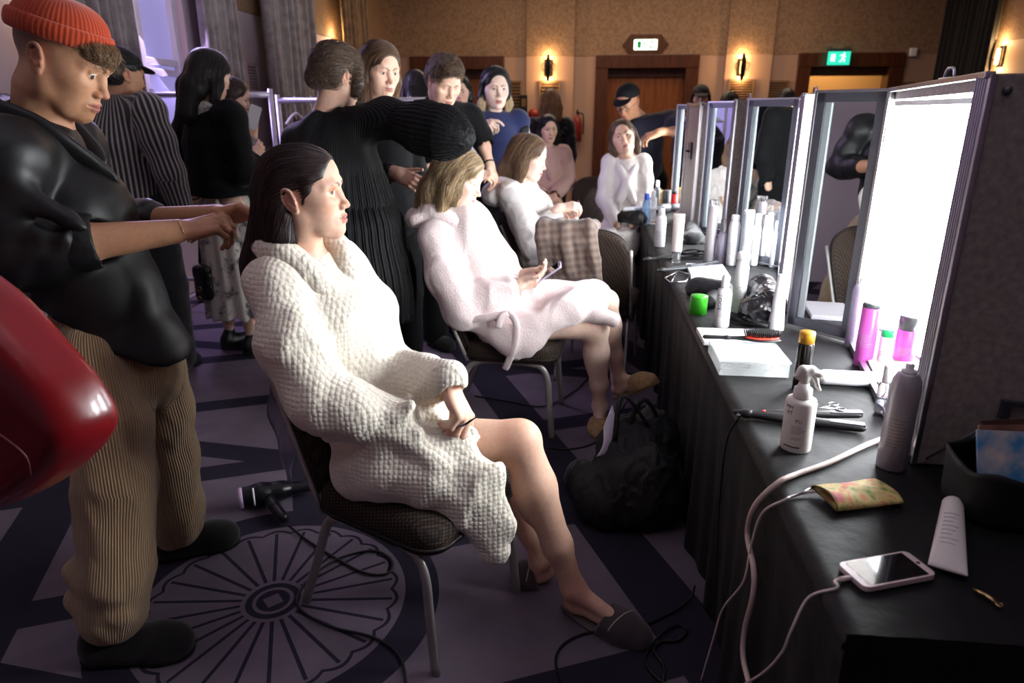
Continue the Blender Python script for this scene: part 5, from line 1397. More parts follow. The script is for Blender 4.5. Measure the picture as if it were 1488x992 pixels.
w2.hair('bob', [srgb(178, 150, 110), srgb(144, 116, 82), srgb(212, 186, 144), srgb(108, 84, 58), srgb(226, 204, 166)], 3000, .20, 1.03, .012, .0008, .0042, wave=.18, extra=bobx, steps=16, step=.0125, lift=.003, back=1.15, face=[((.098, 0, -.035), (.066, .066, .082)), ((.106, 0, .018), (.050, .052, .058))], jit=.45)
put(MB().lathe([(.003, 0), (.0055, .004), (.006, .012), (.003, .016)], None, 12, frame(w2.l*-1)[:, [1, 2, 0]], w2.o+w2.M @ V3(-.004, -.078, -.014)).tube([w2.o+w2.M @ V3(.0, -.084, -.012), w2.o+w2.M @ V3(.012, -.084, -.048)], .0032, None, 8).build('earbud', M_white), w2.t, L2)
# her phone and slippers
M_lilacph = mat('lilac phone', srgb(190, 176, 205), .3); M_glass = mat('dark screen glass', srgb(12, 12, 16), .08, coat=.5)
def phone(label, c, R, m, w=.071, h=.145, th=.008, lit=None):
    t = thing('phone', label, 'phone', c); b = MB(); b.prism(rrect(h, w, .011), 0, th, None, R, (0, 0, 0)); b.build('case', m, t)
    MB().prism(rrect(h-.026, w-.007, .002), th, th+.0004, None, R).build('screen', lit or M_glass, t); 
    MB().prism([(h/2-.007+.0035*math.cos(a), .0035*math.sin(a)) for a in np.linspace(0, 6.28, 16)[:-1]], th, th+.0004, None, R).build('home_button', M_glass if m is M_white else M_black, t); return t
pc = aty(797, 397, 3.07)
phone('lilac phone held in both hands by the woman in the pink robe', pc, frame(unit(V3(.75, -.05, .55)), (-.6, -.2, .8)), M_lilacph)
M_tan = mat('tan woven slipper', srgb(176, 146, 108), .9, bump=('noise', 260, .7), bumpd=.002, vary=(srgb(150, 118, 86), 60, 3)); M_tans = mat('rope sole', srgb(150, 124, 92), .9, bump=('wave', 120, .8), bumpd=.002)
sl = thing('slipper', 'tan woven slipper dangling from the crossed foot of the pink-robed woman', 'slipper', L2, 0, 'tan slippers'); slipper(sl, L2, J['anL'], h2L, t2L, M_tan, M_tans, 1.12, None)
sl = thing('slipper', 'tan slipper flat on the carpet under the pink-robed woman', 'slipper', L2, 0, 'tan slippers'); slipper(sl, L2, J['anR'], h2R, t2R, M_tan, M_tans, 1.0, None)

# ================================================================ third seated woman, white fleece robe
w3 = Fig('woman in a white fleece robe seated between the pink robe and the tweed coat', aty(768, 228, 4.52), -8, -14, -6, neck=aty(752, 268, 4.54), skin='pale', sc=1.12, w=.15)
J = w3.J
w3.set(elR=aty(775, 358, 4.30), wrR=aty(812, 303, 4.40), elL=aty(800, 345, 4.72), wrL=aty(815, 308, 4.56), pel=V3(-.28, 4.6, .6), hipR=V3(-.25, 4.5, .56), hipL=V3(-.25, 4.7, .56), knR=V3(.2, 4.52, .55), knL=V3(.2, 4.68, .55), anR=V3(.22, 4.5, .09), anL=V3(.22, 4.7, .09))
w3.head(open_=.3, look=-1, lipcol=srgb(190, 110, 106), brow=srgb(100, 76, 56), nose=1.0)
xr = unit(aty(840, 297, 4.42)-J['wrR']); w3.hand('R', xr, V3(-.1, -.5, .8), size=1.05, curl=[(30, 40, 20), (35, 45, 22), (40, 45, 22), (45, 45, 22)], thumb=(26, 30, 12, 12))
xl = unit(aty(838, 312, 4.50)-J['wrL']); w3.hand('L', xl, V3(.1, .6, .7), size=1.05, curl=[(30, 40, 20), (35, 45, 22), (40, 45, 22), (45, 45, 22)], thumb=(26, 30, 12, 12))
w3.body(hr=.0032, br=.010)
def robe3(S):
    J = w3.J; S.chain([J['pel']+V3(.05, 0, 0), V3(.0, 4.5, .56), V3(.15, 4.53, .55)], [.15, .12, .10], .05); S.chain([V3(-.2, 4.68, .57), V3(.15, 4.68, .55)], [.13, .10], .05)
w3.top(M_fleece, (.115, .155, .15, .16), -.02, (.080, .084, .080, .070), 1.75, 'robe', .008, .018, True, 7, extra=robe3)
S = SDF(); nk = J['neck']+V3(0, 0, .01); f, l = w3.f, w3.l
collar(S, [nk-f*.10-l*.03, nk-f*.07-l*.09, nk-l*.10+f*.03+V3(0, 0, -.03), nk+f*.09-l*.05+V3(0, 0, -.11), nk+f*.15+V3(0, 0, -.24)], .038); collar(S, [nk-f*.10+l*.03, nk-f*.03+l*.095, nk+l*.10+f*.06+V3(0, 0, -.01), nk+f*.11+l*.05+V3(0, 0, -.10), nk+f*.14+V3(0, 0, -.23)], .036)
S.ell(nk-f*.14-l*.04+V3(0, 0, -.07), V3(.09, .13, .08), k=.03); S.disp = fold_disp(.007, 20, 5); cloth_obj(S, 'hooded_collar', M_fleece, w3.t, w3.loc, .008, 1)
w3.hair('long', [srgb(112, 82, 58), srgb(140, 108, 78), srgb(88, 62, 44), srgb(160, 128, 94)], 1300, .21, 1.05, .01, .001, .0055, wave=.3, steps=16, step=.015, jit=.35, lift=.004, back=1.2)

# ================================================================ woman in the black pleated dress, back view
M_pleat = mat('black pleated cloth', srgb(8, 8, 10), .6, sheen=.02, spec=.2, bump=('noise', 90, .15)); _nt, _p, _h = band_wave(M_pleat, .011); _b = next(n for n in _nt.nodes if n.type == 'BUMP'); _b.inputs['Strength'].default_value = .8; _b.inputs['Distance'].default_value = .004; _nt.links.new(_h, _b.inputs['Height'])
M_dressb = mat('black jersey', srgb(9, 9, 11), .8, sheen=.04, spec=.2)
w4 = Fig('woman seen from behind in a black pleated dress with pinned up brown hair', aty(492, 110, 3.05), 52, -14, 72, neck=aty(474, 168, 3.02), skin='fair', w=.185)
J = w4.J
w4.set(shL=aty(436, 206, 3.02), shR=aty(560, 172, 2.98), elR=aty(664, 198, 2.86), wrR=aty(648, 206, 3.10), elL=aty(425, 300, 3.12), wrL=aty(470, 330, 3.32))
w4.head(jaw=.9, lashes=False)
w4.hand('R', unit(V3(-.1, .9, -.1)), V3(0, 0, 1), size=.95)
w4.body(legs=True, br=.010, hr=.003)
ax0 = J['neck']*V3(1, 1, 0)+V3(.075, .0, 0)
def pleats(n, amp, z0=9, z1=9, c=ax0):
    def f(P):
        th = np.arctan2(P[:, 1]-c[1], P[:, 0]-c[0]); return amp*(np.abs(((th*n/(2*PI)+.05*np.sin(P[:, 2]*7+th*3)) % 1)-.5)*2-.5)*np.clip((z0-P[:, 2])/.05, 0, 1)+.006*np.sin(th*7+P[:, 2]*5)
    return f
S = SDF()
S.chain([J['neck']+V3(0, 0, -.10), lerp(J['neck'], J['pel'], .4), J['pel']+V3(0, 0, .12)], [.115, .175, .20], .06)
S.chain([lerp(J['neck'], J['pel'], .3)+V3(.07, 0, 0), J['pel']+V3(.08, 0, .12)], [.13, .19], .06)
S.chain([J['shL'], J['neck']+V3(0, 0, -.075), J['shR']], [.075, .085, .08], .05)
S.chain([J['shR'], lerp(J['shR'], J['elR'], .35)], [.08, .085], .04); S.chain([J['shL'], J['elL'], J['wrL']], [.08, .08, .055], .04)
S.disp = pleats(40, .010, J['neck'][2]-.20); cloth_obj(S, 'bodice', M_pleat, w4.t, w4.loc, .0065, 0)
S = SDF(); zt = aty(580, 292, 2.9)[2]; zb = aty(600, 470, 2.9)[2]
b0 = V3(ax0[0], ax0[1], 0)
S.chain([b0+V3(0, 0, zt-.16), b0+V3(0, 0, (zt+zb)/2-.12), b0+V3(0, 0, zb-.1)], [.235, .27, .285], .05); S.cut(b0+V3(0, 0, zb), (0, 0, -1), .004); S.cut(b0+V3(0, 0, zt), (0, 0, 1), .02)
S.disp = pleats(44, .014, zt); sk_ = cloth_obj(S, 'tiered_skirt', M_pleat, w4.t, w4.loc, .006, 0)
for o_ in w4.t.children:
    if o_.name.split('.')[0] in ('tiered_skirt', 'bodice'): band_attr(o_, np.array([v.co[:] for v in o_.data.vertices]), [([b0+V3(0, 0, zt+.9), b0+V3(0, 0, zb-.3)], .25, (0, -1, 0))])
S = SDF(); a_, b_ = lerp(J['shR'], J['elR'], .25), J['elR']; u_ = unit(b_-a_); n1 = unit(np.cross(u_, (0, 0, 1))); n2 = np.cross(u_, n1)
S.chain([a_, lerp(a_, b_, .4), lerp(a_, b_, .8), b_+u_*.015], [.082, .105, .105, .06], .03)
def slp(P):
    q = P-a_; th = np.arctan2(q @ n1, q @ n2); return .010*(np.abs(((th*34/(2*PI)+.15*np.sin((q @ u_)*22)) % 1)-.5)*2-.5)
S.disp = slp; cloth_obj(S, 'puff_sleeve', M_pleat, w4.t, w4.loc, .006, 0)
w4.trousers(M_blackcloth).shoes()
def updo(S, v):
    S.ell(v(-.098, .01, -.032), v(.036, .046, .042), k=.012); S.chain([v(.04, -.075, .03), v(.05, -.082, -.02), v(.045, -.08, -.07)], [.022, .02, .012], .015)
w4.hair('up', [srgb(74, 54, 40), srgb(58, 40, 30), srgb(94, 72, 54), srgb(112, 88, 66)], 2400, 0, 1.04, 0, .0009, .005, wave=.7, extra=updo, jit=.7, lift=.007, steps=11, step=.009)

# ================================================================ tall woman with long brown hair facing the camera
M_navyblk = mat('black cotton', srgb(10, 10, 12), .85, sheen=.04, spec=.2)
w5 = Fig('tall woman with long centre-parted brown hair looking down behind the pleated dress', aty(553, 100, 3.62), -44, -14, -40, skin='fair', sc=1.06)
J = w5.J
w5.set(elR=aty(520, 250, 3.42), wrR=aty(578, 252, 3.34), elL=J['elL'])
w5.head(jaw=.9, open_=.35, look=-1, brow=srgb(60, 42, 32), lipcol=srgb(168, 100, 94), stern=.6)
xr = unit(aty(612, 268, 3.30)-J['wrR']); w5.hand('R', xr, V3(-.1, -.8, .45), size=1.02, curl=[(14, 18, 10), (18, 22, 12), (24, 24, 12), (30, 26, 14)], thumb=(30, -10, 6, 6))
w5.body(hr=.003, br=.011).top(M_navyblk, (.10, .15, .15, .16), -.1, (.075, .07, .062, .05), 1.8, 'top', .010, .006).trousers(M_navyblk, (.15, .12, .09, .08)).shoes()
w5.hair('long', [srgb(104, 76, 52), srgb(84, 60, 42), srgb(128, 94, 62), srgb(66, 46, 34)], 1500, .31, 1.03, .0, .0009, .005, wave=.08, steps=18, step=.016, jit=.12, face=[((.098, 0, -.035), (.066, .062, .085)), ((.106, 0, .018), (.052, .054, .058))], side=.03)

# ================================================================ man in the black shirt with a quiff
w6 = Fig('man in a black buttoned shirt with a short brown quiff, looking down', aty(646, 117, 4.22), -52, -30, -40, skin='fair', sc=1.12, neck=aty(640, 150, 4.36), w=.19)
J = w6.J
w6.set(elL=aty(700, 200, 4.50), shL=aty(682, 172, 4.50), wrL=aty(712, 240, 4.42), shR=aty(604, 180, 4.22), elR=aty(590, 245, 4.1), wrR=aty(690, 252, 4.22))
w6.head(jaw=1.02, open_=.25, look=-1, brow=srgb(70, 50, 36), brow_t=1.15, lashes=False, lipcol=srgb(176, 112, 100), neck_r=.055, stern=.5)
w6.hand('L', unit(V3(.3, -.25, -.6)), V3(.6, -.2, .5), curl=[(30, 35, 20), (35, 40, 20), (38, 40, 20), (42, 40, 20)]); w6.hand('R', unit(V3(.9, .1, -.1)), V3(0, -.6, .7), curl=[(30, 45, 20), (35, 50, 22), (40, 50, 22), (45, 50, 22)])
w6.body(hr=.0034, br=.012).top(M_navyblk, (.11, .17, .16, .165), -.1, (.085, .078, .07, .06), 1.25, 'black_shirt', .010, .006, extra=lambda S: collar(S, [w6.J['neck']-w6.f*.06-w6.l*.05+V3(0, 0, .01), w6.J['neck']-w6.l*.075+f*.0, w6.J['neck']+w6.f*.08-w6.l*.02+V3(0, 0, -.06), w6.J['neck']+w6.f*.075+w6.l*.02+V3(0, 0, -.06), w6.J['neck']+w6.l*.08, w6.J['neck']-w6.f*.06+w6.l*.05+V3(0, 0, .01)], .022)).trousers(M_navyblk, (.155, .13, .10, .09)).shoes()
def quiff(S, v): S.ell(v(.03, .0, .105), v(.065, .055, .03), k=.02); S.ell(v(.07, .0, .088), v(.03, .05, .03), k=.02)
w6.hair('short', [srgb(96, 72, 52), srgb(70, 50, 38), srgb(122, 98, 74), srgb(140, 116, 88)], 1900, 0, .98, 0, .0010, .005, wave=.9, extra=quiff, jit=.8, lift=.008, steps=8, step=.008, face=[((.100, 0, -.045), (.080, .09, .085)), ((.110, 0, .030), (.062, .070, .064))])
bangle('dark watch on the forearm of the man in the black shirt', J['wrL']+unit(J['elL']-J['wrL'])*.02, unit(J['elL']-J['wrL']), .034, M_black, 'wristwatch', .006)

# ================================================================ woman in navy with a two-tone bob
M_navy = mat('navy knit', srgb(28, 38, 84), .85, sheen=.2, bump=('noise', 200, .2)); M_wsl = mat('white sleeve', srgb(214, 212, 220), .8)
w7 = Fig('woman in a navy vest with a black bob bleached at the ends', aty(720, 127, 5.08), -68, -8, -62, skin='pale', sc=1.13, w=.18)
J = w7.J
w7.set(elR=aty(672, 235, 5.0), wrR=aty(693, 182, 4.86))
w7.head(open_=.7, brow=srgb(40, 30, 26), lipcol=srgb(180, 100, 98), nosew=1.1)
w7.hand('R', unit(aty(716, 178, 4.84)-J['wrR']), V3(-.3, -.5, .8), size=1.1, curl=[(20, 30, 15), (45, 55, 30), (52, 60, 30), (56, 60, 30)], thumb=(30, 30, 15, 15))
w7.body(hr=.0036, br=.012)
w7.top(M_wsl, (.08, .13, .13, .14), -.1, (.080, .082, .075, .06), 1.6, 'white_sleeves', .011, .006).top(M_navy, (.105, .172, .165, .175), -.08, (.088, .08, .02, .02), .18, 'navy_vest', .009, .003, False)
M_trim = mat('black vest trim', srgb(16, 16, 24), .7)
S = SDF(); nk = J['neck']; l, f = w7.l, w7.f
for q in (-1, 1):
    S.chain([nk+l*q*.19+V3(0, 0, -.01), nk+l*q*.2+f*.05+V3(0, 0, -.10), nk+l*q*.19+f*.06+V3(0, 0, -.22)], [.045, .045, .035], .02, fl=((f[0], f[1], 0), 1.0))
S.chain(spline([nk+l*.075-f*.03+V3(0, 0, -.02), nk+l*.07+f*.05+V3(0, 0, -.055), nk+f*.095+V3(0, 0, -.09), nk-l*.07+f*.05+V3(0, 0, -.055), nk-l*.075-f*.03+V3(0, 0, -.02)], 5), .018, .01); cloth_obj(S, 'black_trim', M_trim, w7.t, w7.loc, .008, 1)
w7.trousers(M_navyblk, (.155, .125, .10, .09)).shoes()
M_ = w7
w7.hair('bob', BLK, 900, .14, 1.03, 0, .001, .006, wave=.05, jit=.1, steps=9, step=.013, side=.024)
S = SDF(w7.M, w7.o); c = w7.sc
for y in (-1, 1): S.chain([V3(.004, y*.086, -.055)*c, V3(.006, y*.090, -.10)*c, V3(.008, y*.082, -.135)*c], [.020, .026, .018], .02)
hair_obj(S, lambda P: np.tile(V3(0, 0, -1), (len(P), 1)), [srgb(206, 184, 142), srgb(180, 154, 112), srgb(222, 204, 168)], w7.t, w7.loc, 500, 8, .011, .001, .006, jit=.1, name='bleached_hair_ends', base=srgb(170, 146, 108))

# ================================================================ person in the striped jacket, seen from behind
def stripe_mat(ax):
    m = mat('striped jacket cloth', srgb(34, 31, 36), .85, sheen=.2); nt, p, tc = nodes_of(m)
    nt, p, wv = band_wave(m, .026)
    r = _n(nt, 'ShaderNodeValToRGB'); r.color_ramp.elements[0].position = .62; r.color_ramp.elements[1].position = .72; r.color_ramp.elements[0].color = srgb(34, 31, 36); r.color_ramp.elements[1].color = srgb(150, 142, 140)
    nt.links.new(wv, r.inputs[0]); nt.links.new(r.outputs[0], p.inputs['Base Color']); return m
w8 = Fig('person in a dark jacket with pale pinstripes and a black cap seen from behind', aty(178, 108, 3.70), 62, -8, 76, skin='tan', sc=1.05, w=.21, neck=aty(168, 148, 3.66))
J = w8.J
w8.set(elR=aty(246, 250, 3.58), wrR=aty(268, 318, 3.74), elL=aty(118, 250, 3.66), wrL=aty(130, 320, 3.85))
w8.head(lashes=False); w8.hand('R', unit(V3(.2, .5, -.9)), V3(.9, -.2, .1)); w8.body(hr=.0036, br=.012)
z8 = aty(200, 322, 3.6)[2]
w8.top(stripe_mat(w8.l), (.12, .19, .185, .195), z8-J['pel'][2]+.06, (.092, .088, .078, .066), 1.95, 'striped_jacket', .009, .006, fs=9).trousers(M_blackcloth, (.165, .14, .13, .125)).shoes()
jk = next(o for o in w8.t.children if o.name.startswith('striped_jacket')); PJ = np.array([v.co[:] for v in jk.data.vertices])
band_attr(jk, PJ, [([J['neck'], J['pel']], .2, w8.f), ([J['shR'], J['elR'], J['wrR']], .085, w8.f), ([J['shL'], J['elL'], J['wrL']], .085, w8.f)])
w8.hair('short', BLK, 400, 0, 1.0, 0, .0012, .006, jit=.3, steps=6, step=.008)
def cap_(fig, m, label, az=0, tilt=0, brim=True, name='baseball_cap'):
    t = thing(name, label, 'hat', fig.loc); R = fig.M @ Rz(math.radians(az)) @ Ry(tilt); s = fig.sc
    S = SDF(R, fig.o); S.ell(V3(-.016, 0, .052)*s, V3(.108, .088, .082)*s, k=.01); S.cut(V3(0, 0, .042)*s, (.12, 0, -1), .003)
    cloth_obj(S, 'crown', m, t, fig.loc, .006, 1)
    if brim:
        S = SDF(R, fig.o); S.ell(V3(.085, 0, .046)*s, V3(.082, .070, .012)*s, R=Ry(.18), k=.005); S.ell(V3(-.0, 0, .04)*s, V3(.098, .08, .03)*s, k=.004, op='s'); cloth_obj(S, 'peak', m, t, fig.loc, .004, 1)
    return t
M_capb = mat('black cap cotton', srgb(14, 14, 16), .9)
cap_(w8, M_capb, 'black cap on the person in the striped jacket')

# ================================================================ woman in black sweater and floral skirt
def floral_mat():
    m = mat('floral skirt cloth', srgb(176, 168, 156), .85); nt, p, tc = nodes_of(m)
    n = _n(nt, 'ShaderNodeTexNoise', Scale=11, Detail=5, Roughness=.65); nt.links.new(tc.outputs['Object'], n.inputs[0])
    r = _n(nt, 'ShaderNodeValToRGB'); r.color_ramp.elements[0].position = .53; r.color_ramp.elements[1].position = .62; r.color_ramp.elements[0].color = srgb(206, 200, 188); r.color_ramp.elements[1].color = srgb(84, 86, 84)
    nt.links.new(n.outputs[0], r.inputs[0]); nt.links.new(r.outputs[0], p.inputs['Base Color']); return m
w9 = Fig('woman with long black hair in a black sweater and pale floral skirt seen from behind', aty(306, 108, 4.08), 62, -16, 64, skin='fair', sc=1.08, w=.18)
J = w9.J
w9.set(elR=aty(356, 232, 4.0), wrR=aty(372, 232, 4.16), elL=aty(262, 215, 4.14), wrL=aty(300, 240, 4.35))
w9.set(elR=aty(350, 250, 3.98), wrR=aty(368, 228, 4.14))
w9.head(); w9.hand('R', unit(V3(.1, .5, .3)), V3(.8, -.3, .2)); w9.body(hr=.0036, br=.012)
w9.top(M_dressb, (.11, .17, .165, .185), aty(300, 285, 4.0)[2]-J['pel'][2]+.06, (.088, .085, .08, .072), 1.7, 'black_sweater', .010, .006)
S = SDF(); zt, zb = aty(320, 278, 4.0)[2], aty(320, 458, 4.0)[2]; b0 = J['neck']*V3(1, 1, 0)+w9.f*.02
S.chain([b0+V3(0, 0, zt-.17), b0+V3(0, 0, zb-.05)], [.175, .20], .05); S.cut(b0+V3(0, 0, zb), (0, 0, -1), .006); S.cut(b0+V3(0, 0, zt), (0, 0, 1), .02); S.disp = pleats(13, .022, zt, c=b0)
cloth_obj(S, 'floral_skirt', floral_mat(), w9.t, w9.loc, .009, 1); w9.shoes(mat('black boot leather', srgb(16, 15, 16), .4), .26)
w9.hair('long', BLK, 900, .24, 1.06, 0, .0011, .006, wave=.05, jit=.12, steps=17, step=.016, back=1.3)
S = SDF(); nk = J['neck']; S.chain(spline([nk-w9.f*.07+w9.l*.05+V3(0, 0, .01), nk-w9.f*.10+V3(0, 0, -.015), nk-w9.f*.07-w9.l*.06+V3(0, 0, .0), nk-w9.l*.10+V3(0, 0, -.03)], 5), .026, .02); S.disp = fold_disp(.004, 30, 2)
cloth_obj(S, 'patterned_collar', floral_mat(), w9.t, w9.loc, .008, 1)
hb = thing('handbag', 'small black handbag with gold clasp hanging beside the floral skirt', 'bag', aty(297, 440, 3.92))
c0 = np.array(hb.location); S = SDF(); S.box(V3(*aty(297, 410, 3.9)), V3(.07, .035, .11), R=Rz(-.4), rd=.03); S.disp = fold_disp(.006, 30, 8); cloth_obj(S, 'bag_body', mat('black bag leather', srgb(15, 14, 15), .4), hb, c0, .007, 1)
for yy in (420, 434): put(MB().tube([aty(290, yy, 3.86)+V3(.013*math.cos(a), 0, .013*math.sin(a)) for a in np.linspace(0, 6.28, 20)[:-1]], .0035, None, 6, closed=True).build('gold_clasp', M_gold), hb, c0)
put(MB().tube(spline([aty(290, 385, 3.92), aty(292, 330, 3.96), aty(312, 285, 3.95), aty(330, 240, 3.9)], 6), .008, None, 8).build('strap', M_capb), hb, c0)

# person beyond her, raising a phone with a frilled cuff
w10 = Fig('woman with brown hair half hidden behind the black sweater, raising a white phone', aty(338, 142, 4.62), 20, -14, 30, skin='fair', sc=1.05, w=.15)
J = w10.J; w10.set(elR=aty(372, 262, 4.4), wrR=aty(366, 196, 4.36), elL=J['elL'])
w10.head(); w10.hand('R', unit(V3(.05, .1, 1)), V3(.5, -.8, 0), size=1.0, curl=[(40, 45, 25), (45, 50, 25), (48, 50, 25), (50, 50, 25)], thumb=(24, 25, 15, 15)); w10.body(hr=.0036, br=.013)
w10.top(M_browncloth, (.10, .15, .15, .16), -.1, (.075, .07, .065, .055), 1.6, 'dark_top', .011, .006).trousers(M_browncloth, (.15, .12, .1, .09)).shoes()
S = SDF(); a_ = J['wrR']+V3(0, 0, -.05); S.chain([a_+V3(0, 0, .02), a_+V3(.01, 0, -.05)], [.034, .058], .01); S.disp = fold_disp(.012, 40, 3); cloth_obj(S, 'frilled_cuff', mat('grey frill', srgb(150, 140, 136), .8), w10.t, w10.loc, .006, 1)
w10.hair('long', [srgb(64, 40, 32), srgb(52, 32, 26), srgb(80, 52, 42)], 700, .2, 1.05, 0, .0011, .006, wave=.1, steps=15, step=.015)
phone('white phone raised in front of the clothes rail', aty(368, 170, 4.32), frame(unit(V3(.35, .1, .9)), (-.3, 1, 0)), M_white)

# ================================================================ far white robe, head tilted
w11 = Fig('far woman in a white robe with her head tipped back, facing the camera', aty(905, 200, 5.45), -92, 10, -88, up=(-.28, .0, 1), skin='fair', sc=1.08, neck=aty(911, 226, 5.47), w=.125)
J = w11.J; p0 = J['neck']*V3(1, 1, 0)
w11.set(pel=p0+V3(-.02, .03, .60), hipR=p0+V3(-.1, -.05, .56), hipL=p0+V3(.08, -.05, .56), knR=p0+V3(-.12, -.45, .53), knL=p0+V3(.02, -.45, .53), anR=p0+V3(-.12, -.42, .09), anL=p0+V3(.05, -.42, .09))
w11.set(elR=J['shR']+V3(-.03, -.05, -.27), wrR=p0+V3(-.06, -.22, .68), elL=J['shL']+V3(.03, -.05, -.27), wrL=p0+V3(.05, -.22, .68))
w11.head(open_=.5, lipcol=srgb(178, 100, 94), brow=srgb(84, 62, 48)); w11.body(hr=.0036, br=.012)
def robe11(S):
    S.chain([p0+V3(-.1, -.02, .57), p0+V3(-.12, -.42, .54)], [.12, .10], .04); S.chain([p0+V3(.05, -.02, .57), p0+V3(.0, -.42, .54)], [.11, .09], .04)
w11.top(M_fleece, (.09, .125, .125, .14), -.02, (.060, .064, .062, .055), 1.9, 'robe', .008, .008, True, 5, extra=robe11)
S = SDF(); nk = J['neck']; f, l = w11.f, w11.l
collar(S, [nk-f*.07, nk-l*.07+V3(0, 0, -.01), nk+f*.06-l*.055+V3(0, 0, -.09), nk+f*.135-l*.0+V3(0, 0, -.2), nk+f*.15+l*.05+V3(0, 0, -.32)], .028); collar(S, [nk-f*.07, nk+l*.07+V3(0, 0, -.01), nk+f*.06+l*.055+V3(0, 0, -.09), nk+f*.135-l*.0+V3(0, 0, -.2), nk+f*.15-l*.05+V3(0, 0, -.32)], .027)
S.cap(V3(-9, 0, 0), V3(-9, 0, .1), .01); S.p.pop(); cloth_obj(S, 'shawl_collar', M_fleece, w11.t, w11.loc, .008, 1)
w11.hair('bob', [srgb(104, 78, 56), srgb(84, 60, 44), srgb(128, 100, 74)], 800, .12, 1.03, 0, .0011, .006, wave=.3, jit=.35, steps=10, step=.013)

# stylist bending over her
M_navyd = mat('dark navy shirt', srgb(24, 28, 46), .8, sheen=.15)
w12 = Fig('stylist in a dark navy shirt, glasses and black cap leaning over the far white robe', aty(912, 148, 6.25), -118, -32, -125, skin='tan', sc=1.12, neck=aty(930, 172, 6.33), w=.2, lean=(.10, .35, 0))
J = w12.J
w12.set(shL=aty(975, 176, 6.23), elL=aty(990, 190, 6.05), wrL=aty(958, 192, 5.98), shR=aty(908, 185, 6.43), elR=aty(900, 225, 6.38), wrR=aty(925, 205, 6.15))
w12.head(open_=.5, look=-1, lashes=False, brow=srgb(30, 24, 22), neck_r=.052); w12.hand('L', unit(aty(938, 199, 5.98)-J['wrL']), V3(0, -.5, .85), size=1.1, curl=[(30, 40, 20)]*4)
w12.body(hr=.0036, br=.012).top(M_navyd, (.11, .18, .165, .17), -.1, (.088, .085, .08, .06), .95, 'navy_shirt', .011, .007).trousers(M_navyblk, (.165, .13, .1, .09)).shoes()
cap_(w12, M_capb, 'black cap worn by the stylist in glasses', tilt=-.15)
gl = MB()
for y in (-1, 1): gl.tube([w12.o+w12.M @ (V3(.098, y*.034+.022*math.cos(a), -.002+.018*math.sin(a))*w12.sc) for a in np.linspace(0, 6.28, 22)[:-1]], .0018, None, 6, closed=True)
gl.tube([w12.o+w12.M @ (V3(.1, y, 0)*w12.sc) for y in (-.012, .012)], .0016, None, 6)
for y in (-1, 1): gl.tube([w12.o+w12.M @ (V3(x, y*(.056+.02*(x < .05)), .004)*w12.sc) for x in (.096, .04, -.01)], .0016, None, 6)
g = thing('glasses', 'thin dark glasses on the stylist in the black cap', 'glasses', w12.loc); put(gl.build('frame', M_black), g, w12.loc)

# far pink robe
M_dpink = mat('dusty pink robe', srgb(196, 156, 146), .9, sheen=.4, bump=('noise', 100, .4), bumpd=.005)
w13 = Fig('far seated woman with dark hair in a dusty pink robe', aty(797, 187, 6.95), -72, -6, -70, skin='fair', sc=1.05, w=.17)
J = w13.J; p0 = J['neck']*V3(1, 1, 0)
w13.set(pel=p0+V3(-.02, .03, .60), hipR=p0+V3(-.1, -.05, .56), hipL=p0+V3(.08, -.02, .56), knR=p0+V3(-.02, -.45, .56), knL=p0+V3(.14, -.43, .55), anR=p0+V3(.10, -.42, .10), anL=p0+V3(.08, -.48, .09), elR=J['shR']+V3(-.05, -.05, -.26), wrR=p0+V3(.0, -.25, .72), elL=J['shL']+V3(.05, -.05, -.26), wrL=p0+V3(.08, -.24, .72))
w13.head(lipcol=srgb(150, 84, 78)); w13.hand('R', unit(V3(.8, -.3, -.1)), V3(0, -.5, .8)); w13.body(hr=.004, br=.012)
def robe13(S): S.chain([p0+V3(-.08, -.02, .57), p0+V3(-.05, -.28, .56)], [.12, .10], .04); S.chain([p0+V3(.08, -.02, .57), p0+V3(.11, -.28, .56)], [.12, .10], .04)
w13.top(M_dpink, (.11, .16, .155, .165), -.02, (.082, .085, .08, .062), 1.85, 'robe', .011, .007, True, 6, extra=robe13)
S = SDF(); nk = J['neck']; f, l = w13.f, w13.l
collar(S, [nk-f*.08, nk-l*.10+V3(0, 0, -.01), nk+f*.08-l*.06+V3(0, 0, -.12), nk+f*.15+V3(0, 0, -.26)], .038); collar(S, [nk-f*.08, nk+l*.10+V3(0, 0, -.01), nk+f*.08+l*.06+V3(0, 0, -.12), nk+f*.15+V3(0, 0, -.26)], .038); cloth_obj(S, 'hooded_collar', M_dpink, w13.t, w13.loc, .009, 1)
w13.hair('long', BLK, 500, .18, 1.05, 0, .0013, .007, steps=13, step=.014)
# blonde woman in black feathers bending behind her
w14 = Fig('blonde person in a feathery black top turned away behind the dusty pink robe', aty(800, 150, 7.7), 100, -30, 90, skin='fair', sc=1.05, w=.17)
w14.head(); w14.body(hr=.004, br=.013); w14.top(M_blackcloth, (.10, .16, .15, .16), -.1, (.09, .085, .07, .06), 1.8, 'black_top', .012, .012, fs=26).trousers(M_blackcloth).shoes()
w14.hair('long', [srgb(150, 110, 64), srgb(120, 84, 48), srgb(180, 136, 84)], 700, .2, 1.08, 0, .0014, .007, wave=.4, jit=.5, steps=15, step=.015, lift=.006)
fs_ = SDF(); r = np.random.default_rng(3)
nk = w14.J['neck']
for i in range(46):
    a = r.uniform(0, 2*PI); p = nk+V3(.17*math.cos(a), .14*math.sin(a), r.uniform(-.16, -.02)); d = unit(V3(math.cos(a), math.sin(a), r.uniform(-.4, .9))); fs_.chain([p, p+d*.05, p+d*.05+V3(d[0]*.05, d[1]*.05, -.02)], [.014, .010, .004], .01, fl=((0, 1, 0), .6))
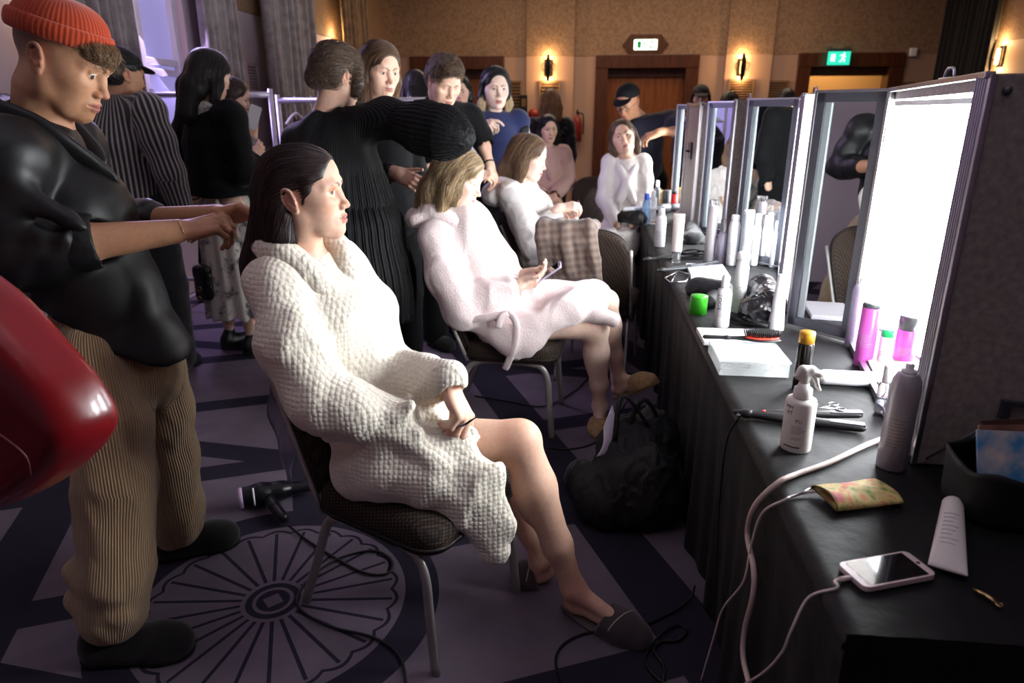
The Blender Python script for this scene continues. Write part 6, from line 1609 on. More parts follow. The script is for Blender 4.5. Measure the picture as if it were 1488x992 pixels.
cloth_obj(fs_, 'feather_trim', M_blackcloth, w14.t, w14.loc, .007, 0)

# people only partly seen at the back
def extra(label, px, Y, haz, sc, hairkind, cols, m, baz=None, capm=None, caplab=None, skin='fair', L=.16):
    g = Fig(label, aty(*px, Y), haz, -8, haz if baz is None else baz, skin=skin, sc=sc)
    g.head(lashes=False); g.body(hr=.0042, br=.013); g.top(m, (.11, .165, .16, .165), -.1, (.085, .08, .07, .06), 1.85, 'top', .012, .006).trousers(M_navyblk, (.16, .13, .1, .09)).shoes()
    g.hair(hairkind, cols, 450, L, 1.04, 0, .0014, .007, steps=12, step=.013)
    if capm is not None: cap_(g, capm, caplab)
    return g
extra('dark-haired person turned away between the tall woman and the man with the quiff', (604, 128), 5.75, 110, 1.08, 'bob', BLK, M_navyblk)
extra('person with black hair peeking out behind the man with the quiff', (668, 132), 6.2, -80, 1.05, 'bob', BLK, M_navyblk)
M_capg = mat('grey green cap cotton', srgb(58, 60, 54), .9)
extra('person in a dark grey cap standing behind the closed grey flight case', (1018, 142), 8.2, -95, 1.05, 'bob', BRN, mat('dull brown jacket', srgb(80, 62, 54), .85), capm=M_capg, caplab='dark grey cap on the person behind the closed flight case')
extra('person whose dull grey head just shows above the second mirror case', (1060, 150), 8.6, 60, 1.05, 'short', [srgb(76, 70, 64), srgb(60, 54, 50)], M_browncloth)
extra('dark-haired person whose head just shows above the mirror cases under the teal sign', (1142, 146), 8.8, 80, 1.05, 'bob', BLK, M_browncloth)
# ================================================================ THINGS ON AND UNDER THE TABLE
ZT = TZ+.001
def stand(b, top, wpx):
    """base point on the table under pixel b, height to pixel row top, radius from the pixel width"""
    p = atz(b[0], b[1], ZT); dep = (p-CAM) @ _fw
    h = aty(b[0], top, p[1])[2]-ZT
    d_ = p-CAM; return p, h, wpx*dep/FOC/2*.92*float((d_ @ _fw)/np.linalg.norm(d_))
M_wb = mat('white bottle plastic', srgb(236, 236, 240), .35); M_cream = mat('warm white plastic', srgb(236, 230, 224), .4)
M_silver = mat('satin silver can', srgb(186, 180, 186), .36, .35); M_pinkc = mat('magenta pink can', srgb(206, 92, 186), .3, .35); M_green_ = mat('green cap plastic', srgb(60, 176, 40), .35)
M_green2 = mat('emerald cap', srgb(20, 160, 90), .35); M_ink = mat('label ink', srgb(40, 36, 40), .6); M_inkg = mat('grey print', srgb(140, 134, 138), .6); M_goldc = mat('golden cap', srgb(206, 150, 50), .3, .5)
M_clear = mat('clear plastic', (.95, .97, 1, 1), .05, trans=.92, ior=1.35); M_clearb = mat('clear blue liquid', srgb(150, 185, 225), .05, trans=.7, ior=1.33); M_amber = mat('amber liquid', srgb(190, 150, 90), .1, trans=.6)
M_blue = mat('royal blue cap', srgb(40, 80, 190), .35); M_yel = mat('yellow bottle', srgb(206, 170, 60), .3, trans=.3); M_redp = mat('red can', srgb(170, 24, 30), .35); M_dgrey = mat('dark grey plastic', srgb(58, 60, 64), .35)
M_lav = mat('lavender grey can', srgb(168, 164, 184), .35, .4)
def on_cyl(mb, s, size, r, z, ang, m, xs=1.0, up=False):
    """lettering wrapped round a bottle: ang = facing direction in degrees"""
    q = MB(); text_mesh(q, s, size, m, np.eye(3), (0, 0, 0), .0002, xs=xs)
    if not q.v: return
    P = np.array(q.v)
    if up: P = np.stack([-P[:, 1], P[:, 0], P[:, 2]], 1)
    a = math.radians(ang)+P[:, 0]/r; rr = r+.0004+P[:, 2]
    mb.add(np.stack([rr*np.cos(a), rr*np.sin(a), z+P[:, 1]], 1), q.f, m, False)
def bars(mb, r, z0, n, dz, ang, wid, m, seed=1, hh=.0009):
    g = np.random.default_rng(seed)
    for i in range(n):
        w = wid*g.uniform(.6, 1); z = z0-i*dz; pts = []; k = 6
        a0 = math.radians(ang)-wid/r/2
        v = [((r+.0004)*math.cos(a0+w/r*j/k), (r+.0004)*math.sin(a0+w/r*j/k), z+s*hh) for j in range(k+1) for s in (-1, 1)]
        mb.add(v, [(2*j, 2*j+2, 2*j+3, 2*j+1) for j in range(k)], m)
FACE = -115        # the side of a bottle turned to the room
def can(name, label, b, top, w, body, capm=None, caph=.0, nozzle=True, cat='can', group=None, print_=None, shoulder=.12, word=None):
    p, h, r = stand(b, top, w); t = thing(name, label, cat, p, 0, group); hb = h-caph
    prof = [(r*.92, 0), (r, .004), (r, hb*(1-shoulder)), (r*.93, hb*(1-shoulder*.5)), (r*.7, hb*(1-shoulder*.1)), (r*.62, hb)]
    if capm is not None and caph > 0: prof = [(r*.95, 0), (r, .003), (r, hb-.004), (r*.97, hb)]
    bo = MB().lathe(prof, None, 28)
    bo.build('body', body, t)
    q = MB()
    if print_:
        bars(q, r, hb*.55, print_, h*.035, FACE, r*1.3, M_inkg, print_)
    if word: on_cyl(q, word, r*.75, r, hb*.7, FACE-12, M_ink, up=True); 
    if q.v: q.build('printed_label', M_inkg, t)
    if capm is not None and caph > 0:
        MB().lathe([(r*.98, hb), (r*.98, h-.004), (r*.9, h)], None, 28).build('cap', capm, t)
    elif nozzle:
        MB().lathe([(r*.5, hb-.002), (r*.5, hb+.006), (r*.28, hb+.007), (r*.28, hb+.018), (r*.2, hb+.02)], None, 18).build('nozzle', M_wb, t)
    return t
def bottle(name, label, b, top, w, body, capm, neck=.35, caph=.22, cat='bottle', group=None, print_=0, word=None, liquid=None):
    p, h, r = stand(b, top, w); t = thing(name, label, cat, p, 0, group); hb = h*(1-caph)
    MB().lathe([(r*.9, 0), (r, .004), (r, hb*.86), (r*.85, hb*.95), (r*neck*1.05, hb), (r*neck, hb+.004)], None, 28).build('body', body, t)
    MB().lathe([(r*neck*1.25, hb), (r*neck*1.3, hb+.004), (r*neck*1.2, h-.004), (r*neck*1.0, h)], None, 24).build('cap', capm, t)
    q = MB()
    if print_: bars(q, r, hb*.5, print_, h*.03, FACE, r*1.2, M_inkg, print_)
    if word: on_cyl(q, word, r*.8, r, hb*.66, FACE-14, M_ink, up=True)
    if q.v: q.build('printed_label', M_inkg, t)
    if liquid is not None: MB().lathe([(r*.86, .003), (r*.93, .006), (r*.93, hb*.5)], None, 24).build('liquid', liquid, t)
    return t
def tubep(name, label, b, top, w, body, capm, caph=.15, cat='tube'):
    """squeeze tube standing on its cap: round below, crimped flat on top"""
    p, h, r = stand(b, top, w); t = thing(name, label, cat, p); hc = h*caph
    MB().lathe([(r*.8, 0), (r*.82, .003), (r*.8, hc)], None, 24).build('cap', capm, t)
    def fn(u, v):
        a = 2*PI*u; fl = v**1.2; rx = r*(.95+.18*v); ry = r*(.95*(1-fl)+.06); c, s_ = math.cos(a), math.sin(a); A = math.radians(FACE+90)
        x, y = rx*c, ry*s_; return (x*math.cos(A)-y*math.sin(A), x*math.sin(A)+y*math.cos(A), hc+(h-hc)*v)
    m = MB().grid(fn, 28, 14, None, True); m.f.append(tuple(i*14+13 for i in range(28))); m.mi.append(0); m.sm.append(False)
    m.build('body', body, t); return t

# --- nearest group
p, h, r = stand((1155, 650), 555, 50); h = .128
t = thing('spray_bottle', 'white trigger spray bottle lettered PU standing in front of the black hair straightener', 'bottle', p)
MB().lathe([(r*.95, 0), (r, .003), (r, h-.012), (r*.93, h-.004), (r*.5, h), (r*.46, h+.004)], None, 36).build('body', M_cream, t)
MB().lathe([(r*.60, h), (r*.62, h+.003), (r*.58, h+.022), (r*.4, h+.026), (r*.34, h+.034)], None, 28).build('collar', M_cream, t)
S = SDF(Rz(math.radians(5)), p+V3(0, 0, h+.03))
S.chain([V3(0, 0, 0), V3(.0, 0, .018), V3(-.004, 0, .030)], [.010, .010, .012], .008, fl=((0, 1, 0), .8)); S.chain([V3(-.016, 0, .022), V3(-.006, 0, .034), V3(.012, 0, .034), V3(.030, 0, .026), V3(.037, 0, .025)], [.009, .0115, .0105, .0075, .0065], .006, fl=((0, 1, 0), .85))
cloth_obj(S, 'spray_head', M_cream, t, p, .0022, 0)
S = SDF(Rz(math.radians(5)), p+V3(0, 0, h+.03)); S.chain([V3(.018, 0, .022), V3(.026, 0, .012), V3(.030, 0, -.002), V3(.037, 0, -.012)], [.0055, .005, .0045, .0035], .004, fl=((0, 1, 0), 1.2)); cloth_obj(S, 'trigger', M_cream, t, p, .002, 0)
q = MB(); on_cyl(q, 'PU', .012, r, h*.62, -108, M_ink); bars(q, r, h*.52, 5, .0042, -104, r*1.0, M_inkg, 3, .0006); bars(q, r, h*.30, 2, .0042, -108, r*.7, M_inkg, 4, .0006)
on_cyl(q, 'MM', .012, r, h*.86, -150, M_ink); on_cyl(q, 'RT', .012, r, h*.76, -146, M_ink); bars(q, r, h*.12, 1, .004, -122, r*1.2, M_ink, 5, .0016); q.build('printed_label', M_ink, t)
t = can('hairspray_can', 'tall silver hairspray can nearest the open case, cap off', (1294, 678), 540, 50, M_silver, shoulder=.16, print_=9, cat='can')
can('hairspray_can', 'magenta pink can with a short dark collar, left of the green-capped bottle', (1253, 530), 440, 31, M_pinkc, M_dgrey, .012, False, print_=6)
can('hairspray_can', 'pink can with a large grey cap, right of the green-capped bottle', (1310, 532), 458, 36, M_pinkc, M_dgrey, .042, False, print_=5)
can('hairspray_can', 'tall lavender grey can standing behind the magenta pink can', (1238, 503), 412, 26, M_lav, print_=6)
can('green_capped_bottle', 'white bottle with an emerald green cap between the two pink cans', (1281, 534), 478, 22, M_wb, M_green2, .022, False, 'bottle', print_=4)
can('gold_capped_can', 'black can with a golden cap standing behind the white trigger spray bottle', (1162, 566), 481, 26, mat('glossy black can', srgb(14, 13, 13), .2), M_goldc, .032, False, print_=3)
# white bottle lying on its side
a_, b_ = atz(1188, 547, ZT+.022), atz(1283, 552, ZT+.022)
t = thing('lying_bottle', 'white bottle lying on its side behind the scissors, dark letters near its base', 'bottle', a_)
R = frame(b_-a_)[:, [1, 2, 0]]; L_ = np.linalg.norm(b_-a_); r = .022
MB().lathe([(r*.4, -.012), (r*.45, 0), (r*.9, .008), (r, .018), (r, L_-.003), (r*.95, L_)], None, 28, R).build('body', M_wb, t)
q = MB(); on_cyl(q, 'TOY', .017, r, L_*.82, 40, M_ink, up=False); bars(q, r, L_*.5, 6, .008, 40, r*.9, M_inkg, 2)
q2 = MB(); q2.add(np.array(q.v) @ R.T, q.f, M_ink, False); q2.build('printed_label', M_ink, t)
bottle('small_bottle', 'small clear bottle with a white cap beside the tall silver hairspray can', (1280, 598), 530, 24, M_clear, M_wb, .5, .36, liquid=M_clear)
# hair straightener
def straightener(label, pts, m, wr=.016, w2=None, cabl=True):
    a, b, c = [np.asarray(q, float) for q in pts]; t = thing('hair_straightener', label, 'hair straightener', a)
    for nm, e, k in (('lower_arm', b, 1.0), ('upper_arm', c, .85)):
        S = SDF(); S.chain([a, lerp(a, e, .5), e], [wr*.72, wr*.9*k, wr*.8*k], .01, fl=((0, 0, 1), .75)); cloth_obj(S, nm, m, t, a, .003, 1)
        d = unit(e-a); s_ = unit(np.cross((0, 0, 1), d)); Rp = np.stack([d, s_, np.cross(d, s_)], 1)
        put(MB().box((-.05, -.010, -wr*.2), (.03, .010, wr*.62*k), None, Rp, e-d*.02, bev=.002).build('heating_plate', M_dgrey, t), t, a)
    S = SDF(); S.ell(a, V3(.02, .014, .012), R=frame(b-a), k=.01); S.cap(a-unit(b-a)*.03, a, .006, .008, k=.008); cloth_obj(S, 'hinge', M_black, t, a, .003, 1); return t
st = straightener('black hair straightener lying behind the white trigger spray bottle', (atz(1086, 601, ZT+.013), atz(1250, 621, ZT+.013), atz(1246, 602, ZT+.020)), mat('satin black plastic', srgb(20, 19, 21), .35), .018)
q0 = atz(1110, 597, ZT+.024); put(MB().lathe([(.004, 0), (.004, .002), (.002, .003)], None, 12).build('red_light', mat('red indicator', srgb(190, 40, 40), .4, emit=((1, .1, .1, 1), .6)), st), st, np.array(st.location)-q0)
# scissors
M_scis = mat('polished steel', srgb(190, 188, 192), .2, 1)
c = atz(1195, 592, ZT+.03); t = thing('scissors', 'steel hairdressing scissors lying across the black straightener', 'scissors', c)
d = unit(atz(1225, 590, ZT+.03)-c); s_ = np.cross((0, 0, 1), d)
for k in (-1, 1):
    q = MB(); q.tube([-d*.05+s_*k*.002, c*0, d*.03+s_*k*.010], [.0012, .003, .0022], None, 6, flat=(.5, 1))
    q.tube([d*.041+s_*k*.016+.012*(math.cos(a)*d+math.sin(a)*s_*.8) for a in np.linspace(0, 6.28, 22)[:-1]], .0018, None, 6, closed=True); q.build('blade', M_scis, t)
# clear organiser box with lid
def quad_frame(pl, pr, pb):
    x = pr-pl; w = np.linalg.norm(x); x = x/w; y = pb-pl; y = y-x*(x @ y); dlen = np.linalg.norm(y); return np.stack([x, y/dlen, np.cross(x, y/dlen)], 1), w, dlen
pl, pr_, pb = atz(1045, 545, ZT), atz(1146, 549, ZT), atz(1042, 512, ZT); R, w, dl = quad_frame(pl, pr_, pb)
M_frost = mat('frosted clear plastic', (.93, .98, .97, 1), .2, alpha=.24)
t = thing('organiser_box', 'clear compartment box with a closed lid under the red paddle brush', 'box', pl)
b = MB(); hh = .042
for a0, a1 in (((0, 0, 0), (w, dl, .002)), ((0, 0, 0), (w, .0025, hh)), ((0, dl-.0025, 0), (w, dl, hh)), ((0, 0, 0), (.0025, dl, hh)), ((w-.0025, 0, 0), (w, dl, hh))): b.box(a0, a1, None, R, bev=.001)
for f in (.33, .66): b.box((w*f, 0, 0), (w*f+.002, dl, hh*.9), None, R)
b.box((0, dl*.5, 0), (w, dl*.5+.002, hh*.9), None, R); b.build('tray', M_frost, t)
MB().box((-.003, -.004, hh), (w+.003, dl+.004, hh+.006), None, R, bev=.002).box((w*.45, -.007, hh-.012), (w*.55, -.002, hh+.006), None, R, bev=.001).build('lid', M_frost, t)
for i, (fx, fy) in enumerate(((.12, .2), (.45, .25), (.8, .2), (.2, .7), (.55, .72))):
    q = MB(); g = np.random.default_rng(i)
    for k in range(6):
        o_ = V3(w*fx+g.uniform(-.015, .015), dl*fy+g.uniform(-.008, .008), .006+.003*k); d_ = V3(math.cos(k*1.3), math.sin(k*1.3), 0)*.012; q.tube([R @ (o_-d_), R @ (o_+d_)], .0013, None, 5)
    tag(q.build('hair_grips', M_inkg, None), 'heap of hair grips inside the clear compartment box', 'hair grips', 'hair grips in the compartment box', 'stuff').location = pl
pl2, pr2, pb2 = atz(1022, 497, ZT+.012), atz(1120, 500, ZT+.012), atz(1030, 478, ZT+.012); R2, w2_, d2_ = quad_frame(pl2, pr2, pb2)
t = tag(MB().box((0, 0, -.012), (w2_, d2_, .006), None, R2, bev=.004).build('white_case', M_wb), 'flat white case lying behind the clear compartment box', 'case'); t.location = pl2
# paddle brush on the lid
zb_ = ZT+hh+.016; a_, b_, c_ = atz(1024, 489, zb_), atz(1078, 491, zb_), atz(1136, 494, zb_)
t = thing('paddle_brush', 'oval brush with red cushion and black bristles lying on the clear box', 'hairbrush', a_)
d = unit(c_-a_); s_ = unit(np.cross((0, 0, 1), d)); Rb = np.stack([d, s_, np.cross(d, s_)], 1); mid_ = (b_+c_)/2; hl_ = np.linalg.norm(c_-b_)/2
S = SDF(); S.chain([a_, lerp(a_, b_, .6), b_+d*.005], [.007, .006, .006], .008); S.ell(mid_, V3(hl_, .030, .008), R=Rb, k=.012); cloth_obj(S, 'handle', M_black, t, a_, .003, 1)
S = SDF(); S.ell(mid_+V3(0, 0, .006), V3(hl_*.9, .026, .008), R=Rb); cloth_obj(S, 'cushion', mat('red rubber cushion', srgb(200, 62, 44), .5), t, a_, .003, 0)
q = MB()
for i in range(-9, 10):
    for j in range(-4, 5):
        x, y = i/9.5, j/4.6
        if x*x+y*y < .95: o_ = mid_+d*x*hl_*.88+s_*y*.025+V3(0, 0, .010); q.tube([o_, o_+V3(0, 0, .019)+d*x*.006+s_*y*.005], .0015, None, 4)
o_ = q.build('bristles', M_black, t); put(o_, t, a_); o_['kind'] = 'stuff'
# round brush
a_, b_, c_ = atz(1020, 452, ZT+.016), atz(1064, 462, ZT+.016), atz(1116, 474, ZT+.016)
t = thing('round_brush', 'black round brush lying behind the flat white case', 'hairbrush', b_)
d = unit(c_-b_); n1 = unit(np.cross((0, 0, 1), d)); n2 = np.cross(d, n1)
put(MB().tube([b_-d*.03, b_, c_], [.009, .010, .010], None, 12).build('core', M_black, t), t, b_)
q = MB(); Lb = np.linalg.norm(c_-b_)
for i in range(26):
    for k in range(16):
        a = 2*PI*k/16+i*.3; u_ = n1*math.cos(a)+n2*math.sin(a); o_ = b_+d*Lb*i/25; q.tube([o_+u_*.008, o_+u_*.0185+d*.001], .0009, None, 3)
o_ = q.build('bristles', M_black, t); put(o_, t, b_); o_['kind'] = 'stuff'
p, h, r = stand((1014, 455), 429, 28)
tag(MB().lathe([(r, 0), (r, h-.004), (r*.96, h), (0.0, h+.001)], None, 32, capt=False).build('plastic_tub', M_green_), 'bright green round tub standing alone at the table edge', 'tub').location = p
# --- middle group
p, h, r = stand((1048, 474), 400, 24)
bottle('pump_bottle', 'white bottle with dark upright lettering in front of the tall white bottle', (1048, 474), 399, 24, M_wb, M_wb, .42, .24, word='ROOT', print_=6)
bottle('tall_bottle', 'tall white bottle behind the lettered white bottle and left of the black plastic bag', (1072, 453), 366, 21, M_wb, M_wb, .8, .12, print_=9)
p, h, r = stand((1127, 478), 398, 27); t = thing('cone_tube', 'white tapering tube standing upright by the frame of the nearest mirror wing', 'tube', p)
MB().lathe([(r, 0), (r, .004), (r*.5, h-.002), (r*.46, h)], None, 28).build('body', M_wb, t); q = MB(); bars(q, r*.9, .03, 3, .005, FACE, r, M_inkg); q.build('printed_label', M_inkg, t)
can('spray_can', 'silver can with a clear dome, left of the cluster of white bottles', (1030, 380), 290, 17, M_silver, M_clear, .03, False, print_=6)
bottle('grey_bottle', 'clear grey bottle between the silver can and a white bottle', (1046, 382), 318, 15, M_lav, M_clear, .5, .3)
bottle('white_bottle', 'white bottle right of the clear grey bottle in the middle cluster', (1062, 385), 312, 18, M_wb, M_wb, .6, .1, print_=8)
can('pale_can', 'pale blue grey can between two white bottles of the middle cluster', (1080, 388), 305, 18, mat('pale blue can', srgb(196, 204, 214), .35, .3), M_wb, .02, False, print_=4)
bottle('white_bottle', 'white bottle leftmost of the pair standing before the second mirror', (1124, 388), 320, 16, M_wb, M_wb, .62, .2)
bottle('white_bottle', 'white bottle rightmost of the pair standing before the second mirror', (1142, 391), 322, 16, M_wb, M_wb, .62, .2)
bottle('white_bottle', 'white bottle half hidden behind the pale blue grey can', (1094, 385), 310, 14, M_wb, M_wb, .62, .2)
bottle('white_bottle', 'white bottle behind the gap between the pale can and the pair by the second mirror', (1108, 384), 312, 14, M_wb, M_wb, .62, .2)
bottle('white_bottle', 'white bottle with grey print standing by itself at the table edge left of the tube', (958, 358), 303, 17, M_wb, M_wb, .5, .16, print_=8)
tubep('squeeze_tube', 'white squeeze tube standing on a clear cap at the table edge', (982, 381), 310, 17, M_cream, M_clear, .24)
can('black_cylinder', 'tall matt black cylinder left of the silver can with the clear dome', (1019, 327), 275, 15, M_black, M_dgrey, .02, False, 'container')
# far group
bottle('blue_capped_bottle', 'clear blue bottle with a royal blue cap near the far table edge', (938, 326), 281, 13, M_clearb, M_blue, .55, .2)
bottle('white_blue_bottle', 'white and blue bottle just right of the blue-capped clear bottle', (947, 321), 277, 12, M_wb, M_wb, .5, .18, print_=5)
bottle('yellow_bottle', 'yellow bottle behind the blue-capped bottle', (931, 303), 266, 10, M_yel, M_yel, .5, .2)
bottle('clear_bottle', 'clear bottle of amber liquid standing before the far stylist', (953, 306), 262, 12, M_clear, M_wb, .4, .2, liquid=M_amber)
can('red_can', 'small red can beside the grey closed flight case', (979, 306), 278, 11, M_redp, M_black, .02, False)
can('black_jar', 'black jar between the amber bottle and the red can', (967, 308), 276, 14, M_black, M_dgrey, .01, False, 'jar')
can('brown_jar', 'small brown jar behind the black jar near the far stylist', (960, 303), 276, 9, mat('brown jar', srgb(110, 84, 50), .4), M_goldc, .01, False, 'jar')
# crumpled bags and cases on the table
def lump(name, label, cat, pts, rs, m, fold=.010, sc=26, seed=1, k=.04, res=.006, fl=None, zmin=None, extra=None):
    S = SDF(); pts = [np.asarray(q, float) for q in pts]; S.chain(pts, rs, k, fl=fl); c = np.mean(pts, 0)
    if zmin is not None: S.cut(V3(0, 0, zmin), (0, 0, -1), .004); c[2] = zmin
    if extra: extra(S)
    S.disp = fold_disp(fold, sc, seed); t = thing(name, label, cat, c); cloth_obj(S, 'outer', m, t, c, res, 1); return t
M_bin = mat('black plastic film', srgb(20, 19, 22), .25, spec=.6, bump=('noise', 40, .3), bumpd=.004); M_nylon = mat('black nylon', srgb(17, 17, 19), .6, bump=('noise', 300, .2))
lump('plastic_bag', 'black glossy plastic bag standing open between the tall white bottle and the white tapering tube', 'bag', [atz(1097, 452, ZT+.05), atz(1118, 448, ZT+.06), atz(1106, 420, ZT+.09)], [.055, .05, .055], M_bin, .012, 30, 3, zmin=ZT)
lump('toiletry_bag', 'soft black pouch behind the lettered white bottle', 'pouch', [atz(1012, 418, ZT+.03), atz(1050, 424, ZT+.035)], [.045, .045], M_nylon, .006, 24, 4, zmin=ZT)
lump('styling_bag', 'black bag with hot tools at the far table edge by the tweed coat', 'bag', [atz(908, 316, ZT+.03), atz(928, 318, ZT+.04)], [.05, .055], M_nylon, .012, 22, 5, zmin=ZT)
lump('black_cloth', 'folded black cloth on the table behind the white squeeze tube', 'cloth', [atz(985, 345, ZT+.012), atz(1010, 350, ZT+.012), atz(1005, 330, ZT+.012)], [.03, .05, .05], M_blackcloth, .008, 26, 6, zmin=ZT)
def rod(name, label, cat, a, b, r0, r1, m, m2=None, split=.5):
    a, b = np.asarray(a, float), np.asarray(b, float); t = thing(name, label, cat, a)
    put(MB().tube([a, lerp(a, b, split*.5), lerp(a, b, split)], [r0*.9, r0, r0], None, 14).build('handle', m, t), t, a); put(MB().tube([lerp(a, b, split), lerp(a, b, .97), b], [r1, r1, r1*.6], None, 14).build('barrel', m2 or m, t), t, a); return t
rod('curling_iron', 'white curling iron lying across the black bag at the far table edge', 'curling iron', atz(905, 304, ZT+.098), atz(962, 302, ZT+.098), .015, .012, M_wb)
rod('hair_dryer', 'grey hair dryer barrel lying beyond the blue-capped bottle', 'hair dryer', atz(952, 303, ZT+.04), atz(990, 300, ZT+.04), .035, .028, M_dgrey)
straightener('grey and white hair straightener lying at the table edge by the squeeze tube', (atz(962, 392, ZT+.012), atz(1042, 386, ZT+.012), atz(1040, 381, ZT+.022)), M_dgrey, .014)
straightener('slim black hair straightener just behind the squeeze tube', (atz(942, 376, ZT+.012), atz(1012, 371, ZT+.012), atz(1010, 366, ZT+.02)), M_black, .012)
a_, b_, c_ = atz(1004, 402, ZT+.012), atz(1062, 404, ZT+.012), atz(1008, 384, ZT+.012); R3, w3_, d3_ = quad_frame(a_, b_, c_)
tag(MB().box((0, 0, -.012), (w3_, d3_, .006), None, R3, bev=.003).build('paper_box', M_wb), 'flat white paper box lying behind the soft black pouch', 'box').location = a_
q = MB(); pts = [atz(966, 404, ZT+.004), atz(985, 394, ZT+.006), atz(1004, 399, ZT+.006), atz(996, 409, ZT+.004), atz(975, 410, ZT+.004)]; o_ = pts[0]
q.tube([x-o_ for x in pts], .0035, None, 6, closed=True).tube([pts[1]-o_, pts[4]-o_], .002, None, 6); tag(q.build('wire_holder', M_scis), 'bent steel wire holder lying at the table edge', 'holder').location = o_
lump('tool_case', 'low black box between the soft pouch and the lettered white bottle', 'box', [atz(1030, 440, ZT+.02), atz(1040, 430, ZT+.02)], [.03, .03], M_nylon, .003, 20, 8, zmin=ZT)
# --- near right corner
a_, b_, c_ = atz(1217, 742, ZT+.008), atz(1313, 730, ZT+.008), atz(1188, 706, ZT+.012)
R4, w4_, d4_ = quad_frame(a_, b_, c_)
m = mat('painted flower cloth', srgb(206, 190, 110), .7); nt, pz, tc = nodes_of(m)
n_ = _n(nt, 'ShaderNodeTexNoise', Scale=34, Detail=3); nt.links.new(tc.outputs['Object'], n_.inputs[0]); rp = _n(nt, 'ShaderNodeValToRGB'); nt.links.new(n_.outputs[0], rp.inputs[0]); nt.links.new(rp.outputs[0], pz.inputs[0])
cr = rp.color_ramp; cr.elements[0].position = .32; cr.elements[0].color = srgb(120, 150, 80); cr.elements[1].position = .7; cr.elements[1].color = srgb(226, 120, 140)
for po, cc in ((.42, srgb(214, 196, 120)), (.5, srgb(230, 208, 140)), (.58, srgb(226, 150, 90))): e_ = cr.elements.new(po); e_.color = cc
t = thing('fabric_pouch', 'flowered yellow and pink fabric pouch lying near the table edge', 'pouch', a_)
def pf(u, v, s):
    x, y = u*w4_, v*d4_; th = .011*math.sin(PI*min(max(v, .0), 1))**.6*(1-.75*u**2)+.0012; return tuple(R4 @ V3(x+.01*math.sin(3*v), y, s*th+.002*math.sin(9*u)*math.sin(7*v)))
MB().grid(lambda u, v: pf(u, v, 1), 24, 16).build('upper_face', m, t, solid=.0015); MB().grid(lambda u, v: pf(u, v, -.55), 24, 16).build('lower_face', m, t, solid=.0015)
MB().tube([pf(0, v, 1) for v in np.linspace(0, 1, 14)]+[pf(0, v, -.55) for v in np.linspace(1, 0, 14)], .0022, None, 6, closed=True).build('binding', mat('olive binding', srgb(120, 104, 56), .7), t)
lm, rm = (atz(1214, 820, ZT+.005)+atz(1259, 859, ZT+.005))/2, (atz(1366, 838, ZT+.005)+atz(1312, 803, ZT+.005))/2
pcx = (lm+rm)/2; xx = unit(rm-lm); Rp = np.stack([xx, np.cross((0, 0, 1), xx), V3(0, 0, 1)], 1)
phone('white phone with a dark screen charging on a white cable at the near table corner', pcx-V3(0, 0, .004), Rp, mat('rose white phone', srgb(226, 206, 204), .3), .068, min(np.linalg.norm(rm-lm), .15), .009)
# white tube lying by the phone
a_, b_ = atz(1384, 738, ZT+.018), atz(1377, 828, ZT+.012); d = unit(b_-a_); s_ = unit(np.cross((0, 0, 1), d)); L_ = np.linalg.norm(b_-a_)
t = thing('cream_tube', 'pale tube lying beside the charging phone', 'tube', a_)
def tf(u, v):
    a = 2*PI*u; wv = .019+.010*v; hv = .020*(1-v)**.7+.0015; return tuple(d*(v*L_)+s_*wv*math.cos(a)+V3(0, 0, 1)*hv*math.sin(a))
mb_ = MB().grid(tf, 32, 16, None, True); mb_.f.append(tuple(i*16+15 for i in range(32))); mb_.mi.append(0); mb_.sm.append(False); mb_.build('body', M_cream, t)
Rc = np.stack([s_, np.cross(-d, s_), -d], 1); MB().lathe([(.0185, -.004), (.0185, .014), (.016, .020), (.0, .0215)], None, 28, Rc, capt=False).build('cap', M_cream, t)
q = MB()
for i in range(8):
    z = .25+.062*i; x0 = tf(.34-.02, z); x1 = tf(.16+.05*(i % 3), z); q.tube([np.array(tf(uu, z))+V3(0, 0, .0004) for uu in np.linspace(.36, .18+.03*(i % 3), 6)], .0005, None, 4)
q.build('printed_label', M_inkg, t)
a_, b_ = atz(1414, 855, ZT+.005), atz(1452, 878, ZT+.005); t = thing('hair_clip', 'small gold hair clip lying alone at the near table corner', 'hair clip', a_)
put(MB().tube([a_, lerp(a_, b_, .5)+V3(0, 0, .003), b_], [.003, .005, .004], M_gold, 8, flat=(.6, 1)).tube([b_+.005*V3(math.cos(a), math.sin(a), 0) for a in np.linspace(0, 6.28, 14)[:-1]], .0015, M_gold, 5, closed=True).build('clip', M_gold, t), t, a_)
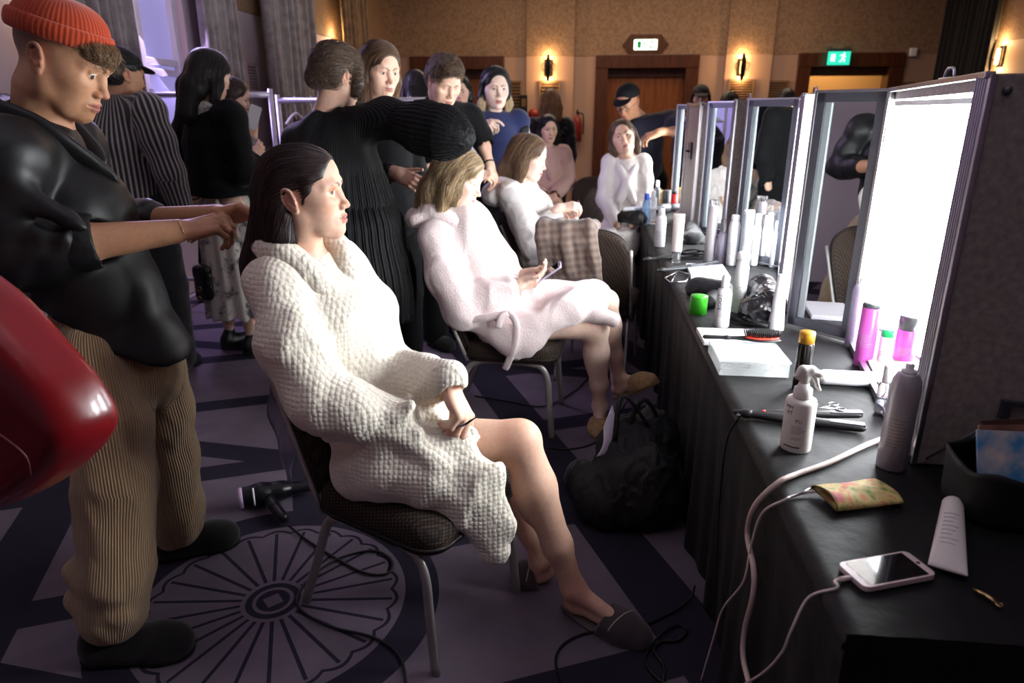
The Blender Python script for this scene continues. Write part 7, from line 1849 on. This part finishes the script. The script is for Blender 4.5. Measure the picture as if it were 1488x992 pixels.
# open black basket with magazines
c0 = atz(1470, 740, ZT); t = thing('black_basket', 'open black fabric basket at the right end of the table, holding magazines', 'basket', c0)
def bk(u, v):
    a = 2*PI*u; k = 1+.06*v; return (.115*k*abs(math.cos(a))**.6*math.copysign(1, math.cos(a)), .085*k*abs(math.sin(a))**.6*math.copysign(1, math.sin(a)), .004+.105*v+.006*math.sin(5*a)*v)
b = MB().grid(bk, 48, 10, None, True); b.f.append(tuple(i*10 for i in range(48))); b.mi.append(0); b.sm.append(False); b.build('basket', M_nylon, t, solid=.004)
M_mag = [mat('blue magazine', srgb(70, 140, 190), .4, vary=(srgb(210, 200, 190), 20, 3)), mat('brown magazine', srgb(96, 66, 58), .4, vary=(srgb(60, 40, 40), 12, 3)), mat('beige magazine', srgb(150, 104, 84), .4, vary=(srgb(90, 70, 70), 18, 3))]
for i, (dx_, an, mm, lb) in enumerate(((-.05, -.5, M_mag[0], 'blue and white magazine leaning in the black basket'), (-.02, -.35, M_mag[2], 'beige magazine in the middle of the black basket'), (.03, -.2, M_mag[1], 'brown magazine leaning at the back of the black basket'))):
    o_ = MB().box((-.062, -.003, 0), (.062, .003, .165), None, Rz(.12*i) @ Rx(-.42), bev=.001).build('magazine', mm); tag(o_, lb, 'magazine', 'magazines in the basket'); o_.location = c0+V3(-.030+.022*i, -.055+.030*i, .012)
# white framed tablet leaning inside the near case
c0 = V3(.83, 1.72, ZT+.004)
t = thing('tablet', 'white-framed tablet leaning by the nearest case, behind the silver hairspray can', 'tablet', c0)
R = frame(unit(V3(-.75, .66, 0))) @ Ry(-.12)
MB().box((-.006, -.075, 0), (.002, .075, .11), None, R, bev=.003).build('frame', M_wb, t); MB().box((.0015, -.062, .014), (.0035, .062, .098), None, R).build('screen', M_glass, t)

# --- cables
def cable(label, pts, r, m, n=10, name='cable'):
    pts = spline(pts, n); o_ = pts[0].copy(); b = MB().tube(pts-o_, r, None, 8).build(name, m); b.location = o_; return tag(b, label, 'cable')
M_cab = mat('black rubber cable', srgb(12, 11, 13), .5); M_cabw = mat('white cable', srgb(222, 206, 202), .5); M_cabp = mat('thick white cable', srgb(214, 190, 182), .5)
E = lambda px, py, x=.382: atx(px, py, x)
cable('thick white cable curving from the nearest case over the table edge to the floor', [atz(1338, 620, ZT+.006), atz(1310, 628, ZT+.006), atz(1262, 645, ZT+.006), atz(1205, 672, ZT+.006), atz(1160, 688, ZT+.006), V3(.42, atz(1125, 705, ZT)[1], ZT+.006), E(1097, 735), E(1086, 775), E(1095, 825), E(1094, 865), E(1082, 915), E(1080, 955), E(1090, 1000), E(1100, 1060)], .0062, M_cabp)
cable('thin white cable running from the flowered pouch over the table edge', [atz(1200, 712, ZT+.008), atz(1170, 716, ZT+.004), atz(1148, 722, ZT+.004), V3(.418, atz(1130, 728, ZT)[1], ZT+.004), E(1108, 745, .388), E(1092, 790, .38), E(1080, 845, .375), E(1050, 885, .37), E(1036, 930, .365), E(1016, 1000, .36), E(1005, 1060, .36)], .0026, M_cabw)
cable('thin white charging cable plugged into the phone at the near table corner', [lm+xx*.002, lm-xx*.03+V3(0, 0, -.001), V3(.43, .985, ZT+.003), E(1175, 868, .395), E(1150, 915, .37), E(1136, 948, .365), E(1108, 978, .36), E(1070, 1000, .35)], .0024, M_cabw)
put(MB().tube([lm+xx*.0, lm-xx*.022], .0042, None, 8).build('plug', M_cabw, bpy.data.objects['cable.002']), bpy.data.objects['cable.002'], np.array(bpy.data.objects['cable.002'].location))
tag(MB().tube([V3(0, 0, 0), atz(1143, 757, ZT+.005)*0+(atz(1150, 722, ZT+.006)-atz(1186, 706, ZT+.012))], [.0025, .001], None, 6).build('metal_comb_tail', M_scis), 'thin steel rat-tail comb handle beside the flowered pouch', 'comb').location = atz(1186, 706, ZT+.012)
cable('black flex of the straightener hanging over the table edge', [atz(1082, 601, ZT+.012), atz(1070, 604, ZT+.010), V3(.415, atz(1068, 604, ZT)[1], ZT+.006), E(1056, 640, .392), E(1046, 720, .39), E(1040, 830, .385), E(1036, 900, .38)], .003, M_cab)
F_ = lambda px, py, z=.006: atz(px, py, z)
cable('black flex of the hair dryer looping under the nearest chair', [F_(418, 762, .02), F_(440, 780), F_(480, 806), F_(530, 832), F_(565, 832), F_(568, 812), F_(540, 800), F_(490, 812), F_(450, 840), F_(432, 868), F_(440, 888), F_(480, 910), F_(540, 925), F_(578, 950), F_(590, 992), F_(588, 1050)], .0042, M_cab)
cable('black cable looping on the carpet beside the charcoal slipper', [F_(830, 1020), F_(808, 965), F_(820, 935), F_(860, 918), F_(915, 915, .009), F_(975, 890), F_(1003, 868, .02), F_(1010, 850, .05)], .004, M_cab)
cable('second black cable tangled at the toe of the charcoal slipper', [F_(1000, 1010), F_(955, 985), F_(938, 955), F_(960, 922, .012), F_(985, 908), F_(998, 916), F_(985, 930), F_(962, 932), F_(950, 945, .012), F_(965, 970), F_(960, 1010)], .004, M_cab)
cable('black flex on the carpet between the pink robe chair and the bags', [F_(690, 575), F_(735, 582), F_(790, 590), F_(835, 568), F_(858, 545), F_(885, 520)], .004, M_cab)
cable('black flex running from the bags past the standing tan slipper', [F_(795, 650), F_(830, 652), F_(868, 640), F_(900, 600, .03), F_(925, 560, .06), F_(945, 520, .05)], .004, M_cab)
def coil(label, c, r, m, n=4, rad=.003, seed=1):
    g = np.random.default_rng(seed); pts = []
    for i in range(n*10): a = 2*PI*i/10; k = 1+g.uniform(-.25, .25); pts.append(V3(r*k*math.cos(a), r*.8*k*math.sin(a), .004+.0014*i/3+g.uniform(0, .004)))
    pts = spline(pts, 4); b = MB().tube(pts, rad, None, 6).build('coiled_cable', m); b.location = c; return tag(b, label, 'cable')
coil('white cable coiled on the table left of the silver can', atz(1008, 352, ZT), .055, M_cabw, 3, .0035, 2); coil('black cable heaped on the table behind the squeeze tube', atz(1003, 372, ZT), .07, M_cab, 5, .0035, 5)
coil('grey cable coiled on the table behind the blue-capped bottle', atz(950, 325, ZT), .09, M_cabw, 2, .004, 7)

# --- hair dryer on the carpet
t0 = atz(392, 716, .05); t = thing('hair_dryer', 'black hair dryer with a lilac ring lying on the carpet behind the nearest chair', 'hair dryer', t0*V3(1, 1, 0)); hl0 = t0*V3(1, 1, 0)
a_, b_ = atz(357, 722, .05), atz(430, 708, .05); d = unit(b_-a_)
S = SDF(); S.chain([a_, a_+d*.06, a_+d*.13, a_+d*.19], [.040, .043, .036, .026], .02); S.chain([a_+d*.19, a_+d*.27], [.026, .034], .01, fl=((0, 0, 1), .8)); S.cut(a_-d*.02, -d, .003); S.cut(a_+d*.27, d, .003)
cloth_obj(S, 'barrel', mat('dryer black', srgb(16, 15, 19), .3), t, hl0, .005, 1)
h0, h1 = a_+d*.075+V3(0, 0, -.01), atz(412, 752, .03); S = SDF(); S.chain([h0, lerp(h0, h1, .5), h1], [.026, .022, .019], .01); cloth_obj(S, 'handle', MATS['dryer black'], t, hl0, .005, 1)
Rn = frame(d)[:, [1, 2, 0]]; put(MB().lathe([(.030, -.006), (.040, -.004), (.0415, .006), (.039, .012)], None, 32, Rn, a_-d*.022).build('intake_ring', mat('lilac ring', srgb(200, 176, 210), .4), t), t, hl0)
put(MB().lathe([(.0, -.001), (.029, -.001), (.029, .002)], None, 24, Rn, a_-d*.027, capb=False).build('intake_grille', mat('grille grey', srgb(90, 80, 96), .5, bump=('wave', 400, 1)), t), t, hl0)
put(MB().tube([a_+d*.055+V3(0, 0, .037), a_+d*.085+V3(0, 0, .037)], .008, None, 8, flat=(.5, 1)).build('red_badge', M_redp, t), t, hl0); put(MB().tube([lerp(h0, h1, .55)+V3(.005, -.016, .008), lerp(h0, h1, .9)+V3(.005, -.014, .008)], .007, None, 8).build('red_switch', M_redp, t), t, hl0)
put(MB().tube([a_+d*.03+.0432*(n1_*0+unit(np.cross(d, (0, 0, 1)))*math.cos(a)+V3(0, 0, 1)*math.sin(a)) for a in np.linspace(-.6, 1.2, 10) for n1_ in (0,)], .004, None, 6, flat=(1, 1)).build('white_band', M_wb, t), t, hl0)

# --- bags under the table
M_bagk = mat('soft black bag cloth', srgb(20, 19, 22), .7, bump=('noise', 60, .3), bumpd=.004)
c0 = atz(905, 752, 0)
t = thing('black_bag', 'slumped black bag on the carpet by the table drape, handles up', 'bag', c0)
S = SDF(); S.chain([atz(875, 720, .10), atz(945, 715, .12), atz(955, 690, .14)], [.11, .12, .10], .06); S.chain([aty(905, 655, 2.40), aty(950, 640, 2.46)], [.10, .10], .06); S.chain([aty(912, 620, 2.44), aty(948, 612, 2.48)], [.05, .05], .04); S.chain([atz(850, 700, .06), atz(890, 740, .06)], [.07, .07], .05); S.chain([atz(905, 690, .2), atz(945, 680, .24)], [.08, .08], .05); S.cut(V3(0, 0, .0), (0, 0, -1), .004); S.cut(V3(.39, 0, 0), (1, 0, 0), .01)
S.disp = fold_disp(.018, 15, 41); cloth_obj(S, 'bag_body', M_bagk, t, c0, .007, 1)
for i, (q0, q1, q2) in enumerate((((893, 640), (905, 575), (945, 622)), ((905, 640), (935, 580), (968, 630)))):
    put(MB().tube(spline([aty(*q0, 2.34+.05*i), aty(*q1, 2.36+.05*i), aty(*q2, 2.40+.05*i)], 8), .010, None, 8, flat=(1, .5)).build('handle', M_bagk, t), t, c0)
lump('dark_jacket', 'dark jacket heaped on the carpet in front of the black bag', 'jacket', [atz(845, 690, .05), atz(880, 722, .06), atz(925, 745, .05)], [.065, .085, .06], M_blackcloth, .016, 16, 43, zmin=0.001)
pa, pb_, pc_, pd_ = aty(866, 664, 2.30), aty(896, 650, 2.36), aty(893, 590, 2.40), aty(880, 618, 2.36)
t = tag(MB().grid(lambda u, v: tuple(lerp(lerp(pa, pb_, u), lerp(pd_, pc_, u), v)+V3(.01*math.sin(4*v), -.012*math.sin(3*u+2*v), 0)-pa), 10, 16).build('paper_sheet', mat('lilac white paper', srgb(214, 204, 226), .7), solid=.001), 'creased white paper sticking up out of the black bag', 'paper'); t.location = pa
m = mat('checked cloth', srgb(200, 196, 196), .8); nt, pz, tc = nodes_of(m); ck = _n(nt, 'ShaderNodeTexChecker', Scale=90); ck.inputs[1].default_value = srgb(200, 196, 200); ck.inputs[2].default_value = srgb(24, 20, 24); nt.links.new(tc.outputs['Object'], ck.inputs[0]); nt.links.new(ck.outputs[0], pz.inputs[0])
lump('checked_pouch', 'black and white checked pouch in the mouth of the black bag', 'pouch', [aty(952, 655, 2.44), aty(968, 652, 2.46)], [.03, .032], m, .004, 30, 44, res=.005)

# --- red leather bag hanging at the left edge, close to the camera
M_redl = mat('oxblood leather', srgb(118, 15, 21), .28, spec=.6, coat=.3, bump=('noise', 180, .08), bumpd=.001)
c0 = aty(40, 590, .95); t = thing('hanging_handbag', 'dark red leather handbag hanging at the left edge, close in front', 'bag', c0)
S = SDF(); S.box(aty(-40, 590, .97), V3(.30, .062, .30), rd=.03)
def edge(p, q, inside):
    p, q, i = [aty(a_-14, b_+12, .97) for a_, b_ in (p, q, inside)]; d = unit((q-p)*V3(1, 0, 1)); n = V3(d[2], 0, -d[0]); n = n if (i-p) @ n < 0 else -n; S.cut(p, n+V3(0, -.25, 0), .045)
for p_, q_ in (((0, 408), (150, 574)), ((150, 570), (166, 625)), ((166, 622), (70, 712)), ((75, 712), (-40, 738)), ((-40, 385), (5, 408))): edge(p_, q_, (20, 600))
cloth_obj(S, 'bag_body', M_redl, t, c0, .005, 2)
put(MB().tube(spline([aty(-20, 620, .885), aty(12, 640, .885), aty(38, 664, .892), aty(45, 690, .91)], 8), .0016, None, 6).build('seam_piping', mat('dark red piping', srgb(120, 60, 60), .4), t), t, c0)
put(MB().tube(spline([aty(-100, 440, .97), aty(-140, 250, .96), aty(-170, -60, .95)], 10), .012, None, 10, flat=(1, .4)).build('shoulder_strap', M_redl, t), t, c0)

# --- tweed coat over the empty chair
def tweed():
    m = mat('brown check tweed', srgb(112, 92, 84), .9, sheen=.3, bump=('noise', 260, .5), bumpd=.002); nt, pz, tc = nodes_of(m)
    mp = _n(nt, 'ShaderNodeMapping'); mp.inputs['Rotation'].default_value = (.1, .12, .15); nt.links.new(tc.outputs['Object'], mp.inputs[0])
    cur = None
    for ax_, s_ in (('X', 8), ('Z', 8), ('X', 62), ('Z', 62)):
        w = _n(nt, 'ShaderNodeTexWave', Scale=s_, Distortion=.3, bands_direction=ax_); nt.links.new(mp.outputs[0], w.inputs[0])
        if cur is None: cur = w.outputs['Fac']
        else: a = _n(nt, 'ShaderNodeMath', operation='ADD'); nt.links.new(cur, a.inputs[0]); nt.links.new(w.outputs['Fac'], a.inputs[1]); cur = a.outputs[0]
    r = _n(nt, 'ShaderNodeMapRange'); r.inputs[1].default_value = .8; r.inputs[2].default_value = 3.2; nt.links.new(cur, r.inputs[0])
    cr = _n(nt, 'ShaderNodeValToRGB'); cr.color_ramp.elements[0].color = srgb(84, 68, 62); cr.color_ramp.elements[1].color = srgb(140, 122, 112); nt.links.new(r.outputs[0], cr.inputs[0]); nt.links.new(cr.outputs[0], pz.inputs[0]); return m
cl = np.array(chairJ.location); cR = Rz(DEG(80))
t = thing('tweed_coat', 'brown checked tweed coat draped over the back of the empty chair', 'coat', cl)
S = SDF(cR, cl); B0_, B1_ = V3(-.155, 0, .44), unit(V3(-.19, 0, .45)); nb_ = V3(B1_[2], 0, -B1_[0])
bp_ = lambda y, h, d: B0_+V3(0, y, 0)+B1_*h+nb_*d
for y in (.0, .06, .12, .18, .24, .27):
    S.chain([bp_(y+.01, -.02+.03*math.sin(y*30), -.062), bp_(y, .25, -.060), bp_(y, .47, -.050), bp_(y, .52, -.012), bp_(y, .50, .045), bp_(y, .28, .055)], [.030, .028, .026, .026, .024, .02], .035)
S.chain([bp_(-.035, .16, -.07), bp_(-.02, .36, -.075), bp_(.0, .52, -.05), bp_(.02, .545, -.01)], [.028, .03, .028, .026], .012); S.chain([bp_(.12, .30, -.09), bp_(.13, .46, -.08), bp_(.14, .53, -.04)], [.024, .026, .024], .012)
S.disp = fold_disp(.006, 20, 52, (1, 1, .4)); cloth_obj(S, 'cloth', tweed(), t, cl, .0065, 1)
# clear plastic bag hanging off the back of the nearest chair
pa = aty(402, 600, 1.86)
t = thing('hanging_plastic_bag', 'crumpled clear plastic bag hanging from the back of the nearest chair', 'bag', pa)
def pbg(u, v):
    w = .03+.035*math.sin(PI*min(v*1.1, 1)); p = lerp(aty(398, 545, 1.86), aty(422, 700, 1.88), v); return tuple(p-pa+V3((u-.5)*w+.006*math.sin(14*v+5*u), -.012*math.sin(9*u+6*v), 0))
MB().grid(pbg, 12, 26).build('film', mat('clear film', srgb(200, 196, 210), .2, trans=.75, ior=1.1), t, solid=.0015)
# fire extinguisher by the double door
p = aty(838, 206, YB-.12); t = thing('fire_extinguisher', 'red fire extinguisher on the wall left of the double door', 'fire extinguisher', p)
MB().lathe([(.06, 0), (.075, .01), (.075, .30), (.06, .37), (.03, .41), (.025, .44)], None, 24).build('cylinder', M_red, t)
MB().box((-.03, .06, .1), (.03, .118, .3), None, bev=.004).build('wall_mount', M_black, t)
MB().box((-.02, -.06, .44), (.02, .05, .47), None, bev=.005).box((-.015, -.08, .49), (.015, .03, .505), None, R=Rx(.15), bev=.004).build('valve', M_black, t); MB().tube(spline([(.02, 0, .45), (.09, -.02, .42), (.10, -.02, .25), (.095, 0, .12)], 6), .011, None, 8).build('hose', M_black, t)
